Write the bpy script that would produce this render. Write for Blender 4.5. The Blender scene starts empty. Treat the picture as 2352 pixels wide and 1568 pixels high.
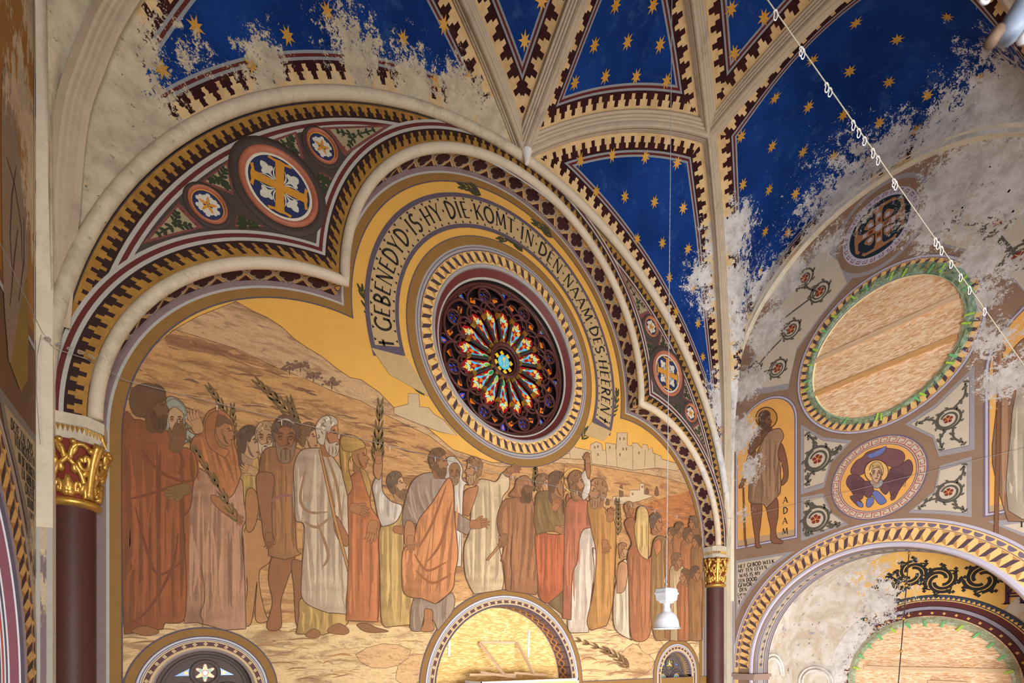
import bpy, bmesh, math, random
import numpy as np
from mathutils import Vector, Matrix
from mathutils.geometry import tessellate_polygon
from mathutils.bvhtree import BVHTree

scene = bpy.context.scene
COL = scene.collection
random.seed(7)
PI = math.pi
# ------------------------------------------------------------------ camera
FPX, HOR, YAW = 1111.0, 1499.0, math.radians(33.315)   # focal length and horizon in pixels of the 2352 frame
cam_data = bpy.data.cameras.new('camera')
cam = bpy.data.objects.new('camera', cam_data)
COL.objects.link(cam)
cam_data.sensor_width = 36.0
cam_data.lens = 36.0 * FPX / 2352.0
cam_data.shift_y = (HOR - 784.0) / 2352.0
cam_data.clip_start = 0.05
cam.location = (0, 0, 0)
cam.rotation_euler = (PI / 2, 0, -YAW)
scene.camera = cam
# ------------------------------------------------------------------ world, lights, exposure
scene.view_settings.view_transform = 'Standard'
scene.view_settings.look = 'None'
scene.view_settings.gamma = 1.0
scene.view_settings.use_curve_mapping = False
scene.view_settings.exposure = -0.85
world = bpy.data.worlds.new('world')
scene.world = world
world.use_nodes = True
bg = world.node_tree.nodes['Background']
bg.inputs[0].default_value = (0.80, 0.88, 1.0, 1)
bg.inputs[1].default_value = 0.55

def area_light(name, loc, target, sx, sy, power, col, spread=180):
    d = bpy.data.lights.new(name, 'AREA')
    d.shape = 'RECTANGLE'; d.size = sx; d.size_y = sy
    d.energy = power; d.color = col; d.spread = math.radians(spread)
    o = bpy.data.objects.new(name, d); COL.objects.link(o)
    o.location = loc
    o.rotation_euler = (Vector(target) - Vector(loc)).to_track_quat('-Z', 'Y').to_euler()
    return o
# area light for daylight through assumed tall windows behind the camera
area_light('assumed_daylight', (3.4, -9.0, -1.4), (4.4, 6.0, -0.6), 8.0, 5.0, 1180, (1.0, 0.975, 0.95), 90)
# added fill light low on the left, brightens the right wall; no window there
area_light('left_fill', (-0.9, -2.6, -2.2), (8.9, 3.0, -0.2), 3.2, 3.6, 1350, (1.0, 0.985, 0.98), 100)
# light added in the side chapel, below the view; work lamp only assumed
area_light('assumed_chapel_light', (9.7, 4.4, -3.4), (10.3, 3.0, 1.4), .5, .5, 150, (1.0, 0.985, 0.97))
# added light below the end wall's large window; lamp assumed, not modelled
area_light('assumed_sill_light', (4.6, 4.7, -2.4), (4.0, 6.3, 0.0), .35, .35, 27, (1.0, 0.94, 0.85))

# ------------------------------------------------------------------ helpers
def lin(c):
    return tuple((x / 255.0 / 12.92) if x / 255.0 <= 0.04045 else ((x / 255.0 + 0.055) / 1.055) ** 2.4 for x in c[:3])

CA, SA = math.cos(YAW), math.sin(YAW)
def ray(px, py):
    rx = (px - 1176.0) / FPX
    return Vector((rx * CA + SA, -rx * SA + CA, (HOR - py) / FPX))
DM, DF, XR, XL = 6.0, 5.694, 8.923, -1.108     # mural plane, screen plane, right wall, left wall
XC, YC = 3.9076, 3.2                            # axis of the end wall, axis of the side walls
def pM(px, py):                                 # photo point on the mural plane -> (x, z)
    d = ray(px, py); t = DM / d.y; return (d.x * t, d.z * t)
def pF(px, py):
    d = ray(px, py); t = DF / d.y; return (d.x * t, d.z * t)
def pR(px, py):                                 # photo point on the right wall -> (y, z)
    d = ray(px, py); t = XR / d.x; return (d.y * t, d.z * t)
def pL(px, py):
    d = ray(px, py); t = XL / d.x; return (d.y * t, d.z * t)
def nrm(f, n): f.n = n; return f
def onM(off): return nrm(lambda p: (p[0], DM - off, p[1]), (0, -1, 0))
def onF(off): return nrm(lambda p: (p[0], DF - off, p[1]), (0, -1, 0))
def onR(off): return nrm(lambda p: (XR - off, p[0], p[1]), (-1, 0, 0))
def onL(off): return nrm(lambda p: (XL + off, p[0], p[1]), (1, 0, 0))

def tag(o, label=None, cat=None, group=None, kind=None):
    if label: o['label'] = label
    if cat: o['category'] = cat
    if group: o['group'] = group
    if kind: o['kind'] = kind
    return o
def empty(name, loc=(0, 0, 0), parent=None):
    o = bpy.data.objects.new(name, None); COL.objects.link(o); o.location = loc
    if parent: o.parent = parent
    return o
def link(name, me, parent=None):
    o = bpy.data.objects.new(name, me); COL.objects.link(o)
    if parent: o.parent = parent
    return o
def mesh(name, verts, faces, mats, parent=None, fmat=None, smooth=False, uvs=None, cols=None):
    me = bpy.data.meshes.new(name)
    me.from_pydata([tuple(v) for v in verts], [], [tuple(f) for f in faces])
    for m in (mats if isinstance(mats, (list, tuple)) else [mats]): me.materials.append(m)
    if fmat is not None: me.polygons.foreach_set('material_index', list(fmat))
    if smooth: me.polygons.foreach_set('use_smooth', [True] * len(me.polygons))
    if uvs is not None:
        l = me.uv_layers.new(name='UVMap')
        vi = np.empty(len(me.loops), dtype=np.int32); me.loops.foreach_get('vertex_index', vi)
        l.data.foreach_set('uv', np.asarray(uvs, dtype=np.float32)[vi].ravel())
    if cols is not None:
        a = me.color_attributes.new('Col', 'FLOAT_COLOR', 'POINT')
        a.data.foreach_set('color', np.asarray(cols, dtype=np.float32).ravel())
    me.update()
    return link(name, me, parent)

class MB:
    """collects shapes with per-face material index and per-vertex colour, builds ONE mesh object"""
    def __init__(self): self.v = []; self.f = []; self.m = []; self.c = []; self.uv = []; self.cnt = 0
    def add(self, verts, faces, mi=0, col=(1, 1, 1), uv=None):
        b = len(self.v); self.v += [tuple(p) for p in verts]
        self.f += [tuple(b + i for i in f) for f in faces]; self.m += [mi] * len(faces)
        self.c += [(*col, 1.0)] * len(verts)
        self.uv += (uv if uv is not None else [(0, 0)] * len(verts))
    def poly(self, pts2, mp, mi=0, col=(1, 1, 1), holes=()):
        loops = [[Vector((p[0], p[1], 0)) for p in l] for l in [pts2, *holes]]
        flat = [p for l in [pts2, *holes] for p in l]
        try: tris = tessellate_polygon(loops)
        except Exception: return
        self.add(self.jit([mp(p) for p in flat], mp), tris, mi, col)
    def jit(self, vs, mp):
        n = getattr(mp, 'n', None)
        if n is None: return vs
        self.cnt += 1; k = (self.cnt % 16) * 2.2e-5
        return [(v[0] + n[0] * k, v[1] + n[1] * k, v[2] + n[2] * k) for v in vs]
    def slab(self, pts2, mp0, mp1, mi=0, col=(1, 1, 1), holes=(), side_mi=None):
        """solid between two maps (front mp0, back mp1)"""
        self.poly(pts2, mp0, mi, col, holes); self.poly(pts2, mp1, mi, col, holes)
        for l in [pts2, *holes]:
            n = len(l); vs = [mp0(p) for p in l] + [mp1(p) for p in l]
            self.add(vs, [(i, (i + 1) % n, n + (i + 1) % n, n + i) for i in range(n)], mi if side_mi is None else side_mi, col)
    def strip(self, A, B, mi=0, col=(1, 1, 1), closed=False, uv=None):
        n = len(A); vs = list(A) + list(B)
        fs = [(i, (i + 1) % n, n + (i + 1) % n, n + i) for i in range(n if closed else n - 1)]
        self.add(vs, fs, mi, col, uv)
    def box(self, lo, hi, mi=0, col=(1, 1, 1)):
        x0, y0, z0 = lo; x1, y1, z1 = hi
        v = [(x0, y0, z0), (x1, y0, z0), (x1, y1, z0), (x0, y1, z0), (x0, y0, z1), (x1, y0, z1), (x1, y1, z1), (x0, y1, z1)]
        self.add(v, [(0, 3, 2, 1), (4, 5, 6, 7), (0, 1, 5, 4), (1, 2, 6, 5), (2, 3, 7, 6), (3, 0, 4, 7)], mi, col)
    def beam(self, a, b, w, h, mi=0, col=(1, 1, 1), up=(0, 0, 1)):
        a, b = Vector(a), Vector(b); t = (b - a).normalized(); u = Vector(up)
        if abs(t.dot(u)) > .95: u = Vector((1, 0, 0))
        s = t.cross(u).normalized(); u = s.cross(t)
        v = []
        for p in (a, b):
            for i, j in ((-1, -1), (1, -1), (1, 1), (-1, 1)): v.append(p + s * i * w / 2 + u * j * h / 2)
        self.add(v, [(0, 1, 2, 3), (7, 6, 5, 4), (0, 4, 5, 1), (1, 5, 6, 2), (2, 6, 7, 3), (3, 7, 4, 0)], mi, col)
    def tube(self, path, r, n=8, mi=0, col=(1, 1, 1), closed=False, rad=None):
        P = [Vector(p) for p in path]; N = len(P); vs = []
        prev = None
        for i, p in enumerate(P):
            if closed: t = P[(i + 1) % N] - P[i - 1]
            else: t = P[min(i + 1, N - 1)] - P[max(i - 1, 0)]
            t = t.normalized() if t.length > 1e-9 else Vector((0, 0, 1))
            if prev is None:
                a = Vector((0, 0, 1)) if abs(t.z) < .9 else Vector((1, 0, 0))
                s = t.cross(a).normalized()
            else: s = (prev - t * prev.dot(t)).normalized()
            prev = s; b = t.cross(s)
            rr = r if rad is None else rad[i]
            for k in range(n):
                q = 2 * PI * k / n; vs.append(p + (s * math.cos(q) + b * math.sin(q)) * rr)
        fs = []
        for i in range(N if closed else N - 1):
            j = (i + 1) % N
            for k in range(n): fs.append((i * n + k, i * n + (k + 1) % n, j * n + (k + 1) % n, j * n + k))
        if not closed: fs.append(tuple(range(n - 1, -1, -1))); fs.append(tuple((N - 1) * n + k for k in range(n)))
        self.add(vs, fs, mi, col)
    def lathe(self, prof, c, n=24, mi=0, col=(1, 1, 1), axis='z', a0=0, a1=2 * PI):
        """prof: (r, h) list revolved about the axis through c"""
        full = abs(a1 - a0) > 6.28; m = n if full else n + 1; vs = []
        for r, h in prof:
            for k in range(m):
                q = a0 + (a1 - a0) * k / n; x, y = r * math.cos(q), r * math.sin(q)
                if axis == 'z': vs.append((c[0] + x, c[1] + y, c[2] + h))
                elif axis == 'y': vs.append((c[0] + x, c[1] + h, c[2] + y))
                else: vs.append((c[0] + h, c[1] + x, c[2] + y))
        fs = []
        for i in range(len(prof) - 1):
            for k in range(n if full else n): fs.append((i * m + k, i * m + (k + 1) % m, (i + 1) * m + (k + 1) % m, (i + 1) * m + k))
        self.add(vs, fs, mi, col)
    def sphere(self, c, r, mi=0, col=(1, 1, 1), n=8, sc=(1, 1, 1)):
        vs = []; m = n // 2
        for i in range(m + 1):
            t = PI * i / m
            for k in range(n):
                q = 2 * PI * k / n
                vs.append((c[0] + sc[0] * r * math.sin(t) * math.cos(q), c[1] + sc[1] * r * math.sin(t) * math.sin(q), c[2] + sc[2] * r * math.cos(t)))
        self.add(vs, [(i * n + k, (i + 1) * n + k, (i + 1) * n + (k + 1) % n, i * n + (k + 1) % n) for i in range(m) for k in range(n)], mi, col)
    def build(self, name, mats, parent=None, smooth=False):
        return mesh(name, self.v, self.f, mats, parent, self.m, smooth, self.uv, self.c)

def arc(c, r, a0, a1, n):
    return [(c[0] + r * math.cos(math.radians(a0 + (a1 - a0) * i / n)), c[1] + r * math.sin(math.radians(a0 + (a1 - a0) * i / n))) for i in range(n + 1)]
def circ(c, r, n=48): return arc(c, r, 0, 360, n)[:-1]
def spline(pts, k=6, closed=False):
    """Catmull-Rom through 2-D or 3-D points"""
    P = [np.array(p, float) for p in pts]; n = len(P); out = []
    rng = range(n) if closed else range(n - 1)
    for i in rng:
        if closed: p0, p1, p2, p3 = P[i - 1], P[i], P[(i + 1) % n], P[(i + 2) % n]
        else: p0, p1, p2, p3 = P[max(i - 1, 0)], P[i], P[i + 1], P[min(i + 2, n - 1)]
        for j in range(k):
            t = j / k
            out.append(tuple(.5 * (2 * p1 + (p2 - p0) * t + (2 * p0 - 5 * p1 + 4 * p2 - p3) * t * t + (3 * p1 - p0 - 3 * p2 + p3) * t ** 3)))
    if not closed: out.append(tuple(P[-1]))
    return out
def ribbon2(pts, w, taper=True):
    """2-D polyline -> closed polygon of width w, tapering to both ends"""
    n = len(pts); L = []; R = []
    for i in range(n):
        a = pts[max(i - 1, 0)]; b = pts[min(i + 1, n - 1)]
        dx, dy = b[0] - a[0], b[1] - a[1]; l = math.hypot(dx, dy) or 1e-6
        ww = (w if not callable(w) else w(i / (n - 1))) / 2
        if taper is True: ww *= max(.12, math.sin(PI * (i + .3) / (n - 1 + .6)) ** .6)
        L.append((pts[i][0] - dy / l * ww, pts[i][1] + dx / l * ww)); R.append((pts[i][0] + dy / l * ww, pts[i][1] - dx / l * ww))
    return L, R
def add_ribbon(mb, pts, w, mp, mi=0, col=(1, 1, 1), taper=True):
    L, R = ribbon2(pts, w, taper); V = mb.jit([mp(p) for p in L + R], mp); mb.strip(V[:len(L)], V[len(L):], mi, col)

# ------------------------------------------------------------------ materials
class NT:
    def __init__(self, tree): self.t = tree; self.n = tree.nodes; self.l = tree.links
    def _in(self, node, i, v):
        if v is None: return
        if isinstance(v, bpy.types.NodeSocket): self.l.new(v, node.inputs[i])
        else:
            try: node.inputs[i].default_value = v
            except Exception: node.inputs[i].default_value = (*v, 1.0)
    def m(self, op, a, b=None, c=None, clamp=False):
        n = self.n.new('ShaderNodeMath'); n.operation = op; n.use_clamp = clamp
        self._in(n, 0, a); self._in(n, 1, b); self._in(n, 2, c); return n.outputs[0]
    def vm(self, op, a, b=None):
        n = self.n.new('ShaderNodeVectorMath'); n.operation = op
        self._in(n, 0, a); self._in(n, 1, b); return n.outputs[1] if op in ('DISTANCE', 'LENGTH', 'DOT_PRODUCT') else n.outputs[0]
    def mix(self, f, a, b, blend='MIX'):
        n = self.n.new('ShaderNodeMix'); n.data_type = 'RGBA'; n.blend_type = blend
        self._in(n, 0, f)
        for i, v in ((6, a), (7, b)):
            if isinstance(v, bpy.types.NodeSocket): self.l.new(v, n.inputs[i])
            else: n.inputs[i].default_value = (*v[:3], 1.0)
        return n.outputs[2]
    def mixf(self, f, a, b):
        n = self.n.new('ShaderNodeMix'); n.data_type = 'FLOAT'
        self._in(n, 0, f); self._in(n, 2, a); self._in(n, 3, b); return n.outputs[0]
    def attr(self, name, out='Vector'):
        n = self.n.new('ShaderNodeAttribute'); n.attribute_name = name; return n.outputs[out]
    def pos(self): return self.n.new('ShaderNodeNewGeometry').outputs['Position']
    def uv(self): return self.n.new('ShaderNodeTexCoord').outputs['UV']
    def sep(self, v):
        n = self.n.new('ShaderNodeSeparateXYZ'); self._in(n, 0, v); return n.outputs
    def comb(self, x, y, z=0.0):
        n = self.n.new('ShaderNodeCombineXYZ'); self._in(n, 0, x); self._in(n, 1, y); self._in(n, 2, z); return n.outputs[0]
    def scale(self, v, s):
        n = self.n.new('ShaderNodeVectorMath'); n.operation = 'MULTIPLY'; self._in(n, 0, v); n.inputs[1].default_value = s; return n.outputs[0]
    def noise(self, v, sc, det=4.0, rough=.55, dist=0.0, out=0):
        n = self.n.new('ShaderNodeTexNoise'); self._in(n, 'Vector', v); n.inputs['Scale'].default_value = sc
        n.inputs['Detail'].default_value = det; n.inputs['Roughness'].default_value = rough; n.inputs['Distortion'].default_value = dist
        return n.outputs[out]
    def ramp(self, v, a, b, lo=0.0, hi=1.0, smooth=True):
        n = self.n.new('ShaderNodeMapRange'); n.interpolation_type = 'SMOOTHSTEP' if smooth else 'LINEAR'
        self._in(n, 0, v); self._in(n, 1, a); self._in(n, 2, b); self._in(n, 3, lo); self._in(n, 4, hi); return n.outputs[0]
    def group(self, g):
        n = self.n.new('ShaderNodeGroup'); n.node_tree = g; return n

def new_mat(name):
    m = bpy.data.materials.new(name); m.use_nodes = True
    nt = NT(m.node_tree); b = m.node_tree.nodes['Principled BSDF']
    return m, nt, b
PEEL = {}
def peel_group(name):
    if name not in PEEL:
        g = bpy.data.node_groups.new('peel_' + name, 'ShaderNodeTree')
        g.interface.new_socket('Mask', in_out='OUTPUT', socket_type='NodeSocketFloat')
        g.interface.new_socket('Plaster', in_out='OUTPUT', socket_type='NodeSocketColor')
        g.nodes.new('NodeGroupOutput')
        PEEL[name] = g
    return PEEL[name]
def finish(m, nt, b, col, rough=.8, bump=None, bstr=.15, peel=None, metal=0.0, spec=.3):
    if peel:
        g = nt.group(peel_group(peel)); col = nt.mix(g.outputs[0], col, g.outputs[1])
        if not isinstance(metal, float): metal = nt.m('MULTIPLY', metal, nt.m('SUBTRACT', 1.0, g.outputs[0]))
    nt._in(b, 'Base Color', col if isinstance(col, bpy.types.NodeSocket) else (*col, 1))
    nt._in(b, 'Roughness', rough); nt._in(b, 'Metallic', metal); b.inputs['Specular IOR Level'].default_value = spec
    if bump is not None:
        n = nt.n.new('ShaderNodeBump'); n.inputs['Strength'].default_value = bstr; n.inputs['Distance'].default_value = .02
        nt._in(n, 'Height', bump); nt.l.new(n.outputs[0], b.inputs['Normal'])
    return m
_pc = {}
def paint(name, rgb, var=.18, sc=5.0, rough=.8, peel=None, metal=0.0, bstr=.1, dirt=0.0):
    """matt wall paint: base colour, cloudy wear, fine speckle"""
    if name in _pc: return _pc[name]
    m, nt, b = new_mat(name); c = lin(rgb); p = nt.pos()
    n1 = nt.noise(p, sc, 5, .62); n2 = nt.noise(p, 38.0, 3, .6)
    f = nt.m('ADD', nt.m('MULTIPLY', nt.m('SUBTRACT', n1, .5), var * 2.2), nt.m('MULTIPLY', nt.m('SUBTRACT', n2, .5), var * 1.6))
    s = nt.m('ADD', 1.0, f)
    col = nt.vm('SCALE', (*c,), None); col.node.inputs[0].default_value = c; nt.l.new(s, col.node.inputs['Scale'])
    if dirt:
        d = nt.ramp(nt.noise(nt.scale(p, (1, 1, .35)), 3.0, 6, .7), .52, .72, 0, dirt)
        col = nt.mix(d, col, tuple(x * .35 for x in c))
    finish(m, nt, b, col, rough, n2, bstr, peel, metal)
    _pc[name] = m
    return m
def vcol_paint(name, var=.2, fold=0.0, peel=None, rough=.85, fade=0.0):
    """paint whose hue comes from the vertex colour of each painted shape"""
    if name in _pc: return _pc[name]
    m, nt, b = new_mat(name); p = nt.pos(); c = nt.attr('Col', 'Color')
    n1 = nt.noise(p, 7.0, 5, .65); n2 = nt.noise(p, 45.0, 3, .65)
    f = nt.m('ADD', nt.m('MULTIPLY', nt.m('SUBTRACT', n1, .5), var * 2.0), nt.m('MULTIPLY', nt.m('SUBTRACT', n2, .5), var * 1.8))
    s = nt.m('ADD', 1.0, f)
    if fold:
        q = nt.noise(nt.scale(p, (9.0, 9.0, 1.3)), 1.3, 3, .55, 1.2)
        s = nt.m('ADD', s, nt.m('MULTIPLY', nt.m('SUBTRACT', q, .5), fold * 2.4))
    s = nt.m('MINIMUM', nt.m('MAXIMUM', s, .5), 1.3)
    if fade: c = nt.mix(fade, c, lin((138, 100, 68)))
    col = nt.vm('SCALE', c); nt.l.new(s, col.node.inputs['Scale'])
    finish(m, nt, b, col, rough, n2, .08, peel)
    _pc[name] = m
    return m
# ------------------------------------------------------------------ structural materials
def stepped_mat(name, gold, dark, peel=None, metal=0.0):
    m, nt, b = new_mat(name); u = nt.sep(nt.uv()); p = nt.pos()
    t = nt.m('ABSOLUTE', nt.m('SUBTRACT', nt.m('FRACT', u[0]), .5)); h = u[1]
    g = stepped_mask(nt, t, h)
    n = nt.noise(p, 9.0, 5, .65); n2 = nt.noise(p, 60.0, 3, .6)
    gc = nt.mix(nt.ramp(n, .3, .75), lin(gold), tuple(x * .62 for x in lin(gold)))
    dc = nt.mix(nt.ramp(n, .35, .7), lin(dark), tuple(x * .7 for x in lin(dark)))
    finish(m, nt, b, nt.mix(g, dc, gc), nt.mixf(g, .7, .5), n2, .1, peel, nt.m('MULTIPLY', g, metal) if metal else 0.0)
    return m
def stepped_mask(nt, t, h):
    a = nt.m('LESS_THAN', h, .2)
    b = nt.m('MULTIPLY', nt.m('LESS_THAN', h, .55), nt.m('LESS_THAN', t, .33))
    c = nt.m('MULTIPLY', nt.m('LESS_THAN', h, .86), nt.m('LESS_THAN', t, .14))
    return nt.m('MAXIMUM', a, nt.m('MAXIMUM', b, c))

def web_mat():
    m, nt, b = new_mat('vault_paint'); p = nt.pos()
    sel = None
    for i in range(4):
        s = nt.sep(nt.attr('b%d' % i)); d, a = s[0], s[1]
        if sel is None: sel = (d, a)
        else:
            k = nt.m('LESS_THAN', d, sel[0]); sel = (nt.mixf(k, sel[0], d), nt.mixf(k, sel[1], a))
    d, a = sel
    t = nt.m('ABSOLUTE', nt.m('SUBTRACT', nt.m('FRACT', nt.m('DIVIDE', a, .172)), .5))
    h = nt.m('DIVIDE', nt.m('SUBTRACT', d, .115), .185)
    g = stepped_mask(nt, t, h)
    n1 = nt.noise(p, 1.1, 5, .6); n2 = nt.noise(p, 30.0, 4, .65); n3 = nt.noise(p, 4.0, 6, .7)
    blue = nt.mix(nt.ramp(n1, .3, .7), lin((14, 44, 104)), lin((24, 62, 134)))
    blue = nt.mix(nt.ramp(n3, .52, .75, 0, .5), blue, lin((62, 98, 152)))
    blue = nt.mix(nt.ramp(n2, .45, .8, 0, .35), blue, lin((10, 28, 64)))
    gold = nt.mix(nt.ramp(n3, .35, .7), lin((222, 190, 140)), lin((196, 160, 112)))
    dark = nt.mix(nt.ramp(n3, .4, .7), lin((52, 26, 28)), lin((66, 34, 32)))
    grey, red = lin((142, 144, 148)), lin((96, 42, 40))
    col = nt.mix(g, dark, gold)
    def band(lo, c, col): return nt.mix(nt.m('GREATER_THAN', d, lo), col, c)
    col = band(.300, grey, col); col = band(.324, red, col); col = band(.350, grey, col); col = band(.374, blue, col)
    return finish(m, nt, b, col, .85, n2, .18, 'vault', 0.0, .08)
MAT_WEB = web_mat()
STONE = paint('rib_stone', (190, 172, 148), .16, 6, .75, None, dirt=.45)
ROLL = paint('roll_moulding', (206, 190, 166), .12, 7, .6, 'vault', dirt=.3)
PLASTER = paint('old_plaster', (205, 192, 168), .2, 3, .9, None, dirt=.5)
LILAC = paint('lilac_band', (132, 112, 112), .16, 7, .8)
LINE_W = paint('grey_white_line', (176, 172, 164), .1, 8, .8)
LINE_R = paint('oxblood_line', (98, 42, 38), .15, 8, .8)
BROWN = paint('olive_brown_border', (142, 104, 54), .14, 4, .75)
PURPLE = paint('purple_line', (92, 80, 92), .14, 9, .8)
GOLDSKY = paint('gold_ground', (222, 168, 80), .1, 3, .6, None)
PANEL = paint('dark_panel', (74, 62, 58), .16, 6, .7)
STEP_P = stepped_mat('stepped_gilt', (186, 138, 66), (52, 30, 27), None, .25)
STEP_V = stepped_mat('stepped_gold', (222, 184, 124), (52, 28, 28), 'vault')

# ------------------------------------------------------------------ trilobed opening of the painted screen
C1, R1 = (1.41, 2.10), 2.20          # side lobe (left; mirrored to the right)
C2, R2 = (XC, 4.36), 2.515           # middle lobe
def trilobe(dl, zbase=2.10, n1=40, n2=90):
    ra, rb = R1 + dl, R2 + dl
    dx, dz = C2[0] - C1[0], C2[1] - C1[1]; D = math.hypot(dx, dz)
    q = (ra * ra - rb * rb + D * D) / (2 * D); hh = math.sqrt(max(ra * ra - q * q, 1e-9))
    k = (C1[0] + q * dx / D - hh * dz / D, C1[1] + q * dz / D + hh * dx / D)
    a1 = math.degrees(math.atan2(k[1] - C1[1], k[0] - C1[0])); a2 = math.degrees(math.atan2(k[1] - C2[1], k[0] - C2[0])) % 360
    P = []
    if zbase < C1[1] - 1e-6: P += [(C1[0] - ra, zbase + (C1[1] - zbase) * i / 12) for i in range(12)]
    P += arc(C1, ra, 180, a1, n1)[:-1]
    P += arc(C2, rb, a2, 90, n2 // 2)[:-1]
    return P + [(C2[0], C2[1] + rb)] + [(2 * XC - x, z) for x, z in P[::-1]]
def length2(P):
    s = [0.0]
    for a, b in zip(P, P[1:]): s.append(s[-1] + math.hypot(b[0] - a[0], b[1] - a[1]))
    return s
def band(mb, A, B, mp, mi=0, per=None, col=(1, 1, 1)):
    uv = None
    if per:
        s = length2(A); k = max(1, round(s[-1] / per)); s = [x / s[-1] * k for x in s]
        uv = [(x, 0.0) for x in s] + [(x, 1.0) for x in s]
    mb.strip([mp(p) for p in A], [mp(p) for p in B], mi, col, False, uv)
OC, OR_ = (XC, 2.06), 4.92           # round wall arch over the screen
def oarc(dl, n=110, a0=0.0): return arc(OC, OR_ + dl, 180 - a0, a0, n)

# end wall behind the mural, with its window openings
ROSE_C, ROSE_R = (XC, 4.387), 1.20
LOWW = [((0.10, -0.42), 0.44), ((3.89, -0.49), 1.18), ((2 * XC - 0.10, -0.42), 0.44)]
def arch_open(c, r, zb, n=28): return [(c[0] + r, zb)] + arc(c, r, 0, 180, n) + [(c[0] - r, zb)]
mb = MB()
holes = [circ(ROSE_C, ROSE_R, 72)[::-1]] + [arch_open(c, r, -3.2) for c, r in LOWW]
mb.slab([(-1.6, -5), (9.4, -5), (9.4, 8.2), (-1.6, 8.2)], onM(0), onM(-.45), 0, holes=holes)
wall_back = mb.build('wall_back', [LILAC, PLASTER]); tag(wall_back, kind='structure')

# painted screen with trilobed edge, standing in front of the mural
screen = empty('trim_1'); tag(screen, kind='structure')
mb = MB(); inner = trilobe(0.0); outer = oarc(0.0)
mb.slab(outer + inner[::-1], onF(0), onF(-.16), 0)
mb.build('screen_panel', [PANEL], screen)
mb = MB()                                               # painted borders on the screen
band(mb, oarc(-.012), oarc(-.155), onF(.003), 0, .118)
band(mb, oarc(-.155), oarc(-.187), onF(.003), 1); band(mb, oarc(-.187), oarc(-.222), onF(.003), 2); band(mb, oarc(-.222), oarc(-.25), onF(.003), 1)
mb.build('stepped_border', [STEP_P, LINE_W, LINE_R], screen)
mb = MB()
band(mb, trilobe(.012), trilobe(.165), onF(.004), 0, .125)
band(mb, trilobe(.165), trilobe(.197), onF(.004), 1); band(mb, trilobe(.197), trilobe(.235), onF(.004), 2); band(mb, trilobe(.235), trilobe(.265), onF(.004), 1)
mb.build('stepped_border', [STEP_P, LINE_W, LINE_R], screen)
def roll(name, path2, y, r, mat, parent):
    mb = MB(); mb.tube([(p[0], y, p[1]) for p in path2], r, 14, 0); return mb.build(name, [mat], parent, True)
roll('roll_moulding', trilobe(-.05), DF - .012, .056, ROLL, screen)
roll('arch_roll_moulding', oarc(.055), 5.65, .062, ROLL, screen)
mb = MB(); band(mb, oarc(.02), oarc(.20), lambda p: (p[0], DF + .02, p[1])); mb.build('arch_backing', [PLASTER], screen)

# soffit of the trilobed opening (carries the flower band)
SOFM = paint('soffit_gold', (226, 178, 108), .16, 7, .6); SOFO = paint('soffit_orange', (196, 122, 48), .14, 8, .7); SOFL = paint('soffit_line', (176, 160, 136), .1, 8, .8); SOFD = paint('soffit_maroon', (66, 34, 38), .16, 8, .75)
mb = MB(); T = trilobe(-.03)
mb.strip([(p[0], DF, p[1]) for p in T], [(p[0], DM - .02, p[1]) for p in T])
soffit = mb.build('soffit', [SOFM], screen)
def strip_map(P, f):
    """map (s, v): s arc length along the 2-D path, f(point, v) -> 3-D"""
    S = length2(P)
    def g(s, v):
        s = min(max(s, 0), S[-1]); i = int(np.searchsorted(S, s)) ; i = min(max(i, 1), len(P) - 1)
        t = (s - S[i - 1]) / max(S[i] - S[i - 1], 1e-9); a, b = P[i - 1], P[i]
        return f((a[0] + (b[0] - a[0]) * t, a[1] + (b[1] - a[1]) * t), v)
    return g, S[-1]
Ts = trilobe(-.036); gmap, Ltot = strip_map(Ts, lambda p, v: (p[0], DF + v * (DM - DF), p[1]))
k = round(Ltot / .30); per = Ltot / k
def petal4(cx, cy, w, h):
    pts = []
    for i in range(32):
        a = 2 * PI * i / 32; r = .62 + .38 * abs(math.cos(2 * a)) ** .7
        pts.append((cx + w * r * math.cos(a), cy + h * r * math.sin(a)))
    return pts
for i in range(k):
    c = (i + .5) * per; mb = MB(); sm = lambda p: gmap(p[0], p[1])
    hw, hh = per / 2, .42
    sm2 = lambda p: tuple(np.array(gmap(p[0], p[1])) - 0.0)
    Tt = .004
    def sm3(p, d=.005):
        q = np.array(gmap(p[0], p[1])); q0 = np.array(gmap(p[0] - .01, p[1])); q1 = np.array(gmap(p[0] + .01, p[1]))
        t = q1 - q0; nrm = np.array((t[2], 0, -t[0])); l = np.linalg.norm(nrm) or 1; return tuple(q + nrm / l * d)
    for sx in (-1, 1): add_ribbon(mb, [(c + hw * t, .5 + sx * .5 * (1 - abs(t))) for t in np.linspace(-1, 1, 13)], .028, lambda p: sm3(p, .002), 1, (1, 1, 1), False)
    for sx in (-1, 1): mb.poly([(c + sx * hw, .93), (c + sx * hw * .55, .93), (c + sx * hw, .66)], lambda p: sm3(p, .0015), 2); mb.poly([(c + sx * hw, .07), (c + sx * hw * .6, .07), (c + sx * hw, .30)], lambda p: sm3(p, .0012), 3)
    mb.poly(petal4(c, .5, hw * .86, .40), lambda p: sm3(p, .003), 1)
    mb.poly(petal4(c, .5, hw * .76, .355), lambda p: sm3(p, .005), 2)
    mb.poly(petal4(c, .5, hw * .26, .12), lambda p: sm3(p, .007), 1)
    mb.poly(petal4(c, .5, hw * .13, .06), lambda p: sm3(p, .009), 2)
    mb.build('flower_motif', [SOFM, SOFL, SOFD, SOFO], soffit)

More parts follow.
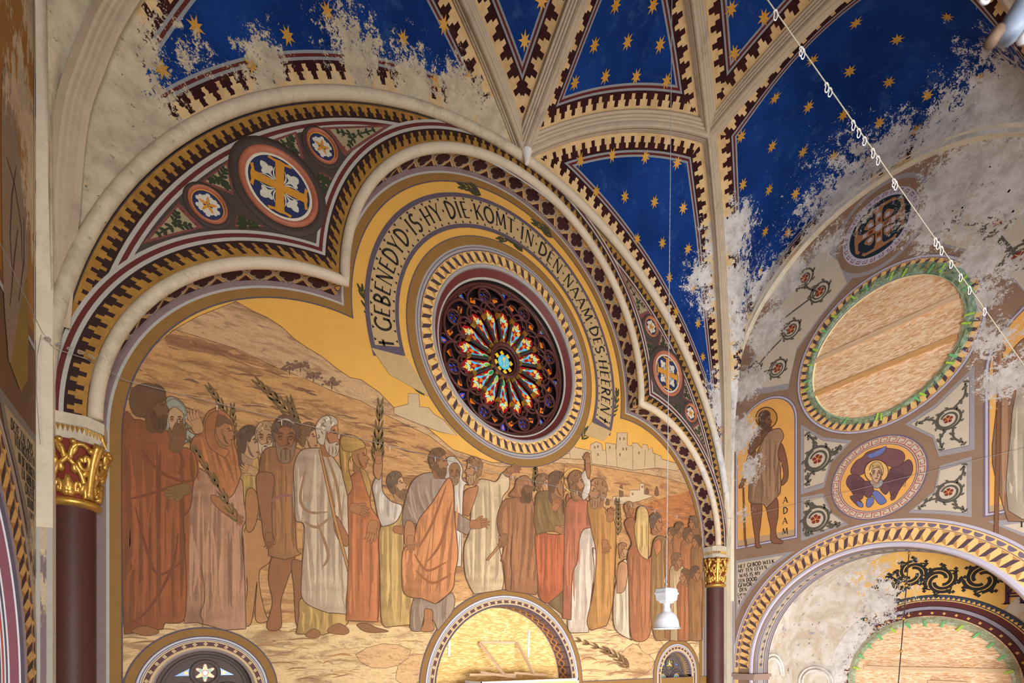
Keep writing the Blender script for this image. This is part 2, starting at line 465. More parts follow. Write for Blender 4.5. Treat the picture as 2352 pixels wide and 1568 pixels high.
# painted frame round the mural field (follows the three lobes and the jambs)
frame = empty('painted_frame', parent=wall_back)
mb = MB(); ZB = -1.2
band(mb, trilobe(.03, ZB), trilobe(-.012, ZB), onM(.010), 0)
band(mb, trilobe(-.012, ZB), trilobe(-.088, ZB), onM(.010), 1)
band(mb, trilobe(-.088, ZB), trilobe(-.112, ZB), onM(.010), 0)
band(mb, trilobe(-.112, ZB), trilobe(-.200, ZB), onM(.010), 2)
band(mb, trilobe(-.200, ZB), trilobe(-.214, ZB), onM(.0105), 3)
mb.build('frame_band', [LINE_W, LILAC, BROWN, PURPLE], frame)

# ------------------------------------------------------------------ side walls
arch_c, arch_r = (3.22, 4.93), 2.33              # wall arch of the side bays
low_c, low_r = (3.25, -0.30), 1.93               # lower arch opening of the side walls
RWIN_C, RWIN_R = (3.148, 4.715), 1.03
WALLP = paint('wall_brown', (140, 112, 92), .15, 3, .85, 'right', dirt=.15)
mb = MB()
mb.slab([(-9, -5), (6.3, -5), (6.3, 8.2), (-9, 8.2)], onR(0), onR(-.5), 0,
        holes=[circ(RWIN_C, RWIN_R, 64)[::-1], [(low_c[0] + low_r, -4.9)] + arc(low_c, low_r, 0, 180, 40) + [(low_c[0] - low_r, -4.9)]])
wall_right = mb.build('wall_right', [WALLP]); tag(wall_right, kind='structure')
WALLL = paint('wall_left_brown', (112, 84, 58), .2, 3, .85, 'left', dirt=.3)
mb = MB()
mb.slab([(-9, -5), (6.3, -5), (6.3, 8.2), (-9, 8.2)], onL(0), onL(-.5), 0,
        holes=[[(low_c[0] + 2.01, -4.9)] + arc(low_c, 2.01, 0, 180, 72) + [(low_c[0] - 2.01, -4.9)]])
wall_left = mb.build('wall_left', [WALLL]); tag(wall_left, kind='structure')
PILA = paint('limewash', (220, 208, 184), .16, 5, .9, None, dirt=.42)
PLINE = paint('pilaster_lilac', (126, 110, 112), .16, 6, .8, 'left')
def arch_band(name, mp_in, mp_out, r0, r1, zb, mats, parent, col_from=None):
    """raised moulding running up the jamb and round the wall arch"""
    def path(r): return [(arch_c[0] + r, zb + (arch_c[1] - zb) * i / 10) for i in range(10)] + arc(arch_c, r, 0, 180, 60) + [(arch_c[0] - r, arch_c[1] - (arch_c[1] - zb) * i / 10) for i in range(1, 11)]
    A, B = path(r0), path(r1); mb = MB()
    mb.strip([mp_in(p) for p in A], [mp_in(p) for p in B]); mb.strip([mp_out(p) for p in A], [mp_in(p) for p in A]); mb.strip([mp_out(p) for p in B], [mp_in(p) for p in B])
    return mb.build(name, mats, parent)
arch_band('trim_2', onL(.105), onL(0), 2.36, 2.46, -5, [PILA], None); tag(bpy.data.objects['trim_2'], kind='structure')
arch_band('trim_3', onR(.105), onR(0), 2.36, 2.46, -5, [PILA], None); tag(bpy.data.objects['trim_3'], kind='structure')
t2, t3 = bpy.data.objects['trim_2'], bpy.data.objects['trim_3']
for mpf, mpo, parent in ((onL, XL, t2), (onR, XR, t3)):          # return of the pilaster beside the column
    s = 1 if parent is t2 else -1
    mb = MB(); mb.box((min(mpo, mpo + s * .098), 5.66, -5), (max(mpo, mpo + s * .098), 5.83, 2.1), 0); mb.build('pilaster_return', [PILA], parent)
    mb = MB()
    for r0, r1, mi in ((2.375, 2.40, 1), (2.40, 2.44, 0), (2.44, 2.458, 1)): 
        pass
    xs = [0.012, .034, .07, .096]
    for (a, b, mi) in ((0.0, .028, 1), (.028, .066, 0), (.066, .105, 1)):
        mb.box((min(mpo + s * a, mpo + s * b), arch_c[1] * 0 + 5.573, -5), (max(mpo + s * a, mpo + s * b), 5.5795, 1.02 if parent is t3 else 1.06), mi)
    mb.build('painted_line', [PLINE, LINE_W], parent)

# floor, end wall behind the camera with assumed windows, plain roof over the next bay
FLOOR = paint('stone_floor', (104, 94, 84), .12, 2, .6)
mb = MB(); mb.box((-6, -12, -5.2), (16, 9, -5.0)); tag(mb.build('floor', [FLOOR]), kind='structure')
mb = MB(); mb.slab([(-1.2, -5), (9.0, -5), (9.0, 9), (-1.2, 9)], lambda p: (p[0], -9.2, p[1]), lambda p: (p[0], -9.6, p[1]), 0,
        holes=[[(x0, -4), (x0, 2.6)] + arc((x0 + 1.2, 2.6), 1.2, 180, 0, 12)[1:-1] + [(x0 + 2.4, 2.6), (x0 + 2.4, -4)] for x0 in (-.6, 2.6, 5.8)])
tag(mb.build('wall_front', [PLASTER]), kind='structure')

# ------------------------------------------------------------------ star vault
ceiling = empty('ceiling'); tag(ceiling, kind='structure')
HX = 4.97
def mir(P): P = np.array(P); P[:, 0] = 2 * XC - P[:, 0]; return P
def mirY(P): P = np.array(P); P[:, 1] = 2 * YC - P[:, 1]; return P
def resample(P, n):
    P = np.array(P, float); s = np.r_[0, np.cumsum(np.linalg.norm(np.diff(P, axis=0), axis=1))]
    t = np.linspace(0, s[-1], n); return np.c_[tuple(np.interp(t, s, P[:, i]) for i in range(3))]
NG = 72
corner = np.array((XC + HX, 5.68, 2.06))
J1 = np.array((XC, 5.68, 7.16)); CEN = np.array((XC, YC, 8.72))
dprof = spline([(0, 2.06), (0, 3.0), (.01, 3.8), (.10, 4.64), (.24, 5.1), (.47, 5.65), (1.0, 6.5), (1.7, 7.4), (2.52, 8.0), (3.2, 8.33), (3.95, 8.54), (5.55, 8.72)], 10)
dirv = (CEN - corner)[:2]; DL = np.linalg.norm(dirv); dirv /= DL
diag = np.array([(corner[0] + dirv[0] * d * DL / 5.55, corner[1] + dirv[1] * d * DL / 5.55, z) for d, z in dprof])
i2 = 80; J2 = diag[i2]
ribK = resample(diag[:i2 + 1], NG); ribD = resample(diag[i2:], NG)
u = np.linspace(0, 1, NG)[:, None]
def quad(a, b, ca, cb): p = a + (b - a) * u; p[:, 2] = a[2] + ca * u[:, 0] + cb * u[:, 0] ** 2; return p
zc = J2[2] - J1[2]
ribC = quad(J1, J2, zc + 1.15, -1.15)
ribB = quad(J1, CEN, (CEN - J1)[2] + .15, -.15)
J2m = mirY([J2])[0]
ribE = J2 + (J2m - J2) * u; ribE[:, 2] += .62 * u[:, 0] * (1 - u[:, 0])
W1 = np.array([(XC + HX * math.cos(t), 5.68, 2.06 + (J1[2] - 2.06) * math.sin(t)) for t in np.linspace(0, PI / 2, 160)])
W1 = resample(W1, NG)
xs_ = XC + HX
W2 = [(xs_, 5.68 - .095 * min(1, i / 8), 2.06 + (arch_c[1] - 2.06) * i / 30) for i in range(30)] + [(xs_, arch_c[0] + 2.365 * math.cos(t), arch_c[1] + 2.365 * math.sin(t)) for t in np.linspace(0, PI, 120)] + [(xs_, 2 * YC - 5.68 + .095 * min(1, (30 - i) / 8), arch_c[1] - (arch_c[1] - 2.06) * i / 30) for i in range(1, 31)]
W2 = np.array(W2); W2[:, 0] = xs_ - (xs_ - (XR - .108)) * np.clip((W2[:, 2] - 2.06) / .9, 0, 1); W2 = resample(W2, NG)
def coons(C0, C1, D0, D1):
    n = NG; U = np.linspace(0, 1, n)[:, None, None]; V = np.linspace(0, 1, n)[None, :, None]
    S = (1 - V) * C0[:, None] + V * C1[:, None] + (1 - U) * D0[None] + U * D1[None] \
        - ((1 - U) * (1 - V) * C0[0] + U * (1 - V) * C0[-1] + (1 - U) * V * C1[0] + U * V * C1[-1])
    return S
WEBS = []
def web(C0, C1, D0, D1, bounds, wallb=()):
    S = coons(C0, C1, D0, D1).reshape(-1, 3); n = NG
    fs = [(i * n + j, (i + 1) * n + j, (i + 1) * n + j + 1, i * n + j + 1) for i in range(n - 1) for j in range(n - 1)]
    o = mesh('vault_web', S, fs, [MAT_WEB], ceiling, smooth=True)
    for k in range(4):
        a = o.data.attributes.new('b%d' % k, 'FLOAT_VECTOR', 'POINT'); A = np.zeros((len(S), 3), np.float32); A[:, 0] = 50
        if k < len(bounds):
            B = resample(bounds[k], 400); sl = np.r_[0, np.cumsum(np.linalg.norm(np.diff(B, axis=0), axis=1))]
            for c in range(0, len(S), 1500):
                dd = np.linalg.norm(S[c:c + 1500, None] - B[None], axis=2); j = dd.argmin(1)
                A[c:c + 1500, 0] = dd.min(1) + (.10 if k in wallb else 0); A[c:c + 1500, 1] = sl[j]
        a.data.foreach_set('vector', A.ravel())
    WEBS.append((S, fs)); return o
deg = lambda p: np.repeat(p[None], NG, 0)
for f in (lambda P: P, mir):
    c, j1, j2 = f([corner])[0], f([J1])[0], f([J2])[0]
    web(deg(c), f(ribC), f(W1), f(ribK), [f(W1), f(ribK), f(ribC)], (0,))                  # against the end wall
    web(f(W2), f(ribE), f(ribK), f(mirY(ribK)), [f(W2), f(ribK), f(mirY(ribK)), f(ribE)], (0,))  # against the side wall
    web(f(ribC), deg(CEN), f(ribB), f(ribD), [f(ribC), f(ribB), f(ribD)])
    web(f(ribE), deg(CEN), f(ribD), f(mirY(ribD)), [f(ribE), f(ribD), f(mirY(ribD))])
    web(f(mirY(ribC)), deg(CEN), f(mirY(ribB)), f(mirY(ribD)), [f(mirY(ribC)), f(mirY(ribB)), f(mirY(ribD))])
    web(deg(mirY([c])[0]), f(mirY(ribC)), f(mirY(W1)), f(mirY(ribK)), [f(mirY(W1)), f(mirY(ribK)), f(mirY(ribC))], (0,))
# wall over the transverse arch to the next bay
mb = MB(); el = [(XC + HX * math.cos(t), 2.06 + (J1[2] - 2.06) * math.sin(t)) for t in np.linspace(0, PI, 60)]
mb.slab([(-1.3, -5), (-1.3, 9), (9.1, 9), (9.1, -5), (XC + HX, -5)] + el + [(XC - HX, -5)], lambda p: (p[0], .71, p[1]), lambda p: (p[0], .40, p[1])); tag(mb.build('trim_6', [PLASTER]), kind='structure')
# roof of the next bay, behind the camera
mb = MB(); mb.box((-1.2, -9.5, 8.85), (9.1, .85, 9.0)); mb.build('roof_slab', [PLASTER], ceiling)
RP = [(-.15, -.04), (-.15, .035), (-.118, .045), (-.112, .075), (-.085, .082), (-.078, .108), (-.052, .112), (-.045, .14), (-.024, .168), (0, .178)]
RP = RP + [(-x, y) for x, y in RP[-2::-1]]
FOC = Vector((XC, YC, 2.6))
def inset(P):                            # the corner ribs stand clear of the pilasters at their foot
    Q = np.array(P); k = np.clip(1 - (Q[:, 2] - 3.0) / 4.0, 0, 1) * .10; Q[:, 0] -= k; return Q[Q[:, 2] > 2.75]
def rib(P, slim=0, parent=ceiling):
    P = [Vector(p) for p in resample(P, 48)]; n = len(RP); mb = MB(); vs = []
    for i, p in enumerate(P):
        t = (P[min(i + 1, len(P) - 1)] - P[max(i - 1, 0)]).normalized()
        dn = FOC - p; dn = (dn - t * dn.dot(t)).normalized(); s = t.cross(dn)
        q = min(1.0, .35 + .65 * max(0, (p.z - 2.75) / 1.1)) if slim else 1.0
        for x, y in RP: vs.append(p + s * x * (.66 if slim else .84) * q + dn * y * .9 * q)
    fs = [(i * n + k, i * n + k + 1, (i + 1) * n + k + 1, (i + 1) * n + k) for i in range(len(P) - 1) for k in range(n - 1)]
    mb.add(vs, fs); return mb.build('vault_rib', [STONE], parent, False)
for f in (lambda P: P, mir):
    rib(f(inset(ribK)), 1); rib(f(ribD)); rib(f(ribC)); rib(f(ribE)); rib(f(mirY(inset(ribK))), 1); rib(f(mirY(ribD))); rib(f(mirY(ribC)))
rib(ribB); rib(mirY(ribB))
mb = MB(); mb.lathe([(.0, -.30), (.028, -.29), (.05, -.2), (.075, -.12), (.03, -.05)], (XC, 5.565, 7.16), 10)   # broken white tip where the ribs meet the wall
mb.build('rib_tip', [paint('raw_plaster', (226, 222, 214), .08, 9, .9)], ceiling)

_bv = None
def hit(px, py):
    """where the view ray through a photo pixel meets the vault"""
    global _bv
    if _bv is None:
        V, F = [], []
        for S, fs in WEBS[:]:
            b = len(V); V += [tuple(p) for p in S]; F += [tuple(b + i for i in f) for f in fs]
        _bv = BVHTree.FromPolygons(V, F)
    loc, nor, idx, dist = _bv.ray_cast(Vector((0, 0, 0)), ray(px, py).normalized())
    return loc, nor
# ------------------------------------------------------------------ stroke alphabet (Roman capitals with serifs), unit height
def _a(cx, cy, rx, ry, a0, a1, n=14): return [(cx + rx * math.cos(math.radians(a0 + (a1 - a0) * i / n)), cy + ry * math.sin(math.radians(a0 + (a1 - a0) * i / n))) for i in range(n + 1)]
TK, TN = .15, .075       # thick and thin strokes
GLY = {
 'A': (.74, [([(.03, 0), (.36, 1)], TN), ([(.36, 1), (.71, 0)], TK), ([(.16, .36), (.58, .36)], TN)], [(.03, 0), (.71, 0)]),
 'B': (.60, [([(.12, 0), (.12, 1)], TK), (_a(.12, .75, .36, .25, 90, -90), TK), (_a(.12, .26, .44, .26, 90, -90), TK)], []),
 'C': (.70, [(_a(.42, .5, .38, .5, 50, 310, 24), TK)], []),
 'D': (.74, [([(.12, 0), (.12, 1)], TK), (_a(.12, .5, .56, .5, 90, -90, 20), TK)], []),
 'E': (.54, [([(.12, 0), (.12, 1)], TK), ([(.12, .97), (.5, .97)], TN), ([(.12, .52), (.42, .52)], TN), ([(.12, .03), (.52, .03)], TN)], []),
 'G': (.74, [(_a(.42, .5, .38, .5, 48, 320, 24), TK), ([(.70, .02), (.70, .42)], TK)], [(.70, .42)]),
 'H': (.74, [([(.12, 0), (.12, 1)], TK), ([(.62, 0), (.62, 1)], TK), ([(.12, .5), (.62, .5)], TN)], [(.12, 0), (.12, 1), (.62, 0), (.62, 1)]),
 'I': (.30, [([(.15, 0), (.15, 1)], TK)], [(.15, 0), (.15, 1)]),
 'K': (.68, [([(.12, 0), (.12, 1)], TK), ([(.60, 1), (.14, .42)], TN), ([(.26, .56), (.64, 0)], TK)], [(.12, 0), (.12, 1)]),
 'L': (.52, [([(.12, 0), (.12, 1)], TK), ([(.12, .03), (.5, .03)], TN)], [(.12, 1)]),
 'M': (.90, [([(.08, 0), (.18, 1)], TN), ([(.18, 1), (.45, .12)], TK), ([(.45, .12), (.73, 1)], TN), ([(.73, 1), (.82, 0)], TK)], [(.08, 0), (.82, 0)]),
 'N': (.76, [([(.12, 0), (.12, 1)], TN), ([(.12, 1), (.64, 0)], TK), ([(.64, 0), (.64, 1)], TN)], [(.12, 0), (.64, 1)]),
 'O': (.80, [(_a(.40, .5, .36, .5, 0, 360, 28), TK)], []),
 'P': (.58, [([(.12, 0), (.12, 1)], TK), (_a(.12, .73, .40, .27, 90, -90), TK)], [(.12, 0)]),
 'R': (.64, [([(.12, 0), (.12, 1)], TK), (_a(.12, .74, .38, .26, 90, -90), TK), ([(.26, .48), (.60, 0)], TK)], [(.12, 0)]),
 'S': (.54, [(_a(.27, .75, .2, .25, 40, 270, 14) + _a(.27, .25, .22, .25, 90, -140, 14)[1:], TK)], []),
 'T': (.62, [([(.31, 0), (.31, 1)], TK), ([(.02, .97), (.60, .97)], TN)], [(.31, 0)]),
 'V': (.70, [([(.03, 1), (.36, 0)], TK), ([(.36, 0), (.67, 1)], TN)], [(.03, 1), (.67, 1)]),
 'W': (1.0, [([(.03, 1), (.28, 0)], TK), ([(.28, 0), (.50, .85)], TN), ([(.50, .85), (.74, 0)], TK), ([(.74, 0), (.97, 1)], TN)], [(.03, 1), (.97, 1)]),
 'X': (.66, [([(.05, 1), (.62, 0)], TK), ([(.05, 0), (.60, 1)], TN)], []),
 'Y': (.68, [([(.03, 1), (.34, .46)], TK), ([(.64, 1), (.34, .46)], TN), ([(.34, 0), (.34, .48)], TK)], [(.34, 0)]),
 'Z': (.60, [([(.06, .97), (.56, .97)], TN), ([(.54, .97), (.06, .03)], TK), ([(.06, .03), (.58, .03)], TN)], []),
 '-': (.36, [([(.05, .45), (.32, .45)], TN)], []),
 '+': (.50, [([(.25, 0), (.25, 1)], TK), ([(.06, .68), (.44, .68)], TK)], []),
 ' ': (.32, [], []),
}
def text_width(s, gap=.10): return sum((.26 if c == '.' else GLY[c][0]) + gap for c in s) - gap
def letters(mb, s, x0, h, mp, mi=0, col=(1, 1, 1), wide=1.0, gap=.10, bold=1.0):
    """s set on a base line from x0; mp((x, y)) places a point of the line, y in 0..h"""
    x = x0
    for c in s:
        if c == '.':
            cx, cy, r = x + .13 * h * wide, .5 * h, .085 * h
            mb.poly([(cx - r, cy), (cx, cy - r * 1.3), (cx + r, cy), (cx, cy + r * 1.3)], mp, mi, col); x += (.26 + gap) * h * wide; continue
        w, strokes, ser = GLY[c]
        for pts, t in strokes:
            q = []
            for a, b in zip(pts, pts[1:]):
                m = max(1, int(math.hypot(b[0] - a[0], b[1] - a[1]) / .2))
                q += [(a[0] + (b[0] - a[0]) * i / m, a[1] + (b[1] - a[1]) * i / m) for i in range(m)]
            q.append(pts[-1])
            add_ribbon(mb, [(x + a * h * wide, b * h) for a, b in q], t * h * bold, mp, mi, col, False)
        for a, b in ser:
            X, Y = x + a * h * wide, b * h; d = .05 * h * (1 if b < .5 else -1)
            mb.poly([(X - .12 * h, Y), (X + .12 * h, Y), (X + .05 * h, Y + d), (X - .05 * h, Y + d)], mp, mi, col)
        x += (w + gap) * h * wide
    return x

# ------------------------------------------------------------------ rose window
GOLDP = paint('cube_gold', (224, 182, 112), .12, 7, .6); GOLDD = paint('cube_gold_shade', (186, 136, 74), .14, 7, .6)
CUBEB = paint('cube_brown', (74, 56, 62), .14, 8, .75); SILVER = paint('silver_grey', (160, 152, 150), .1, 8, .7)
OXB = paint('oxblood_splay', (104, 46, 44), .18, 5, .55); INK = paint('ink_black', (44, 38, 34), .1, 9, .8)
def ring(mb, c, r0, r1, mp, mi, n=96, a0=0, a1=360, col=(1, 1, 1)):
    full = abs(a1 - a0) >= 359.9
    A, B = arc(c, r0, a0, a1, n), arc(c, r1, a0, a1, n)
    if full: A, B = A[:-1], B[:-1]
    mb.strip([mp(p) for p in A], [mp(p) for p in B], mi, col, full)
def cube_ring(mb, c, r0, r1, mp, mp2, n, gi, di, bi, a0=0.0, a1=360.0):
    """painted ring of toppled cubes: light gold, shaded gold and dark rhombs"""
    ring(mb, c, r0, r1, mp, gi, 128, a0, a1)
    st = (a1 - a0) / n
    def q(t, v): a = math.radians(a0 + t * st); r = r0 + (r1 - r0) * v; return (c[0] + r * math.cos(a), c[1] + r * math.sin(a))
    for i in range(n):
        mb.poly([q(i, .03), q(i + .46, .22), q(i + .72, .97), q(i + .26, .78)], mp2, bi)
        mb.poly([q(i + .46, .22), q(i + 1.0, .03), q(i + .62, .50)], mp2, di); mb.poly([q(i + .26, .78), q(i + .72, .97), q(i + .02, .97)], mp2, di)
window_1 = empty('window_1'); tag(window_1, kind='structure')
mb = MB()
cube_ring(mb, ROSE_C, 1.25, 1.41, onM(.016), onM(.018), 64, 0, 1, 2)
mb.build('cube_ring', [GOLDP, GOLDD, CUBEB], window_1)
mb = MB(); rf = onM(.015)
ring(mb, ROSE_C, 1.41, 1.425, rf, 2); ring(mb, ROSE_C, 1.425, 1.455, rf, 0); ring(mb, ROSE_C, 1.455, 1.465, rf, 2); ring(mb, ROSE_C, 1.465, 1.49, rf, 0)
ring(mb, ROSE_C, 1.49, 1.60, rf, 1); ring(mb, ROSE_C, 1.60, 1.612, rf, 2)
mb.build('painted_ring', [SILVER, BROWN, PURPLE], window_1)
mb = MB(); cw = (ROSE_C[0], DM, ROSE_C[1])
mb.lathe([(1.25, -.016), (1.24, -.03), (1.215, -.028), (1.205, 0.0), (1.20, .02)], cw, 96, 0, axis='y')
mb.lathe([(1.20, .02), (1.19, .03), (1.13, .085)], cw, 96, 1, axis='y')
mb.lathe([(1.13, .085), (1.125, .075), (1.108, .085), (1.105, .10)], cw, 96, 2, axis='y')
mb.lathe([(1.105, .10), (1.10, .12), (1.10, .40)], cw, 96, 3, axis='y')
BLACK = paint('reveal_black', (30, 27, 25), .1, 6, .7)  # near-black colour of the inner reveal behind the splay
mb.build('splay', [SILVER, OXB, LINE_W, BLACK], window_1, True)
# tracery
TRAC = paint('tracery_maroon', (84, 46, 42), .2, 8, .45); TDARK = paint('tracery_shade', (46, 30, 28), .15, 8, .6)
GILT = paint('gilding', (196, 142, 62), .2, 9, .38, None, .75)
def glass_mat(name, strength):
    m, nt, b = new_mat(name); c = nt.attr('Col', 'Color'); p = nt.pos()
    n = nt.noise(p, 24.0, 3, .6); s = nt.m('ADD', .65, nt.m('MULTIPLY', n, .7))
    col = nt.vm('SCALE', c); nt.l.new(s, col.node.inputs['Scale'])
    nt._in(b, 'Base Color', col); nt._in(b, 'Roughness', .25); nt._in(b, 'Emission Color', col); b.inputs['Emission Strength'].default_value = strength
    return m
GLASS = glass_mat('stained_glass', .22)  # weak emission stands in for daylight coming through the panes
GC = dict(red=lin((158, 24, 28)), blue=lin((52, 84, 214)), lblue=lin((84, 190, 226)), green=lin((40, 150, 70)), lgreen=lin((150, 190, 70)), mint=lin((170, 226, 206)),
          yellow=lin((232, 196, 92)), orange=lin((226, 118, 28)), white=lin((214, 232, 240)), dark=lin((26, 20, 22)), gold=lin((244, 190, 40)), pale=lin((206, 216, 226)), sky=lin((96, 150, 226)))
YT = 6.20                                    # tracery plane
def RP_(r, a): return (ROSE_C[0] + r * math.cos(a), ROSE_C[1] + r * math.sin(a))
onT = lambda off: nrm(lambda p: (p[0], YT - off, p[1]), (0, -1, 0))
rose = empty('rose_tracery', parent=window_1)
mb = MB(); ring(mb, ROSE_C, 0.0, 1.10, onT(-.06), 0, 72, col=GC['dark']); mb.build('glazing_ground', [GLASS], window_1)
mb = MB()
for r, rr, off in ((1.085, .028, .03), (1.045, .018, .02), (.235, .030, .07), (.195, .014, .05)):
    mb.tube([(*(lambda q: (q[0], YT - off, q[1]))(RP_(r, 2 * PI * i / 96)),) for i in range(96)], rr, 8, 0, closed=True)
mb.build('tracery_ring', [TRAC], window_1, True)
A0 = math.radians(90.0)
for k in range(16):                          # colonnettes with gilt bases and capitals
    a = A0 + 2 * PI * (k + .5) / 16; p0, p1 = RP_(.30, a), RP_(.60, a)
    mb = MB(); N = 26
    for ph in (0, PI):                       # twisted shaft
        t = Vector((math.cos(a), 0, math.sin(a))); s = Vector((-math.sin(a), 0, math.cos(a)))
        pts = []
        for i in range(N + 1):
            f = i / N; base = Vector((p0[0] + (p1[0] - p0[0]) * f, YT - .06, p0[1] + (p1[1] - p0[1]) * f))
            pts.append(base + s * .009 * math.cos(f * 26 + ph) + Vector((0, 1, 0)) * .009 * math.sin(f * 26 + ph))
        mb.tube(pts, .017, 6, 0)
    mb.build('colonnette', [paint('slate_shaft', (52, 48, 46), .15, 12, .55)], window_1, True)
    mb = MB()
    for (ra, rb, w) in ((.262, .305, .046), (.60, .625, .044), (.625, .655, .064), (.655, .67, .08)):
        mb.beam((*(lambda q: (q[0], YT - .062, q[1]))(RP_(ra, a)),), (*(lambda q: (q[0], YT - .062, q[1]))(RP_(rb, a)),), w, .05, 0, up=(0, 1, 0))
    mb.build('gilt_capital', [GILT], window_1)
for k in range(16):                          # long lights between the colonnettes, and the trefoil arches over them
    a = A0 + 2 * PI * k / 16
    def L(r, t, off=0.0): 
        da = t * (PI / 16) * .86; return RP_(r, a + da)
    mb = MB(); g = onT(.0); g2 = onT(.003); g3 = onT(.006)
    mb.poly([L(.25, -1), L(.66, -.95), L(.74, -.4), L(.76, 0), L(.74, .4), L(.66, .95), L(.25, 1)], g, 0, GC['red'])
    for sx in (-1, 1):
        mb.poly([L(.36, 0), L(.50, sx * .62), L(.55, sx * .62), L(.40, 0)], g2, 0, GC['lblue'])
        mb.poly([L(.44, sx * .35), L(.56, sx * .85), L(.60, sx * .8), L(.52, sx * .2)], g2, 0, GC['lblue'])
        mb.poly([L(.40, sx * .45), L(.45, sx * .8), L(.48, sx * .75), L(.45, sx * .5)], g3, 0, GC['green'])
        mb.poly([L(.34, sx * .15), L(.40, sx * .55), L(.43, sx * .42), L(.38, sx * .08)], g2, 0, GC['yellow'])
        mb.poly([L(.58, sx * .25), L(.57, sx * .8), L(.635, sx * .85), L(.645, sx * .35)], g2, 0, GC['yellow'])
        mb.poly([L(.60, sx * .06), L(.66, sx * .55), L(.68, sx * .5), L(.64, 0)], g3, 0, GC['mint'])
    ov = [(lambda q: q)(L(.30 + .065 * math.cos(t), .62 * math.sin(t))) for t in np.linspace(0, 2 * PI, 16)[:-1]]
    mb.poly(ov, g2, 0, GC['mint'])
    mb.poly([L(.30 + .05 * math.cos(t), .42 * math.sin(t)) for t in np.linspace(0, 2 * PI, 14)[:-1]], g3, 0, GC['lgreen' if k % 2 else 'green'])
    mb.poly([L(.49, 0), L(.53, .28), L(.59, 0), L(.53, -.28)], g3, 0, GC['orange'])
    mb.poly([L(.63, 0), L(.68, .3), L(.70, .12), L(.745, 0), L(.70, -.12), L(.68, -.3)], g3, 0, GC['yellow'])
    mb.build('lancet_glass', [GLASS], window_1)
    mb = MB()
    def cir(rc, ac, r, n=20, s=0, e=2 * PI): 
        q = RP_(rc, ac); return [(q[0] + r * math.cos(s + (e - s) * i / n), q[1] + r * math.sin(s + (e - s) * i / n)) for i in range(n + 1)]
    e3 = [L(.66, -1.05), L(.72, -1.0), L(.755, -.72), L(.735, -.5), L(.775, -.3), L(.80, 0), L(.775, .3), L(.735, .5), L(.755, .72), L(.72, 1.0), L(.66, 1.05)]
    mb.tube([(p[0], YT - .035, p[1]) for p in spline(e3, 4)], .014, 6, 0)
    e4 = [L(.67, -1.14), L(.77, -1.02), L(.825, -.55), L(.845, 0), L(.825, .55), L(.77, 1.02), L(.67, 1.14)]
    mb.tube([(p[0], YT - .05, p[1]) for p in spline(e4, 4)], .017, 6, 0)
    mb.build('trefoil_arch', [TRAC], window_1, True)
for k in range(8):
    a = A0 + 2 * PI * (k + .25) / 8 + PI / 16 + PI / 8 * 0
    # quatrefoil over each pair of arches
    q = RP_(.915, a); mb = MB()
    mb.tube([(q[0] + .098 * math.cos(t), YT - .05, q[1] + .098 * math.sin(t)) for t in np.linspace(0, 2 * PI, 25)[:-1]], .018, 6, 0, closed=True)
    for j in range(4):
        t0 = a + PI / 2 * j + PI / 4; c = (q[0] + .042 * math.cos(t0), q[1] + .042 * math.sin(t0))
        mb.tube([(c[0] + .037 * math.cos(t), YT - .035, c[1] + .037 * math.sin(t)) for t in np.linspace(0, 2 * PI, 17)[:-1]], .008, 5, 0, closed=True)
    mb.build('quatrefoil', [TRAC], window_1, True)
    mb = MB(); mb.poly(circ(q, .035, 12), onT(.004), 0, GC['red'])
    for j in range(4):
        t0 = a + PI / 2 * j + PI / 4; mb.poly(circ((q[0] + .042 * math.cos(t0), q[1] + .042 * math.sin(t0)), .028, 12), onT(.006), 0, GC['blue'])
    mb.build('quatrefoil_glass', [GLASS], window_1)
    # big arch embracing two lights
    mb = MB(); e = []
    for s, r in ((-1.0, .80), (-.96, .90), (-.75, .985), (-.40, 1.03), (0, 1.045), (.40, 1.03), (.75, .985), (.96, .90), (1.0, .80)): e.append(RP_(r, a + s * PI / 8))
    mb.tube([(p[0], YT - .055, p[1]) for p in spline(e, 4)], .022, 6, 0)
    for sx in (-1, 1):
        e5 = [RP_(.80, a), RP_(.86, a + sx * .10), RP_(.90, a + sx * .19), RP_(.90, a + sx * .26)]
        mb.tube([(p[0], YT - .045, p[1]) for p in spline(e5, 4)], .013, 6, 0)
    mb.build('embracing_arch', [TRAC], window_1, True)
    mb = MB()
    for sx in (-1, 1): mb.poly([RP_(.85, a + sx * .20), RP_(.89, a + sx * .29), RP_(.95, a + sx * .24), RP_(.90, a + sx * .17)], onT(.004), 0, GC['orange'])
    # pointed light in the spandrel between two big arches
    b = a + PI / 8; q = RP_(.995, b); tx, tz = math.cos(b), math.sin(b)
    def S(u, v): return (q[0] + tx * u - tz * v, q[1] + tz * u + tx * v)
    mb.poly([S(-.085, 0), S(-.03, .032), S(.03, .042), S(.055, .0), S(.03, -.042), S(-.03, -.032)], onT(.004), 0, GC['blue'])
    mb.poly([S(-.055, 0), S(-.01, .017), S(.015, 0), S(-.01, -.017)], onT(.007), 0, GC['orange']); mb.poly(circ(S(.03, .014), .012, 8), onT(.007), 0, GC['lgreen']); mb.poly(circ(S(.03, -.014), .012, 8), onT(.007), 0, GC['lblue'])
    for sx in (-1, 1): mb.poly([S(.03, sx * .09), S(.058, sx * .16), S(.06, sx * .09)], onT(.004), 0, GC['lblue'])
    mb.build('spandrel_glass', [GLASS], window_1)
    mb = MB(); o = [S(-.125, 0), S(-.05, .052), S(.02, .066), S(.06, .03), S(.06, -.03), S(.02, -.066), S(-.05, -.052)]
    mb.tube([(p[0], YT - .04, p[1]) for p in spline(o, 4, True)], .012, 6, 0, closed=True); mb.build('pointed_frame', [TRAC], window_1, True)
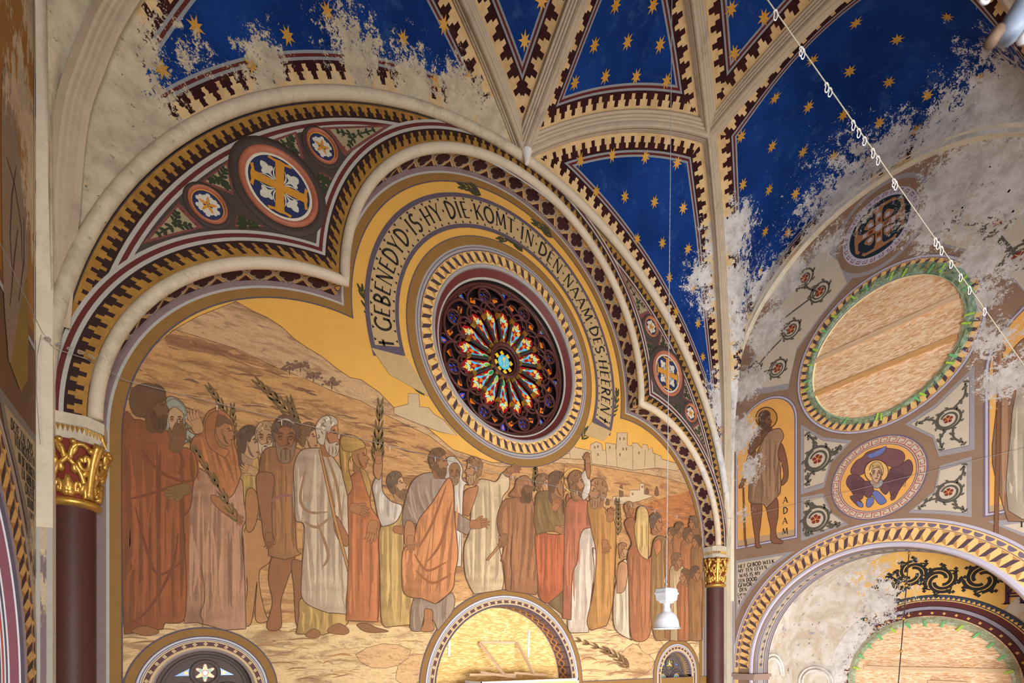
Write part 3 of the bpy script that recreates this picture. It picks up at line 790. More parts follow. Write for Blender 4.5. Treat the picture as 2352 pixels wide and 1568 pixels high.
# hub: yellow petals round a blue roundel with a chalice
mb = MB()
for j in range(8):
    t = 2 * PI * j / 8 + .2; mb.poly(petal4(*RP_(.135, t), .036, .036), onT(.02), 0, GC['gold'])
mb.poly(circ(ROSE_C, .105, 32), onT(.03), 0, GC['lblue'])
h = onT(.033); cx, cz = ROSE_C
mb.poly([(cx - .026, cz + .07), (cx + .026, cz + .07), (cx + .014, cz + .02), (cx + .006, cz - .005), (cx + .006, cz - .05), (cx + .03, cz - .07), (cx - .03, cz - .07), (cx - .006, cz - .05), (cx - .006, cz - .005), (cx - .014, cz + .02)], h, 0, GC['yellow'])
letters(mb, 'C', cx - .078, .055, lambda p: (p[0], YT - .033, cz - .035 + p[1]), 0, GC['yellow']); letters(mb, 'D', cx + .036, .055, lambda p: (p[0], YT - .033, cz - .035 + p[1]), 0, GC['yellow'])
mb.build('hub_roundel', [GLASS], window_1)
bpy.data.objects.remove(rose)

# ------------------------------------------------------------------ inscription ring round the rose
TAN = paint('inscription_tan', (188, 158, 112), .12, 5, .8)
script = empty('inscription_band', parent=wall_back)
mb = MB(); f = onM(.012)
A_0, A_1 = 197, -17
ring(mb, ROSE_C, 1.71, 2.145, f, 1, 120, A_0 + 1.5, A_1 - 1.5); ring(mb, ROSE_C, 1.76, 2.09, onM(.0125), 0, 120, A_0 - 2, A_1 + 2)
mb.poly([RP_(1.70, math.radians(199)), RP_(2.15, math.radians(196)), RP_(2.02, math.radians(205)), RP_(1.62, math.radians(217)), RP_(1.60, math.radians(213))], onM(.0122), 0)
mb.poly([RP_(1.70, math.radians(-19)), RP_(2.15, math.radians(-16)), RP_(2.05, math.radians(-23)), RP_(1.66, math.radians(-29))], onM(.0122), 0)
mb.build('scroll', [TAN, PURPLE], script)
mb = MB()
for i in range(52):                          # little teeth along both edges of the scroll
    a = math.radians(A_0 - 4 + (A_1 - A_0 + 8) * i / 51); d = .011
    for r, s in ((2.082, -1), (1.768, 1)):
        mb.poly([RP_(r, a - d), RP_(r, a + d), RP_(r + s * .034, a)], onM(.0135), 0)
TXT = 'GEBENEDYD.IS.HY.DIE.KOMT.IN.DEN.NAAM.DES.HEEREN'
hgt = .205; rb = 1.83; W = text_width(TXT, .13); span = math.radians(190 + 9.5); wid = span * (rb + .05) / (W * hgt)
def onarc(p): a = math.radians(189.5) - p[0] / (rb + .05); return (ROSE_C[0] + (rb + p[1]) * math.cos(a), DM - .0145, ROSE_C[1] + (rb + p[1]) * math.sin(a))
letters(mb, TXT, 0, hgt, onarc, 0, (1, 1, 1), wid, .13)
letters(mb, '+', -.20, hgt, onarc, 0, (1, 1, 1), wid, .13); letters(mb, '+', span * (rb + .05) + .06, hgt, onarc, 0, (1, 1, 1), wid, .13)
mb.build('lettering', [INK], script)
# gold ground of the middle lobe is part of the mural; palm sprays tucked behind the scroll
LEAF = paint('palm_green', (62, 66, 44), .2, 9, .85)
def spray(mb, pts, n, l, mp, ang=35, w=.03, mi=0, col=(1, 1, 1), tip=True):
    P = spline(pts, 8); m = len(P)
    add_ribbon(mb, P, w * .6, mp, mi, col)
    for i in range(n):
        f = (i + .5) / n; j = min(int(f * (m - 1)), m - 2); a, b = P[j], P[j + 1]
        t = math.atan2(b[1] - a[1], b[0] - a[0]); ll = l * (1 - .45 * f)
        for s in (-1, 1):
            q = t + s * math.radians(ang) * (1 - .4 * f); e = (a[0] + ll * math.cos(q), a[1] + ll * math.sin(q)); mm = ((a[0] + e[0]) / 2 + .06 * ll * math.cos(q + s * 1.5), (a[1] + e[1]) / 2 + .06 * ll * math.sin(q + s * 1.5))
            add_ribbon(mb, spline([a, mm, e], 4), w, mp, mi, col)
for pts in ([(885, 770), (850, 720), (828, 660)], [(1105, 450), (1085, 436), (1058, 428)], [(975, 910), (950, 872), (925, 838)], [(1400, 960), (1413, 930), (1417, 898)], [(1268, 548), (1250, 528), (1226, 512)], [(1188, 562), (1170, 548), (1146, 552)], [(1335, 1010), (1350, 990), (1372, 972)], [(1200, 580), (1188, 562), (1176, 545)]):
    mb = MB(); spray(mb, [pM(*p) for p in pts], 6, .17, onM(.0115), 28, .028); mb.build('palm_spray', [LEAF], script)

# ------------------------------------------------------------------ medallions and foliage on the screen
MED_R = paint('medallion_copper', (172, 104, 78), .22, 8, .5); MED_B = paint('medallion_blue', (44, 50, 86), .2, 8, .7); MED_W = paint('medallion_cream', (206, 200, 184), .12, 8, .75)
MED_G = paint('medallion_gold', (204, 142, 52), .16, 8, .5); RIM = paint('pale_rim', (214, 206, 186), .1, 8, .7); ROSEB = paint('panel_rose', (122, 70, 66), .16, 7, .75)
BEIGE = paint('panel_beige', (162, 146, 114), .14, 7, .8); GREEN = paint('panel_green', (52, 60, 40), .18, 9, .8)
def medallion(c, R, big, sgn):
    m = empty('medallion', parent=screen); cf = (c[0], DF, c[1])
    mb = MB(); mb.lathe([(R * 1.27, 0), (R * 1.27, -.012), (R * 1.04, -.016), (R * 1.03, 0)], cf, 48, 0, axis='y'); mb.build('dark_ring', [PANEL], m, True)
    mb = MB(); mb.lathe([(R * 1.05, 0), (R * 1.03, -.03), (R * .98, -.045), (R * .92, -.04), (R * .87, -.012)], cf, 48, 0, axis='y'); mb.build('copper_ring', [MED_R], m, True)
    mb = MB(); mb.lathe([(R * .87, -.012), (R * .84, -.02), (R * .80, -.014)], cf, 48, 0, axis='y'); mb.build('rim', [RIM if big else MED_G], m, True)
    mb = MB(); mp = onF(.012); mp2 = onF(.015); mp3 = onF(.017); r = R * .80
    mb.poly(circ(c, r, 40), mp, 0)
    if big:                                  # cross with hooked arms, a lily in each quarter
        w = r * .13
        for a in (0, 90, 180, 270):
            ca, sa = math.cos(math.radians(a)), math.sin(math.radians(a)); T = lambda u, v: (c[0] + r * (u * ca - v * sa), c[1] + r * (u * sa + v * ca))
            mb.poly([T(0, -.13), T(.80, -.15), T(.84, -.40), T(.94, -.34), T(.90, -.2), T(.93, 0), T(.90, .2), T(.94, .34), T(.84, .40), T(.80, .15), T(0, .13)], mp3, 2)
            cb, sb = math.cos(math.radians(a + 45)), math.sin(math.radians(a + 45)); T = lambda u, v: (c[0] + r * (u * cb - v * sb), c[1] + r * (u * sb + v * cb))
            mb.poly(spline([T(.20, 0), T(.45, .05), T(.50, .20), T(.60, .24), T(.66, .14), T(.76, .12), T(.86, 0), T(.76, -.12), T(.66, -.14), T(.60, -.24), T(.50, -.20), T(.45, -.05)], 3, True), mp2, 1)
            for s in (-1, 1): mb.poly(spline([T(.20, s * .03), T(.42, s * .16), T(.56, s * .34), T(.50, s * .20), T(.36, s * .06)], 3, True), mp2, 1)
    else:
        for j in range(6):
            a = math.radians(60 * j + 30); q = (c[0] + r * .52 * math.cos(a), c[1] + r * .52 * math.sin(a)); mb.poly(petal4(*q, r * .34, r * .34), mp2, 1)
        for j in range(5):
            a = math.radians(72 * j + 90); T = lambda u, v: (c[0] + r * (u * math.cos(a) - v * math.sin(a)), c[1] + r * (u * math.sin(a) + v * math.cos(a)))
            mb.poly(spline([T(0.02, 0), T(.3, .11), T(.62, 0), T(.3, -.11)], 4, True), mp3, 2)
    mb.build('painted_disc', [MED_B, MED_W, MED_G], m)
def foil(pts, sgn, tri_in=.8):
    """beige field with green foliage, edged in rose"""
    P = [pF(*p) for p in pts]
    if sgn < 0: P = [(2 * XC - x, z) for x, z in P]
    cx, cz = sum(p[0] for p in P) / len(P), sum(p[1] for p in P) / len(P)
    mb = MB(); S = spline(P, 1, True); sh = lambda k: [(cx + (x - cx) * k, cz + (z - cz) * k) for x, z in P]
    mb.poly(sh(1.32), onF(.005), 0); mb.poly(sh(1.0), onF(.007), 1)
    for p in P:                              # lobed leaves into each point
        L = [(cx + (p[0] - cx) * t, cz + (p[1] - cz) * t) for t in (.1, .4, .72)]
        spray(mb, L, 3, .06, onF(.009), 50, .03, 2)
    mb.poly(petal4(cx, cz, .03, .03), onF(.010), 2)
    mb.build('foliage_panel', [ROSEB, BEIGE, GREEN], screen)
TRI = [[(345, 550), (408, 478), (452, 522)], [(472, 418), (520, 380), (530, 440)], [(548, 500), (600, 520), (545, 520)], [(618, 330), (676, 310), (690, 360)], [(735, 400), (758, 412), (738, 448)], [(757, 298), (880, 293), (797, 348)], [(688, 372), (700, 380), (720, 420)]]
for sgn in (1, -1):
    X = lambda x: x if sgn > 0 else 2 * XC - x
    medallion((X(.765), 4.975), .375, True, sgn); medallion((X(.115), 4.45), .165, False, sgn); medallion((X(1.195), 5.65), .165, False, sgn)
    for t in TRI: foil(t, sgn)
    mb = MB()                                # rows of studs round the dark panel
    for P in (oarc(-.34, 60), trilobe(.34)):
        s = length2(P); g, Lt = strip_map(P, lambda p, v: p)
        n = int(Lt / .085)
        for i in range(n):
            x, z = g((i + .5) * Lt / n, 0)
            if (x < XC - .9) != (sgn > 0) or abs(x - XC) < .9: continue
            d = math.hypot(x - OC[0], z - OC[1])
            if d > OR_ - .29 or math.hypot(x - (C1[0] if x < XC else 2 * XC - C1[0]), z - C1[1]) < R1 + .29 or math.hypot(x - C2[0], z - C2[1]) < R2 + .29: continue
            mb.sphere((x, DF - .002, z), .011, 0, n=6)
    o = mb.build('panel_stud', [PANEL], screen); o['kind'] = 'stuff'
# ------------------------------------------------------------------ columns with gilded capitals
SHAFT = paint('porphyry', (76, 44, 40), .2, 4, .5, None, dirt=.3); REDG = paint('capital_red', (120, 44, 30), .2, 9, .7); ABAC = paint('abacus_stone', (196, 184, 162), .2, 8, .85, None, dirt=.5)
GILT2 = paint('gilt_leaf', (204, 160, 82), .26, 11, .42, None, .75, dirt=.5)
def column(sgn, label):
    X = lambda x: x if sgn > 0 else 2 * XC - x
    cx, cy, r = X(-.925), 5.875, .165
    t = empty('column', (cx, cy, -5)); tag(t, label, 'column')
    inv = lambda o: (setattr(o, 'parent', t), setattr(o, 'matrix_parent_inverse', Matrix.Translation((-cx, -cy, 5))), o)[2]
    mb = MB(); mb.lathe([(r * 1.35, -5), (r * 1.35, -4.7), (r * 1.1, -4.65), (r, -4.55), (r, 1.34)], (cx, cy, 0), 40); inv(mb.build('shaft', [SHAFT], None, True))
    mb = MB(); mb.lathe([(r, 1.30), (r + .03, 1.315), (r + .045, 1.34), (r + .03, 1.365), (r, 1.38)], (cx, cy, 0), 40); inv(mb.build('astragal', [GILT2], None, True))
    rz = lambda h: r * .97 + .075 * h ** 1.6
    mb = MB(); mb.lathe([(rz(h), 1.37 + .50 * h) for h in np.linspace(0, 1, 9)], (cx, cy, 0), 40); bell = inv(mb.build('capital', [REDG], None, True))
    def cm(phi, u, h, off=.012):
        a = math.radians(phi + u * 45); rr = rz(h) + off; return (cx + rr * math.cos(a), cy + rr * math.sin(a), 1.37 + .50 * h)
    for phi in (-90, 0, 180) if sgn > 0 else (-90, 180, 0):
        mb = MB()
        for s in (-1, 1):
            b1 = spline([(s * .86, .02), (s * .72, .28), (s * .45, .50), (s * .05, .66), (s * -.25, .80), (s * -.32, .93)], 6)
            mb.tube([cm(phi, u_, h_, .02) for u_, h_ in b1], .023, 7)
            for q in b1[2::3]: mb.sphere(cm(phi, *q, .038), .0085, n=6)
            vol = [(s * (.68 + .27 * (1 - t) * math.cos(2.2 * PI * t + PI)), .66 + .19 * (1 - t * .9) * math.sin(2.2 * PI * t + PI)) for t in np.linspace(0, 1, 22)]
            arch = spline([(s * .10, .66), (s * .22, .86), (s * .55, .93), (s * .92, .82)], 5)
            mb.tube([cm(phi, u_, h_, .026) for u_, h_ in arch], .022, 7); mb.tube([cm(phi, u_, h_, .034) for u_, h_ in vol], .02, 7)
            for q in arch[1::3]: mb.sphere(cm(phi, *q, .044), .008, n=6)
            mb.tube([cm(phi, s * .96 + .02 * s * math.sin(t * 5), t, .03 + .05 * t ** 3) for t in np.linspace(.02, .98, 10)], .028, 7)
            sc = [(s * (.42 + .17 * (1 - t) * math.cos(2.4 * PI * t)), .17 + .14 * (1 - t * .9) * math.sin(2.4 * PI * t)) for t in np.linspace(0, 1, 20)]
            mb.tube([cm(phi, u_, h_, .022) for u_, h_ in sc], .02, 6)
            mb.sphere(cm(phi, s * .80, .84, .05), .03, n=8); mb.sphere(cm(phi, s * .22, .95, .03), .028, n=8)
        for s in (-1, 1):                       # leaf tips curling out between the bands
            for (u0, h0, du, dh) in ((.62, .36, .16, .16), (.30, .42, -.05, .16), (.60, .08, .1, .2), (.14, .78, .12, .12), (.5, .74, .1, -.12)):
                mb.tube([cm(phi, s * (u0 + du * t), h0 + dh * t, .012 + .03 * t * t) for t in np.linspace(0, 1, 6)], .02, 7, rad=[.008, .02, .028, .026, .018, .006])
        for j in range(5):                      # palmette at the foot
            a = (j - 2) * .5; l = .34 - .05 * abs(j - 2)
            pts = [(math.sin(a) * l * .95 * t, .04 + math.cos(a) * l * t) for t in np.linspace(0, 1, 7)]
            mb.tube([cm(phi, u_, h_, .012 + .02 * (i / 6) ** 2) for i, (u_, h_) in enumerate(pts)], .02, 7, rad=[.016 + .022 * math.sin(PI * min(1, .15 + i / 7)) for i in range(7)])
        mb.build('gilt_scrollwork', [GILT2], bell, True)
    pl = [(X(-1.1), 5.665), (X(-.80), 5.665), (X(-.69), 5.775), (X(-.69), 6.0), (X(-1.1), 6.0)]
    def tier(name, z0, z1, g0, g1, mat):
        c0 = (X(-1.1), 6.0); sc = lambda g: [(c0[0] + (p[0] - c0[0]) * g, c0[1] + (p[1] - c0[1]) * g) for p in pl]
        mb = MB(); A, B = [(p[0], p[1], z0) for p in sc(g0)], [(p[0], p[1], z1) for p in sc(g1)]
        mb.strip(A, B, 0, closed=True); mb.add(A, [tuple(range(5))]); mb.add(B, [tuple(range(5))]); return inv(mb.build(name, [mat]))
    ab = tier('abacus', 2.0, 2.10, 1.0, 1.0, ABAC); tier('abacus_fillet', 1.935, 2.0, .955, .955, ABAC); tier('abacus_slope', 1.865, 1.935, .86, .955, ABAC)
    mb = MB(); c0 = (X(-1.1), 6.0); q = [(c0[0] + (p[0] - c0[0]) * .957, c0[1] + (p[1] - c0[1]) * .957) for p in pl]
    for a, b, n in ((q[0], q[1], 9), (q[1], q[2], 5), (q[2], q[3], 7)):
        for i in range(n):
            f0, f1 = i / n, (i + 1) / n; A = (a[0] + (b[0] - a[0]) * f0, a[1] + (b[1] - a[1]) * f0); B = (a[0] + (b[0] - a[0]) * f1, a[1] + (b[1] - a[1]) * f1)
            nx, ny = (b[1] - a[1]), -(b[0] - a[0]); l = math.hypot(nx, ny); k = sgn * .012 / l
            m_ = ((A[0] + B[0]) / 2 + nx * k, (A[1] + B[1]) / 2 + ny * k)
            mb.add([(*A, 1.995), (*B, 1.995), (*m_, 1.94), ((A[0] + B[0]) / 2, (A[1] + B[1]) / 2, 1.94), (m_[0], m_[1], 1.995)], [(0, 4, 2), (4, 1, 2), (0, 2, 3), (1, 3, 2)])
    inv(mb.build('gilt_zigzag', [GILT2]))
    return t
column(1, 'dark red column with a large gilded scroll capital beside the text panel DEZE ZAL ONS')
column(-1, 'slender dark red column with a gilded capital beside the text panel HET GEBOD WELK')

# ------------------------------------------------------------------ board, timber
def osb_mat(name, base, light, dark, plane):
    m, nt, b = new_mat(name); p = nt.pos()
    def strands(rot, sc, seed):
        mp = nt.n.new('ShaderNodeMapping'); nt.l.new(p, mp.inputs[0]); mp.inputs['Location'].default_value = (seed, seed, seed)
        mp.inputs['Rotation'].default_value = (rot, 0, 0) if plane == 'X' else (0, rot, 0)
        mp.inputs['Scale'].default_value = (1, sc[0], sc[1]) if plane == 'X' else (sc[0], 1, sc[1])
        v = nt.n.new('ShaderNodeTexVoronoi'); nt.l.new(mp.outputs[0], v.inputs['Vector']); v.inputs['Scale'].default_value = 1.0
        s = nt.sep(v.outputs['Color']); return s[0], s[1]
    a, a2 = strands(.3, (13, 58), 1.3); c, c2 = strands(-.45, (15, 64), 4.1); e, e2 = strands(1.0, (14, 60), 7.7)
    col = nt.mix(nt.ramp(a, .1, .9), lin(dark), lin(light)); col2 = nt.mix(nt.ramp(c, .1, .9), lin(base), lin(light)); col3 = nt.mix(nt.ramp(e, .0, .9), lin(dark), lin(base))
    col = nt.mix(nt.m('GREATER_THAN', c2, .55), col, col2); col = nt.mix(nt.m('GREATER_THAN', e2, .72), col, col3)
    col = nt.mix(.25, col, lin(base))
    n = nt.noise(p, 50.0, 3, .6); return finish(m, nt, b, col, .7, n, .12)
OSB_X = osb_mat('strand_board', (232, 192, 150), (250, 226, 194), (204, 148, 98), 'X')
OSB_Y = osb_mat('strand_board_warm', (232, 190, 118), (248, 222, 160), (206, 158, 86), 'Y')
def timber_mat(name, rgb, axis):
    m, nt, b = new_mat(name); p = nt.pos(); s = [22, 22, 22]; s[axis] = 1.2
    n = nt.noise(nt.scale(p, tuple(s)), 3.0, 4, .6, .6); c = lin(rgb)
    return finish(m, nt, b, nt.mix(nt.ramp(n, .3, .7), c, tuple(x * .78 for x in c)), .6, n, .06)
TIMB = timber_mat('pale_timber', (226, 192, 154), 1)
STONEW = paint('window_stone', (96, 84, 80), .16, 7, .75); STONEL = paint('window_lip', (172, 160, 150), .12, 7, .75); CREAM = paint('cream_ring', (206, 176, 130), .1, 8, .75)
PURB = paint('purple_band', (96, 66, 70), .14, 8, .75); WHITEP = paint('white_ring', (194, 192, 196), .08, 8, .7)

def quatre(mb, c, r, mp, mi):
    for a in range(4):
        q = math.radians(90 * a); mb.poly(circ((c[0] + r * .55 * math.cos(q), c[1] + r * .55 * math.sin(q)), r * .45, 8), mp, mi)
def lower_frame(win, c, R, rings, nq, zb=-1.4):
    """painted rings round a round-headed window; rings = [(r0, r1, mat index)]"""
    def path(r): return [(c[0] - r, zb)] + arc(c, r, 180, 0, 48) + [(c[0] + r, zb)]
    mb = MB()
    for r0, r1, mi in rings: mb.strip([onM(.019)(p) for p in path(r0)], [onM(.019)(p) for p in path(r1)], mi)
    rp = [(a + b) / 2 for a, b, m_ in rings if m_ == 2][0]
    for i in range(nq):
        a = math.radians(180 * (i + .5) / nq); quatre(mb, (c[0] + rp * math.cos(a), c[1] + rp * math.sin(a)), .026 if R > 1 else .02, onM(.021), 3)
    mb.build('painted_ring', [BROWN, PURPLE, PURB, CREAM, WHITEP], win)
    return path
for wi, (c, R) in enumerate(LOWW):
    win = empty('window_%d' % (wi + 2)); tag(win, kind='structure')
    if R < 1:
        path = lower_frame(win, c, R, [(.69, .675, 1), (.675, .60, 0), (.60, .588, 1), (.588, .57, 4), (.57, .562, 1), (.562, .553, 4), (.553, .548, 1), (.548, .535, 3), (.535, .493, 2), (.493, .47, 3)], 17)
        mb = MB(); P = path(.47); Q = path(R)
        mb.strip([(p[0], DM - .019, p[1]) for p in P], [(p[0], DM + .02, p[1]) for p in Q], 0); mb.build('stone_lip', [STONEL], win, True)
        mb = MB(); mb.strip([(p[0], DM, p[1]) for p in Q], [(p[0], DM + .30, p[1]) for p in Q], 0); so = mb.build('soffit', [STONEW], win, True)
        for i in range(34):                    # lozenge chain on the soffit
            a0, a1 = math.radians(-20 + 220 * i / 34), math.radians(-20 + 220 * (i + 1) / 34); am = (a0 + a1) / 2; rr = R - .003
            T = lambda a, y: (c[0] + rr * math.cos(a), DM + y, c[1] + rr * math.sin(a))
            mb = MB()
            for (k0, mi) in ((1.0, 0), (.66, 1), (.36, 0)):
                rr -= .0008; w = (a1 - a0) / 2 * k0; d = .075 * k0; mb.add([T(am - w, .13), T(am, .13 - d), T(am + w, .13), T(am, .13 + d)], [(0, 1, 2, 3)], mi)
            mb.build('lozenge', [GOLDP, PURB], so)
        YW = DM + .16; w3 = lambda off: (lambda p: (p[0], YW - off, p[1]))
        mb = MB(); mb.poly(arch_open(c, R + .02, -3.2), w3(-.06), 0, lin((40, 36, 36))); mb.build('glazing_ground', [GLASS], win)
        # stone plate with openings: sexfoil, two spandrel triangles, two lights
        hx = (c[0], c[1] + .205)
        sexf = []
        for i in range(72):
            t = 2 * PI * i / 72; sexf.append((hx[0] + (.073 + .026 * math.cos(6 * (t - PI / 2))) * math.cos(t), hx[1] + (.073 + .026 * math.cos(6 * (t - PI / 2))) * math.sin(t)))
        tris = [[(c[0] + s * .13, c[1] + .26), (c[0] + s * .125, c[1] + .175), (c[0] + s * .275, c[1] + .175)] for s in (-1, 1)]
        lights = [arch_open((c[0] + s * .20, c[1] - .10), .115, -3.1, 16) for s in (-1, 1)]
        mb = MB(); mb.slab(arch_open(c, R + .01, -3.2), w3(0), w3(-.05), 0, holes=[sexf[::-1]] + tris + lights); mb.build('tracery_plate', [STONEW], win)
        mb = MB(); mb.tube([(hx[0] + .125 * math.cos(t), YW - .012, hx[1] + .125 * math.sin(t)) for t in np.linspace(0, 2 * PI, 33)[:-1]], .02, 8, closed=True)
        for s in (-1, 1):
            for rr in (.19, .145):
                mb.tube([(c[0] + s * .20 + rr * math.cos(t), YW - .015, c[1] - .10 + rr * math.sin(t)) for t in np.linspace(-.4, PI + .4, 26)], .016, 8)
        mb.tube([(c[0] + (R - .05) * math.cos(t), YW - .01, c[1] + (R - .05) * math.sin(t)) for t in np.linspace(-.3, PI + .3, 40)], .018, 8)
        mb.build('tracery_moulding', [STONEW], win, True)
        mb = MB(); g = w3(-.02); g2 = w3(-.016); g3 = w3(-.012)
        mb.poly(circ(hx, .105, 24), g, 0, lin((214, 40, 30)))
        for i in range(6):
            t = PI / 2 + PI / 3 * i; mb.poly(circ((hx[0] + .078 * math.cos(t), hx[1] + .078 * math.sin(t)), .011, 8), g3, 0, GC['yellow'])
            mb.poly(circ((hx[0] + .05 * math.cos(t), hx[1] + .05 * math.sin(t)), .02, 8), g2, 0, GC['gold'] if i % 2 == 0 else GC['green'])
            mb.poly(circ((hx[0] + .045 * math.cos(t + PI / 6), hx[1] + .045 * math.sin(t + PI / 6)), .007, 6), g3, 0, GC['pale'])
        mb.poly(circ(hx, .022, 12), g3, 0, GC['white'])
        for s in (-1, 1):
            mb.poly(tris[0 if s < 0 else 1], g, 0, GC['sky']); mb.poly(circ((c[0] + s * .17, c[1] + .205), .02, 10), g2, 0, GC['gold'])
            q = (c[0] + s * .20, c[1] - .10); mb.poly(arch_open(q, .12, -3.1, 16), g, 0, GC['pale'])
            ring(mb, q, .085, .12, g2, 0, 24, 0, 180, GC['sky']); ring(mb, q, .10, .115, g3, 0, 24, 0, 180, GC['gold'])
            mb.poly(petal4(q[0], q[1] + .055, .035, .03), g3, 0, GC['lgreen']); mb.poly(circ((q[0], q[1] + .05), .018, 8), w3(-.010), 0, GC['white'])
            for k in range(4): mb.poly([(q[0] - .08, q[1] - .12 - k * .12), (q[0] - .074, q[1] - .12 - k * .12), (q[0] + .08, q[1] - .03 - k * .12), (q[0] + .074, q[1] - .03 - k * .12)], g2, 0, GC['dark'])
        mb.build('stained_glass', [GLASS], win)
    else:
        path = lower_frame(win, c, R, [(1.425, 1.41, 1), (1.41, 1.34, 0), (1.34, 1.33, 1), (1.33, 1.305, 4), (1.305, 1.298, 1), (1.298, 1.285, 4), (1.285, 1.279, 1), (1.279, 1.265, 3), (1.265, 1.222, 2), (1.222, 1.205, 3), (1.205, 1.18, 1)], 33, -3)
        mb = MB(); Q = path(R); mb.strip([(p[0], DM - .019, p[1]) for p in Q], [(p[0], DM + .36, p[1]) for p in Q], 0); so = mb.build('soffit', [PURB], win, True)
        mb = MB(); mb.strip([(c[0] + (R - .001) * math.cos(t), DM + .29, c[1] + (R - .001) * math.sin(t)) for t in np.linspace(-.6, PI + .6, 60)], [(c[0] + (R - .05) * math.cos(t), DM + .36, c[1] + (R - .05) * math.sin(t)) for t in np.linspace(-.6, PI + .6, 60)]); mb.build('stone_lip', [STONEL], win)
        n = 34; ORA = paint('guilloche_orange', (224, 156, 82), .12, 9, .7)
        for i in range(n):                     # guilloche: interlaced orange loops, dark eyes
            a0 = math.radians(-15 + 210 * i / n); st = math.radians(210 / n); rr = R - .003
            T = lambda a, y, d=0: (c[0] + (rr - d) * math.cos(a), DM + y, c[1] + (rr - d) * math.sin(a))
            mb = MB()
            for s in (-1, 1):
                A = [T(a0 + st * t, .15 + s * .07 * math.cos(PI * t), .001 + .0006 * (s > 0)) for t in np.linspace(0, 1, 9)]; B = [T(a0 + st * t, .15 + s * .07 * math.cos(PI * t) + .032, .001 + .0006 * (s > 0)) for t in np.linspace(0, 1, 9)]
                mb.strip(A, B, 0)
            mb.add([T(a0 + .22 * st * math.cos(t), .166 + .026 * math.sin(t), .002) for t in np.linspace(0, 2 * PI, 13)[:-1]], [tuple(range(12))], 1)
            mb.build('guilloche_link', [ORA, PURPLE], so)
        # strand board closing the opening, with battens, studs and a boarded box
        bd = empty('board_infill', (c[0], DM + .3, -3)); tag(bd, 'warm strand board closing the large round-headed window in the end wall', 'board')
        fix = lambda o: (setattr(o, 'parent', bd), setattr(o, 'matrix_parent_inverse', Matrix.Translation((-c[0], -DM - .3, 3))), o)[2]
        seams = [(-1.3, -.62), (-.62, .45), (.45, 1.3)]
        for x0, x1 in seams:
            pts = [(x, z) for x, z in arch_open(c, R + .02, -3.0, 60)]
            cl = []
            xs = np.linspace(max(c[0] + x0, c[0] - R), min(c[0] + x1, c[0] + R), 24)
            top = [(x, c[1] + math.sqrt(max(R * R - (x - c[0]) ** 2, 0))) for x in xs]
            mb = MB(); mb.slab([(xs[0] + .001, -3.0)] + top + [(xs[-1] - .001, -3.0)], lambda p: (p[0], DM + .30, p[1]), lambda p: (p[0], DM + .32, p[1])); fix(mb.build('board_sheet', [OSB_Y]))
        pB = lambda px, py, Y: (lambda d: tuple(d * (Y / d.y)))(ray(px, py))
        WST = paint('galvanised_white', (232, 230, 226), .05, 20, .5)
        for a, b in (((1032, 1455), (1031, 1506)), ((1215, 1447), (1213, 1509))):
            mb = MB(); mb.beam(pB(*a, DM + .29), pB(*b, DM + .29), .03, .012, 0, up=(0, 1, 0)); fix(mb.build('steel_strip', [WST]))
        br = empty('timber_bracket', (c[0], DM + .2, -.4)); tag(br, 'pale timber trestle of battens in front of the warm strand board', 'timber frame')
        fb = lambda o: (setattr(o, 'parent', br), setattr(o, 'matrix_parent_inverse', Matrix.Translation((-c[0], -DM - .2, .4))), o)[2]
        for a, ya, b, yb in (((1100, 1475), .27, (1187, 1475), .27), ((1102, 1476), .24, (1160, 1551), -.10), ((1187, 1476), .24, (1226, 1546), -.10), ((1078, 1549), -.02, (1184, 1549), -.06), ((1103, 1544), .02, (1183, 1555), -.14), ((1180, 1545), .0, (1255, 1550), -.06)):
            mb = MB(); mb.beam(pB(*a, DM + ya), pB(*b, DM + yb), .034, .034); fb(mb.build('batten', [TIMB]))
        bx = empty('boarded_box', (4.0, 5.7, -5)); tag(bx, 'strand board box with white taped edges at the foot of the window', 'box')
        fx = lambda o: (setattr(o, 'parent', bx), setattr(o, 'matrix_parent_inverse', Matrix.Translation((-4.0, -5.7, 5))), o)[2]
        p0, p1 = pB(1104, 1561, 5.55), pB(1320, 1556, 5.62); zt = -.392
        mb = MB(); mb.box((p0[0], 5.55, -5.0), (p1[0], 5.96, zt)); fx(mb.build('box_body', [OSB_Y]))
        mb = MB(); mb.box((p0[0] - .01, 5.535, zt - .02), (p1[0] + .01, 5.56, zt + .012)); mb.box((p0[0] - .012, 5.535, zt - .02), (p0[0] + .012, 5.97, zt + .012)); mb.box((p1[0] - .012, 5.535, -5), (p1[0] + .012, 5.56, zt + .012)); fx(mb.build('taped_edge', [WST]))
# band under the mural
mb = MB(); mb.strip([onM(.0185)((x, -.47)) for x in (-.9, 8.7)], [onM(.0185)((x, -.62)) for x in (-.9, 8.7)], 0); mb.strip([onM(.0186)((x, -.46)) for x in (-.9, 8.7)], [onM(.0186)((x, -.472)) for x in (-.9, 8.7)], 1); mb.strip([onM(.0187)((x, -.60)) for x in (-.9, 8.7)], [onM(.0187)((x, -.66)) for x in (-.9, 8.7)], 2)
mb.build('sill_band', [BROWN, PURPLE, GOLDSKY], frame)
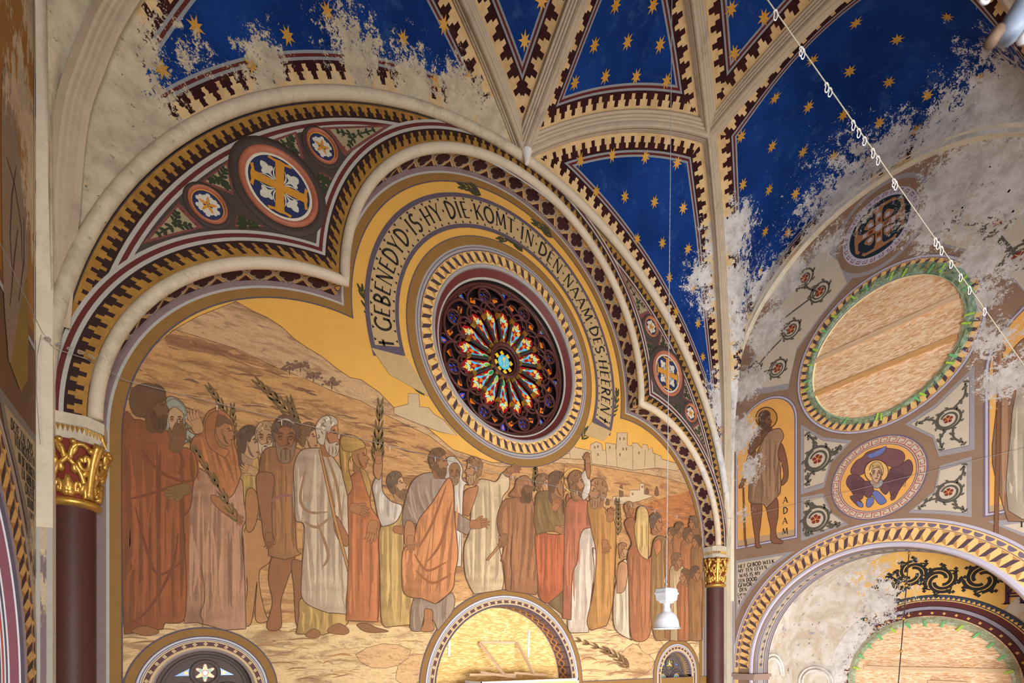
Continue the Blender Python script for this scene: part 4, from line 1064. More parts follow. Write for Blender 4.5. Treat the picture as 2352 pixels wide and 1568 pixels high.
# ------------------------------------------------------------------ the mural: flat painting on the end wall, every painted figure its own part
VP = vcol_paint('mural_paint', .20, 0, None, .85, .32); VF = vcol_paint('mural_drapery', .18, .26, None, .85, .36)
def land_mat():
    m, nt, b = new_mat('mural_landscape'); p = nt.pos(); c = nt.attr('Col', 'Color')
    mp = nt.n.new('ShaderNodeMapping'); nt.l.new(p, mp.inputs[0]); mp.inputs['Rotation'].default_value = (0, .28, 0); mp.inputs['Scale'].default_value = (1.0, 1.0, 4.2)
    n1 = nt.noise(mp.outputs[0], 1.7, 7, .66, .8); n2 = nt.noise(p, 40.0, 3, .65); n3 = nt.noise(mp.outputs[0], 4.5, 6, .7, 1.2)
    col = nt.vm('SCALE', c); nt.l.new(nt.m('ADD', .90, nt.m('MULTIPLY', nt.m('SUBTRACT', n2, .5), .5)), col.node.inputs['Scale'])
    col = nt.mix(nt.ramp(n1, .48, .66, 0, .6), col, lin((112, 72, 52))); col = nt.mix(nt.ramp(n3, .52, .64, 0, .5), col, lin((104, 76, 66))); col = nt.mix(nt.ramp(n3, .32, .46, .45, 0), col, lin((226, 182, 124)))
    return finish(m, nt, b, col, .85, n2, .08)
VL = land_mat()
mural = empty('mural', (XC, DM, -.5)); tag(mural, 'large wall painting of a robed crowd with palm branches below the rose window', 'mural')
def inm(o):
    o.parent = mural; o.matrix_parent_inverse = Matrix.Translation((-XC, -DM, .5)); return o
LAY = [.0016]
FRM = {'P': (230, 650, 3.137), 'R': (800, 1068, 3.137), 'S': (1250, 1000, 2.76), 'T': (840, 1000, 2.9875), 'U': (560, 880, 5.226), 'X': (0, 0, 1.0), 'C': (940, 560, 3.015)}
def fr(f, pts): ox, oy, s = FRM[f]; return [(ox + x / s, oy + y / s) for x, y in pts]
def mp_px(off): g = onM(off); return lambda p: g(pM(*p))   # figures keep their own layer order
LINEC = lin((74, 46, 34))
def mul(c, k): return tuple(min(1.0, x * k) for x in c)
def inside(p, P):
    r = False; j = len(P) - 1
    for i in range(len(P)):
        if (P[i][1] > p[1]) != (P[j][1] > p[1]) and p[0] < (P[j][0] - P[i][0]) * (p[1] - P[i][1]) / (P[j][1] - P[i][1]) + P[i][0]: r = not r
        j = i
    return r
def hermite(P, k, sharp):
    P = [np.array(p, float) for p in P]; n = len(P); T = [(P[(i + 1) % n] - P[i - 1]) * (0 if i in sharp else .5) for i in range(n)]; out = []
    for i in range(n):
        a, b, ta, tb = P[i], P[(i + 1) % n], T[i], T[(i + 1) % n]
        for j in range(k):
            t = j / k; out.append(tuple((2 * t ** 3 - 3 * t * t + 1) * a + (t ** 3 - 2 * t * t + t) * ta + (3 * t * t - 2 * t ** 3) * b + (t ** 3 - t * t) * tb))
    return out
class Fig:
    """one painted figure, built up from flat brush shapes in photo pixels"""
    def __init__(self): self.mb = MB(); self.base = LAY[0]; self.k = 0; self.parts = []
    split = True
    def sub(self, name):                 # a head or hand becomes a part of its figure
        if not self.split: return lambda: None
        old = self.mb; self.mb = MB()
        def back(): self.parts.append((name, self.mb)); self.mb = old
        return back
    def off(self):
        self.k += 1; return mp_px(self.base + self.k * .000028)
    def shape(self, f, pts, rgb, mi=0, line=1.6, k=5, folds=0, seed=0, lean=0.0, fw=5.0, contrast=.6):
        Q0 = fr(f, pts)
        sharp = set()
        if mi == 1 and k > 1:            # hems end in corners, not in a rounded sack
            yy = [p[1] for p in Q0]; lim = max(yy) - .05 * (max(yy) - min(yy)); sharp = {i for i, q in enumerate(Q0) if q[1] > lim}
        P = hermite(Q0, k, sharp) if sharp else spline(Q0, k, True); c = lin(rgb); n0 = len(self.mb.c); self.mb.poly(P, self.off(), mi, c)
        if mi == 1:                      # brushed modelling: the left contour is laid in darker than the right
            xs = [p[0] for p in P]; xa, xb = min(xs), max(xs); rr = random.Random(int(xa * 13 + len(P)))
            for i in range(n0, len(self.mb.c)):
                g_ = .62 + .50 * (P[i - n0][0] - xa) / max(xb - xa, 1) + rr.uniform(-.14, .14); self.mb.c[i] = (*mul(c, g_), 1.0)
        if folds:
            rnd = random.Random(seed + len(P)); xs = [p[0] for p in P]; ys = [p[1] for p in P]; x0, x1, y0, y1 = min(xs), max(xs), min(ys), max(ys)
            mps = [self.off() for _ in range(6)]
            folds = int(folds * 1.35)
            for i in range(folds):
                mp = mps[(2 * i) % 6]; mpl = mps[(2 * i + 1) % 6]
                x = x0 + (x1 - x0) * (i + .5 + rnd.uniform(-.4, .4)) / folds; ya = y0 + (y1 - y0) * rnd.uniform(0, .45); yb = y1 - (y1 - y0) * rnd.uniform(0, .3)
                amp = rnd.uniform(-.06, .06) * (x1 - x0); pts2 = []
                for j in range(22):
                    t = j / 21; q = (x + lean * (t - .5) * (x1 - x0) + amp * math.sin(PI * t * rnd.uniform(.9, 1.1)), ya + (yb - ya) * t)
                    if inside(q, P): pts2.append(q)
                    elif len(pts2) > 4: break
                    else: pts2 = []
                if len(pts2) > 4:
                    dark = i % 3 != 2
                    add_ribbon(self.mb, pts2, fw * rnd.uniform(.6, 1.5), mp, mi, mul(c, min(.64, contrast) if dark else 1.18))
                    if dark: add_ribbon(self.mb, [(q[0] + fw * 1.3, q[1]) for q in pts2], fw * .9, mpl, mi, mul(c, 1.12))
        if line: self.line(P + [P[0]], line, None)
        return self
    def line(self, P, w=1.6, f=None, rgb=None, taper=False):
        if f: P = spline(fr(f, P), 5)
        add_ribbon(self.mb, P, w, self.off(), 0, lin(rgb) if rgb else LINEC, taper); return self
    def head(self, f, x, y, h, face, skin, hair, beard=None, tilt=0.0, kind='short'):
        """face: -1 left profile, 1 right profile, 0 frontal; h = head height in frame units"""
        back = self.sub('painted_head'); ox, oy, s = FRM[f]; cx, cy, H = ox + x / s, oy + y / s, h / s; w = .76
        ct, st = math.cos(tilt), math.sin(tilt); d = face if face else 1
        def T(u, v): u *= H * w * d; v *= H; return (cx + u * ct - v * st, cy + u * st + v * ct)
        sk, hr = skin, hair
        X = lambda pts, rgb, line=1.2, mi=0, k=4: self.shape('X', [T(*p) for p in pts], rgb, mi, line, k)
        L = lambda pts, wd, rgb=None: self.line([T(*p) for p in pts], wd * H / 40, 'X', rgb, True)
        dk = tuple(int(c * .55) for c in sk); lt = tuple(min(255, int(c * 1.18)) for c in sk)
        if kind == 'long': X([(-.50, -.30), (-.30, -.54), (.1, -.58), (.38, -.42), (.20, -.1), (-.05, .3), (-.10, .72), (-.42, .70), (-.52, .2)], hr)
        X([(-.30, .2), (-.28, .62), (.10, .66), (.14, .3)], tuple(int(c * .85) for c in sk), 0)                     # neck
        if face:
            X([(-.40, -.30), (-.10, -.50), (.26, -.44), (.38, -.24), (.40, -.08), (.52, .08), (.42, .14), (.44, .24), (.38, .30), (.34, .44), (.12, .50), (-.18, .36), (-.38, .10)], sk)
            X([(-.1, .0), (.12, .05), (.2, .32), (-.02, .36), (-.2, .2)], dk, 0) if False else None
            L([(.14, -.12), (.26, -.17), (.38, -.13)], 2.6); L([(.20, -.05), (.28, -.08), (.35, -.05)], 2.2); L([(.28, .28), (.36, .27), (.42, .27)], 2.0, (110, 50, 40)); L([(.40, .14), (.46, .12), (.50, .09)], 1.6)
            L([(-.06, .05), (.04, .30), (.20, .44)], 3.0, dk)
            X([(.28, -.3), (.36, -.2), (.34, -.1), (.24, -.2)], lt, 0)
            X([(-.16, -.08), (-.08, -.12), (-.05, 0), (-.12, .08)], tuple(int(c * .9) for c in sk), .8)             # ear
        else:
            X([(-.36, -.28), (-.15, -.48), (.15, -.48), (.36, -.28), (.37, 0), (.28, .3), (.10, .48), (-.10, .48), (-.28, .3), (-.37, 0)], sk)
            for e in (-1, 1):
                L([(e * .08, -.10), (e * .19, -.14), (e * .30, -.09)], 2.4); L([(e * .10, -.02), (e * .19, -.05), (e * .28, -.01)], 2.6); L([(e * .11, .02), (e * .19, .035), (e * .27, .01)], 1.2)
            L([(.06, -.08), (.08, .10), (.12, .15), (.0, .18)], 1.8); L([(-.12, .28), (0, .26), (.12, .28)], 2.4, (120, 56, 44)); L([(.34, -.1), (.30, .25), (.12, .44)], 4.0, dk)
        if beard:
            X([(-.14, .10), (.05, .26), (.30, .20), (.42, .30), (.40, .50), (.24, .68), (.02, .60), (-.14, .40)] if face else [(-.34, .06), (-.2, .22), (0, .20), (.2, .22), (.34, .06), (.30, .45), (.12, .66), (-.12, .66), (-.30, .45)], beard)
            bd = tuple(int(c * .62) for c in beard)
            for q in (-.15, .0, .15): L([(.14 + q * .8, .32), (.16 + q, .48), (.14 + q * .8, .60)] if face else [(q, .30), (q * 1.1, .46), (q, .60)], 1.6, bd)
            L([(.28, .29), (.38, .28)] if face else [(-.10, .30), (.0, .28), (.10, .30)], 2.2, (96, 48, 38))
        if kind in ('short', 'curly', 'long'):
            if face: hp = [(-.50, .02), (-.54, -.28), (-.32, -.54), (.04, -.62), (.30, -.52), (.38, -.36), (.22, -.30), (.10, -.22), (.02, -.06), (-.10, -.10), (-.14, .10), (-.22, .30), (-.42, .24)]
            else: hp = [(-.44, .10), (-.48, -.28), (-.26, -.56), (.05, -.62), (.32, -.52), (.48, -.22), (.42, .12), (.34, -.16), (.16, -.30), (-.1, -.30), (-.30, -.20), (-.36, 0)]
            X(hp, hr); hd = tuple(int(c * .6) for c in hr); hl = tuple(min(255, int(c * 1.3)) for c in hr); rnd = random.Random(int(cx * 7))
            for i in range(12):
                a = rnd.uniform(2.6, 5.4); r0 = rnd.uniform(.30, .5); u0, v0 = r0 * math.cos(a), r0 * math.sin(a) - .12
                L([(u0, v0), (u0 + rnd.uniform(-.1, .1), v0 + .06), (u0 + rnd.uniform(-.12, .12), v0 + .13)], 1.8, hd if i % 3 else hl)
        back(); return self
    def hand(self, f, x, y, sz, ang, skin):
        back = self.sub('painted_hand'); ox, oy, s = FRM[f]; cx, cy, S = ox + x / s, oy + y / s, sz / s; a = math.radians(ang); T = lambda u, v: (cx + S * (u * math.cos(a) - v * math.sin(a)), cy + S * (u * math.sin(a) + v * math.cos(a)))
        self.shape('X', [T(-.6, -.26), (T(0, -.34)), T(.3, -.30), T(.36, .28), T(0, .36), T(-.6, .26)], skin, 0, 1.0, 3)
        for i in range(4):
            v = -.26 + .17 * i; l = (.72, .86, .82, .66)[i]; self.shape('X', [T(.22, v - .08), T(.5, v - .09), T(l, v - .03 + .05 * i), T(l, v + .06 + .05 * i), T(.5, v + .08), T(.22, v + .08)], skin, 0, .8, 3)
        self.shape('X', [T(-.2, -.28), T(.1, -.50), T(.38, -.56), T(.42, -.46), T(.1, -.28)], skin, 0, .8, 3)
        back(); return self
    def done(self, name='painted_figure', label=None, mats=None):
        if not self.mb.v and self.parts: self.mb = self.parts.pop(0)[1]
        o = inm(self.mb.build(name, mats or [VP, VF, VL]))
        for n_, b_ in self.parts: b_.build(n_, mats or [VP, VF, VL], o)
        LAY[0] += (self.k + 2) * .000028
        if label: o['label'] = label
        return o
def jag(pts, rgb, name, mi=2, line=0, f='X', k=5):
    g = Fig(); g.shape(f, pts, rgb, mi, line, k); return g.done(name)
# ground colours
def toPx(X, Z): w = X * SA + DM * CA; return (1176 + FPX * (X * CA - DM * SA) / w, HOR - FPX * Z / w)
def notch(zb=-.55):
    L = [(-.62, zb)]
    for (c, R), rr in zip(LOWW, (.58, 1.29, .58)):
        L += [(c[0] - rr if c[0] - rr > -.6 else -.55, zb)] + [(x, z) for x, z in arc(c, rr, 180, 0, 24) if z > zb and x > -.6 and x < 8.4]
    L += [(8.40, zb)]
    return [toPx(*p) for p in L]
LOWB = notch()[::-1]
RH = [circ(ROSE_C, 1.36, 48)[::-1]]
mb = MB(); mb.poly(trilobe(-.19, 0.95), onM(.0012), 0, holes=RH); inm(mb.build('gold_sky', [GOLDSKY]))
jag([(395, 760), (453, 727), (542, 692), (580, 714), (612, 728), (645, 749), (676, 778), (708, 800), (740, 819), (772, 845), (804, 867), (830, 872), (870, 900), (905, 936), (985, 985), (1040, 1032), (1130, 1062), (1210, 1062), (1290, 1045), (1330, 1050), (1450, 1068), (1580, 1080), (1606, 1100), (1606, 1250), (262, 1300), (262, 900)], (206, 166, 122), 'far_hillside', 2, 1.4, k=1)
jag([(905, 936), (937, 928), (938, 903), (962, 905), (964, 934), (984, 936), (996, 950), (1020, 965), (1050, 1000), (1010, 992), (940, 965), (905, 950)], (216, 192, 152), 'city_wall', 0, 1.2, k=1)
g = Fig()
g.shape('S', [(85, 130), (160, 112), (160, 55), (182, 45), (195, 75), (290, 95), (293, 57), (330, 38), (365, 55), (370, 95), (390, 90), (390, 45), (450, 55), (455, 90), (462, -18), (525, -18), (525, 60), (553, 66), (560, 45), (592, 50), (620, 80), (625, 55), (655, 60), (660, 90), (685, 75), (690, 110), (740, 130), (745, 150), (840, 175), (850, 225), (720, 205), (560, 220), (460, 200), (300, 180), (290, 155), (85, 142)], (216, 190, 148), 0, 1.2, 1)
for a, b in (((160, 112), (165, 150)), ((295, 95), (300, 175)), ((390, 92), (395, 185)), ((455, 92), (460, 195)), ((560, 66), (560, 215)), ((640, 90), (635, 200)), ((700, 115), (700, 200))): g.line([a, ((a[0] + b[0]) / 2 + 1, (a[1] + b[1]) / 2), b], 1.4, 'S', (150, 118, 84))
for x, y in ((480, 20), (505, 20), (480, 120), (600, 110), (340, 120), (415, 75), (500, 85), (520, 85), (340, 70), (320, 75)): g.shape('S', [(x - 5, y - 9), (x + 5, y - 9), (x + 5, y + 9), (x - 5, y + 9)], (142, 108, 76), 0, 0, 1)
g.done('city_wall', 'pale walled city with towers, painted')
jag([(262, 905), (300, 835), (365, 785), (402, 757), (470, 778), (549, 803), (628, 841), (702, 870), (772, 902), (830, 921), (900, 960), (985, 1000), (1050, 1050), (1150, 1072), (1260, 1062), (1360, 1068), (1430, 1080), (1520, 1095), (1606, 1120), (1606, 1330), (262, 1330)], (202, 152, 98), 'near_hillside', 2, 1.2, k=1)
for i, (pts, c) in enumerate((([(385, 768), (470, 780), (540, 802), (600, 832), (540, 822), (440, 806), (390, 800)], (166, 118, 82)), ([(1440, 1180), (1500, 1150), (1560, 1135), (1604, 1132), (1604, 1250), (1540, 1230), (1470, 1220)], (184, 118, 70)))): jag(pts, c, 'hill_shadow', 2, 0)
g = Fig(); g.shape('S', [(435, 385), (435, 438), (525, 432), (600, 417), (692, 385), (632, 370), (632, 305), (605, 305), (605, 345), (540, 345), (540, 385)], (222, 198, 160), 0, 1.2, 1)
for x, y in ((560, 370), (620, 325)): g.shape('S', [(x - 5, y - 7), (x + 5, y - 7), (x + 5, y + 7), (x - 5, y + 7)], (132, 100, 72), 0, 0, 1)
for x, y, h in ((487, 385, 80), (455, 435, 40), (712, 380, 60), (400, 440, 40), (650, 370, 40)): g.shape('S', [(x - 10, y), (x - 12, y - h * .5), (x, y - h), (x + 12, y - h * .5), (x + 10, y)], (112, 84, 62), 0, .8)
g.done('village', 'white houses with dark trees on the painted hillside')
for x, y in ((665, 850), (720, 868), (762, 885), (690, 845)):
    g = Fig(); rnd = random.Random(x)
    for i in range(26):
        a = rnd.uniform(-PI, 0); r = rnd.uniform(4, 22); q = (x + r * math.cos(a), y + r * math.sin(a) * .8); g.shape('X', [(q[0] - 4, q[1]), (q[0], q[1] - 3), (q[0] + 4, q[1]), (q[0], q[1] + 3)], (118, 88, 78), 0, 0, 2)
    g.line([(x, y + 10), (x, y), (x + 2, y - 12)], 2, 'X'); g.done('painted_bush')
jag([(262, 1329), (1606, 1329)] + LOWB, (204, 156, 104), 'middle_ground', 2, 0, k=1)
jag([(262, 1440), (330, 1428), (420, 1426), (470, 1418), (560, 1436), (700, 1428), (850, 1436), (950, 1440), (1010, 1420), (1040, 1385), (1140, 1362), (1240, 1375), (1300, 1420), (1340, 1440), (1450, 1452), (1500, 1440), (1606, 1430)] + LOWB, (226, 192, 140), 'stony_path', 2, 0, k=1)
g = Fig(); rnd = random.Random(3); HBS = [g.off() for _ in range(14)]
for i in range(420):
    x, y = rnd.uniform(290, 1590), rnd.uniform(770, 1130); q = pM(x, y)
    top = np.interp(x, [290, 402, 549, 702, 830, 1000, 1150, 1430, 1600], [860, 762, 806, 874, 924, 1010, 1076, 1084, 1122])
    if y < top + 4 or math.hypot(q[0] - ROSE_C[0], q[1] - ROSE_C[1]) < 1.55 or (x < 560 and y < 1300 - x * 1.2 - 130): continue
    l, w = rnd.uniform(8, 34), rnd.uniform(1.5, 5.5); sl = rnd.uniform(.0, .4)
    P = [(x - l, y - l * sl), (x - l * .3, y - l * sl * .3 - rnd.uniform(-2, 3)), (x + l * .4, y + l * sl * .4 + rnd.uniform(-2, 2)), (x + l, y + l * sl)]
    add_ribbon(g.mb, spline(P, 3), w, HBS[i % 14], 0, lin(rnd.choice(((128, 88, 66), (150, 104, 72), (116, 84, 72), (222, 172, 116), (164, 116, 78)))))
for i in range(260):
    x, y = rnd.uniform(300, 1590), rnd.uniform(1445, 1560); q = pM(x, y)
    if q[1] < -.45 or any(math.hypot(q[0] - c[0], q[1] - c[1]) < R + .26 for c, R in LOWW): continue
    l = rnd.uniform(10, 40); add_ribbon(g.mb, spline([(x - l, y + 2), (x, y - rnd.uniform(0, 5)), (x + l, y + rnd.uniform(-2, 4))], 3), rnd.uniform(1.2, 3.5), HBS[i % 14], 0, lin(rnd.choice(((176, 128, 84), (236, 206, 156), (196, 150, 100), (150, 110, 76)))))
o = g.done('hill_brushwork'); o['kind'] = 'stuff'
for i, pts in enumerate(([(1425, 1500), (1450, 1480), (1480, 1490), (1500, 1520), (1480, 1545), (1430, 1530)], [(1462, 1476), (1480, 1458), (1510, 1462), (1520, 1490), (1490, 1500)], [(905, 1545), (930, 1510), (975, 1500), (985, 1530), (960, 1568), (910, 1568)], [(1385, 1440), (1400, 1425), (1430, 1430), (1430, 1450)], [(820, 1500), (880, 1480), (940, 1490), (920, 1530), (850, 1530)])): jag([(x + 5 * math.sin(j * 2.3 + i), y + 3 * math.cos(j * 3.1)) for j, (x, y) in enumerate(pts)], (214, 172, 122), 'painted_rock', 2, 1.0, k=2)
# palms and staffs held by the crowd
def palm(f, pts, n=9, l=30, w=5.0, rgb=(98, 86, 52), ang=22, name='painted_palm'):
    g = Fig(); P = fr(f, pts); spray(g.mb, P, n, l, g.off(), ang, w, 0, lin(rgb)); return g.done(name)
palm('P', [(960, 1160), (900, 930), (790, 760)], 8, 34); palm('P', [(1420, 1000), (1300, 870), (1140, 720)], 9, 40); palm('P', [(1470, 1180), (1420, 1040), (1370, 860)], 8, 40)
palm('U', [(1600, 1000), (1610, 700), (1635, 260)], 10, 42); palm('R', [(1335, 200), (1345, 80), (1345, 10)], 6, 22); palm('S', [(465, 640), (468, 520), (465, 420)], 8, 24, 4)
palm('P', [(980, 1320), (965, 1100), (955, 900)], 8, 30)
SK, SD, SV = (196, 150, 106), (160, 108, 70), (112, 76, 50)
# ---- figures, from the rear rank to the front
Fig().shape('P', [(480, 830), (545, 828), (605, 880), (632, 960), (636, 1060), (685, 1100), (620, 1150), (560, 1200), (500, 1180), (440, 1100), (400, 1020), (460, 960)], (160, 176, 158), 1, 2, folds=5).head('P', 545, 990, 190, 0, (200, 160, 120), (90, 74, 60), kind='hood').shape('P', [(470, 900), (490, 850), (545, 840), (600, 890), (618, 960), (590, 930), (540, 895), (500, 920), (480, 1000)], (160, 176, 158), 1, 1.4).done(label='painted woman in a pale green veil')
Fig().shape('P', [(1000, 1300), (1080, 1250), (1140, 1270), (1150, 1600), (1130, 1900), (1030, 1900), (1000, 1500)], (200, 166, 96), 1, 2, folds=6).head('P', 1075, 1160, 220, 1, (196, 160, 122), (74, 62, 56), kind='long').hand('P', 1080, 1350, 90, -160, SK).done(label='painted dark-haired girl in yellow')
Fig().head('P', 1190, 1120, 200, 0, (186, 146, 108), (170, 140, 104), (206, 184, 150), kind='curly').done(label='painted old man with curly hair and white moustache')
Fig().head('P', 1500, 1120, 190, 1, (190, 148, 108), (112, 84, 60), kind='curly').done(label='painted curly-haired man half hidden')
Fig().shape('P', [(1040, 1780), (1130, 1700), (1210, 1780), (1230, 1990), (1150, 2070), (1150, 2200), (1190, 2380), (1215, 2430), (1120, 2425), (1130, 2150), (1090, 2440), (1035, 2440), (1060, 2200), (1040, 1990)], (188, 136, 88), 0, 2).shape('P', [(1050, 1520), (1100, 1480), (1140, 1560), (1130, 1700), (1090, 1790), (1050, 1760)], (172, 120, 78), 0, 2).done(label='painted bare-legged boy')
f = Fig(); f.shape('P', [(680, 1330), (780, 1380), (900, 1500), (990, 1420), (1025, 1430), (1035, 1560), (1050, 1700), (1020, 1800), (1040, 2100), (1050, 2490), (900, 2500), (700, 2445), (605, 2450), (610, 1900), (640, 1640), (660, 1440)], (188, 142, 114), 1, 2, folds=14, fw=7, contrast=.55)
f.shape('P', [(860, 905), (930, 960), (965, 1030), (965, 1150), (990, 1230), (1000, 1320), (1015, 1380), (960, 1520), (900, 1560), (800, 1400), (720, 1290), (650, 1200), (680, 1105), (730, 1080), (745, 1000), (770, 940), (815, 908)], (186, 118, 74), 1, 2, folds=7, lean=.3)
f.head('P', 895, 1080, 190, 1, (168, 118, 80), (96, 66, 48), kind='hood').shape('P', [(820, 1000), (860, 950), (930, 985), (955, 1030), (900, 1010), (850, 1040)], (112, 76, 56), 0, 1.2).shape('P', [(760, 1000), (800, 940), (850, 930), (835, 1000), (825, 1100), (860, 1180), (930, 1210), (900, 1260), (800, 1200), (760, 1110)], (186, 118, 74), 1, 1.4)
f.shape('P', [(800, 1530), (850, 1540), (930, 1590), (990, 1660), (960, 1700), (880, 1650), (810, 1580)], (166, 112, 74), 0, 1.5).hand('P', 985, 1690, 70, 55, (166, 112, 74)).hand('P', 690, 1010, 120, -110, SK); f.done(label='painted woman in an orange hood and pink robe')
palm('P', [(985, 1720), (830, 1430), (640, 1130)], 10, 30)
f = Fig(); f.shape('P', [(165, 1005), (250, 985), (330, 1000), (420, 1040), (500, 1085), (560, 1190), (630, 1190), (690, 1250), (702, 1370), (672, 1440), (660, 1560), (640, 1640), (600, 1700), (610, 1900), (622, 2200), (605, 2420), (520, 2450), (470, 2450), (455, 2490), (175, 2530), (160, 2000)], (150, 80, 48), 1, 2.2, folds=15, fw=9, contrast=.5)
for pts in ([(300, 1200), (420, 1350), (560, 1420), (680, 1430)], [(200, 1560), (330, 1530), (480, 1480), (600, 1440)], [(250, 1600), (330, 1900), (420, 2100), (600, 2000)], [(180, 2480), (350, 2350), (520, 2050), (560, 1800)], [(560, 1200), (600, 1300), (560, 1380)]): f.line(pts, 7, 'P', (112, 52, 38), True)
f.head('P', 395, 900, 270, 1, (104, 72, 48), (78, 60, 44), (64, 48, 36), kind='curly').shape('P', [(215, 880), (230, 770), (330, 725), (440, 760), (478, 840), (420, 860), (350, 900), (330, 960), (260, 960)], (84, 66, 48), 0, 1.6)
f.hand('P', 560, 1125, 150, -75, (112, 78, 50)).hand('P', 570, 1500, 130, 165, (124, 96, 58)).shape('P', [(230, 2510), (300, 2470), (400, 2490), (420, 2520), (330, 2540)], (150, 104, 66), 0, 1.4); f.done(label='painted dark-bearded man in a rust red robe')
f = Fig(); f.shape('P', [(1250, 1960), (1400, 1960), (1345, 2150), (1300, 2300), (1302, 2480), (1200, 2485), (1240, 2300), (1212, 2130)], (148, 98, 66), 0, 2).shape('P', [(1380, 2000), (1480, 2040), (1470, 2200), (1450, 2450), (1410, 2450), (1395, 2200)], (140, 96, 68), 0, 2)
f.shape('P', [(1205, 1190), (1290, 1185), (1440, 1200), (1420, 1290), (1400, 1340), (1400, 1560), (1412, 1900), (1445, 1950), (1330, 1995), (1210, 1965), (1230, 1560), (1250, 1430), (1150, 1400), (1160, 1250)], (160, 112, 74), 1, 2, folds=9, fw=6)
f.shape('P', [(1135, 1375), (1250, 1390), (1235, 1600), (1240, 1780), (1252, 1880), (1185, 1860), (1160, 1700), (1128, 1500)], (146, 98, 66), 0, 2).hand('P', 1215, 1850, 80, 90, (140, 94, 62)).line([(1235, 1570), (1320, 1530), (1400, 1540)], 6, 'P', (150, 96, 92))
f.head('P', 1335, 1120, 270, 0, (142, 92, 62), (84, 72, 66), (132, 108, 82), kind='curly').line([(1275, 1000), (1340, 985), (1400, 1020)], 4, 'P', (196, 172, 140), True); f.done(label='painted bearded man with a headband in a brown tunic')
f = Fig(); f.shape('P', [(1450, 2270), (1640, 2350), (1775, 2370), (1765, 2470), (1600, 2535), (1410, 2525), (1430, 2400)], (202, 166, 100), 1, 2, folds=8)
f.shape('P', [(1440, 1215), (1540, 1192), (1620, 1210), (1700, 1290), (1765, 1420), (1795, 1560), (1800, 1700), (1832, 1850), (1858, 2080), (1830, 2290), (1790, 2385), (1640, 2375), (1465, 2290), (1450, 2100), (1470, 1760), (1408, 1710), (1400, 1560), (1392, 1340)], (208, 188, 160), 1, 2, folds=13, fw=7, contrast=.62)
for pts in ([(1480, 1340), (1440, 1550), (1500, 1650), (1640, 1650)], [(1620, 1220), (1700, 1450), (1740, 1750)], [(1470, 1720), (1560, 1760), (1660, 1680)], [(1560, 1720), (1640, 1950), (1600, 2050)], [(1600, 1250), (1660, 1500), (1690, 1620)]): f.line(pts, 7, 'P', (150, 118, 88), True)
f.head('P', 1645, 1100, 230, 1, (178, 120, 82), (196, 182, 156), (196, 178, 150), kind='curly').shape('P', [(1700, 1680), (1740, 1740), (1790, 1840), (1770, 1900), (1710, 1840), (1680, 1740)], (160, 108, 72), 0, 1.6)
f.shape('P', [(1572, 1205), (1588, 1203), (1700, 1700), (1890, 2420), (1875, 2430), (1680, 1710)], (190, 138, 84), 0, 1.4, 1).shape('P', [(1480, 2530), (1530, 2490), (1580, 2510), (1570, 2550), (1500, 2550)], (150, 104, 68), 0, 1.2).shape('P', [(1640, 2490), (1720, 2450), (1790, 2500), (1760, 2530), (1650, 2520)], (150, 104, 68), 0, 1.2); f.done(label='painted white-haired old man with a long staff in a cream cloak')
f = Fig(); f.shape('R', [(0, 130), (110, 60), (150, 180), (160, 300), (210, 380), (225, 440), (212, 560), (222, 800), (210, 1130), (-20, 1120), (0, 600)], (196, 118, 76), 1, 2, folds=8, fw=6)
f.shape('U', [(1160, 640), (1280, 625), (1390, 680), (1455, 765), (1380, 815), (1290, 880), (1250, 960), (1260, 1070), (1300, 1250), (1240, 1350), (1180, 1100), (1150, 850)], (196, 156, 86), 1, 2, folds=4).head('U', 1385, 890, 290, 1, (166, 112, 72), (110, 80, 60), kind='hood').shape('U', [(1160, 660), (1280, 625), (1390, 680), (1455, 765), (1370, 800), (1290, 830), (1180, 800)], (196, 156, 86), 1, 1.5).shape('U', [(1390, 1020), (1470, 1080), (1520, 1250), (1500, 1380), (1440, 1200)], (190, 152, 88), 1, 1.4)
f.hand('R', 70, 320, 100, 20, (166, 114, 76)).hand('R', 170, 470, 110, 100, (172, 118, 78)).shape('R', [(60, 1150), (130, 1140), (200, 1170), (285, 1195), (230, 1205), (120, 1200)], (140, 94, 62), 0, 1.4); f.done(label='painted woman in a yellow turban and orange dress')
f = Fig(); f.shape('R', [(220, 480), (300, 400), (385, 320), (395, 480), (395, 900), (470, 930), (450, 1150), (280, 1165), (235, 1120), (225, 800)], (208, 174, 108), 1, 2, folds=9, fw=6)
f.shape('R', [(172, 140), (235, 50), (242, 180), (300, 260), (385, 300), (340, 410), (240, 445), (212, 380), (182, 230)], (214, 204, 188), 1, 2, folds=5).head('R', 350, 150, 170, 1, (196, 154, 112), (92, 82, 72), (120, 96, 72), tilt=-.25, kind='curly').shape('R', [(180, 60), (190, -30), (240, -40), (236, 60), (215, 110)], (178, 128, 88), 0, 1.6).hand('R', 212, -50, 70, -90, (170, 120, 82)).hand('R', 370, 470, 80, 10, SD); f.done(label='painted man raising a palm in a white sleeve')
Fig().shape('T', [(555, 155), (600, 148), (642, 190), (662, 240), (656, 300), (695, 340), (665, 390), (650, 900), (600, 900), (600, 350), (540, 310), (550, 200)], (222, 212, 196), 1, 1.8, folds=4).head('T', 605, 255, 130, 0, (140, 100, 70), (110, 84, 60), (150, 120, 90), kind='hood').done(label='painted man in a white hood')
f = Fig(); f.shape('R', [(940, 110), (1000, 110), (1060, 120), (1108, 55), (1150, 80), (1152, 170), (1105, 240), (1090, 400), (1080, 550), (1100, 700), (1115, 830), (1100, 900), (900, 930), (840, 800), (828, 600), (868, 480), (880, 330), (900, 200)], (212, 190, 152), 1, 2, folds=11, fw=6, contrast=.62)
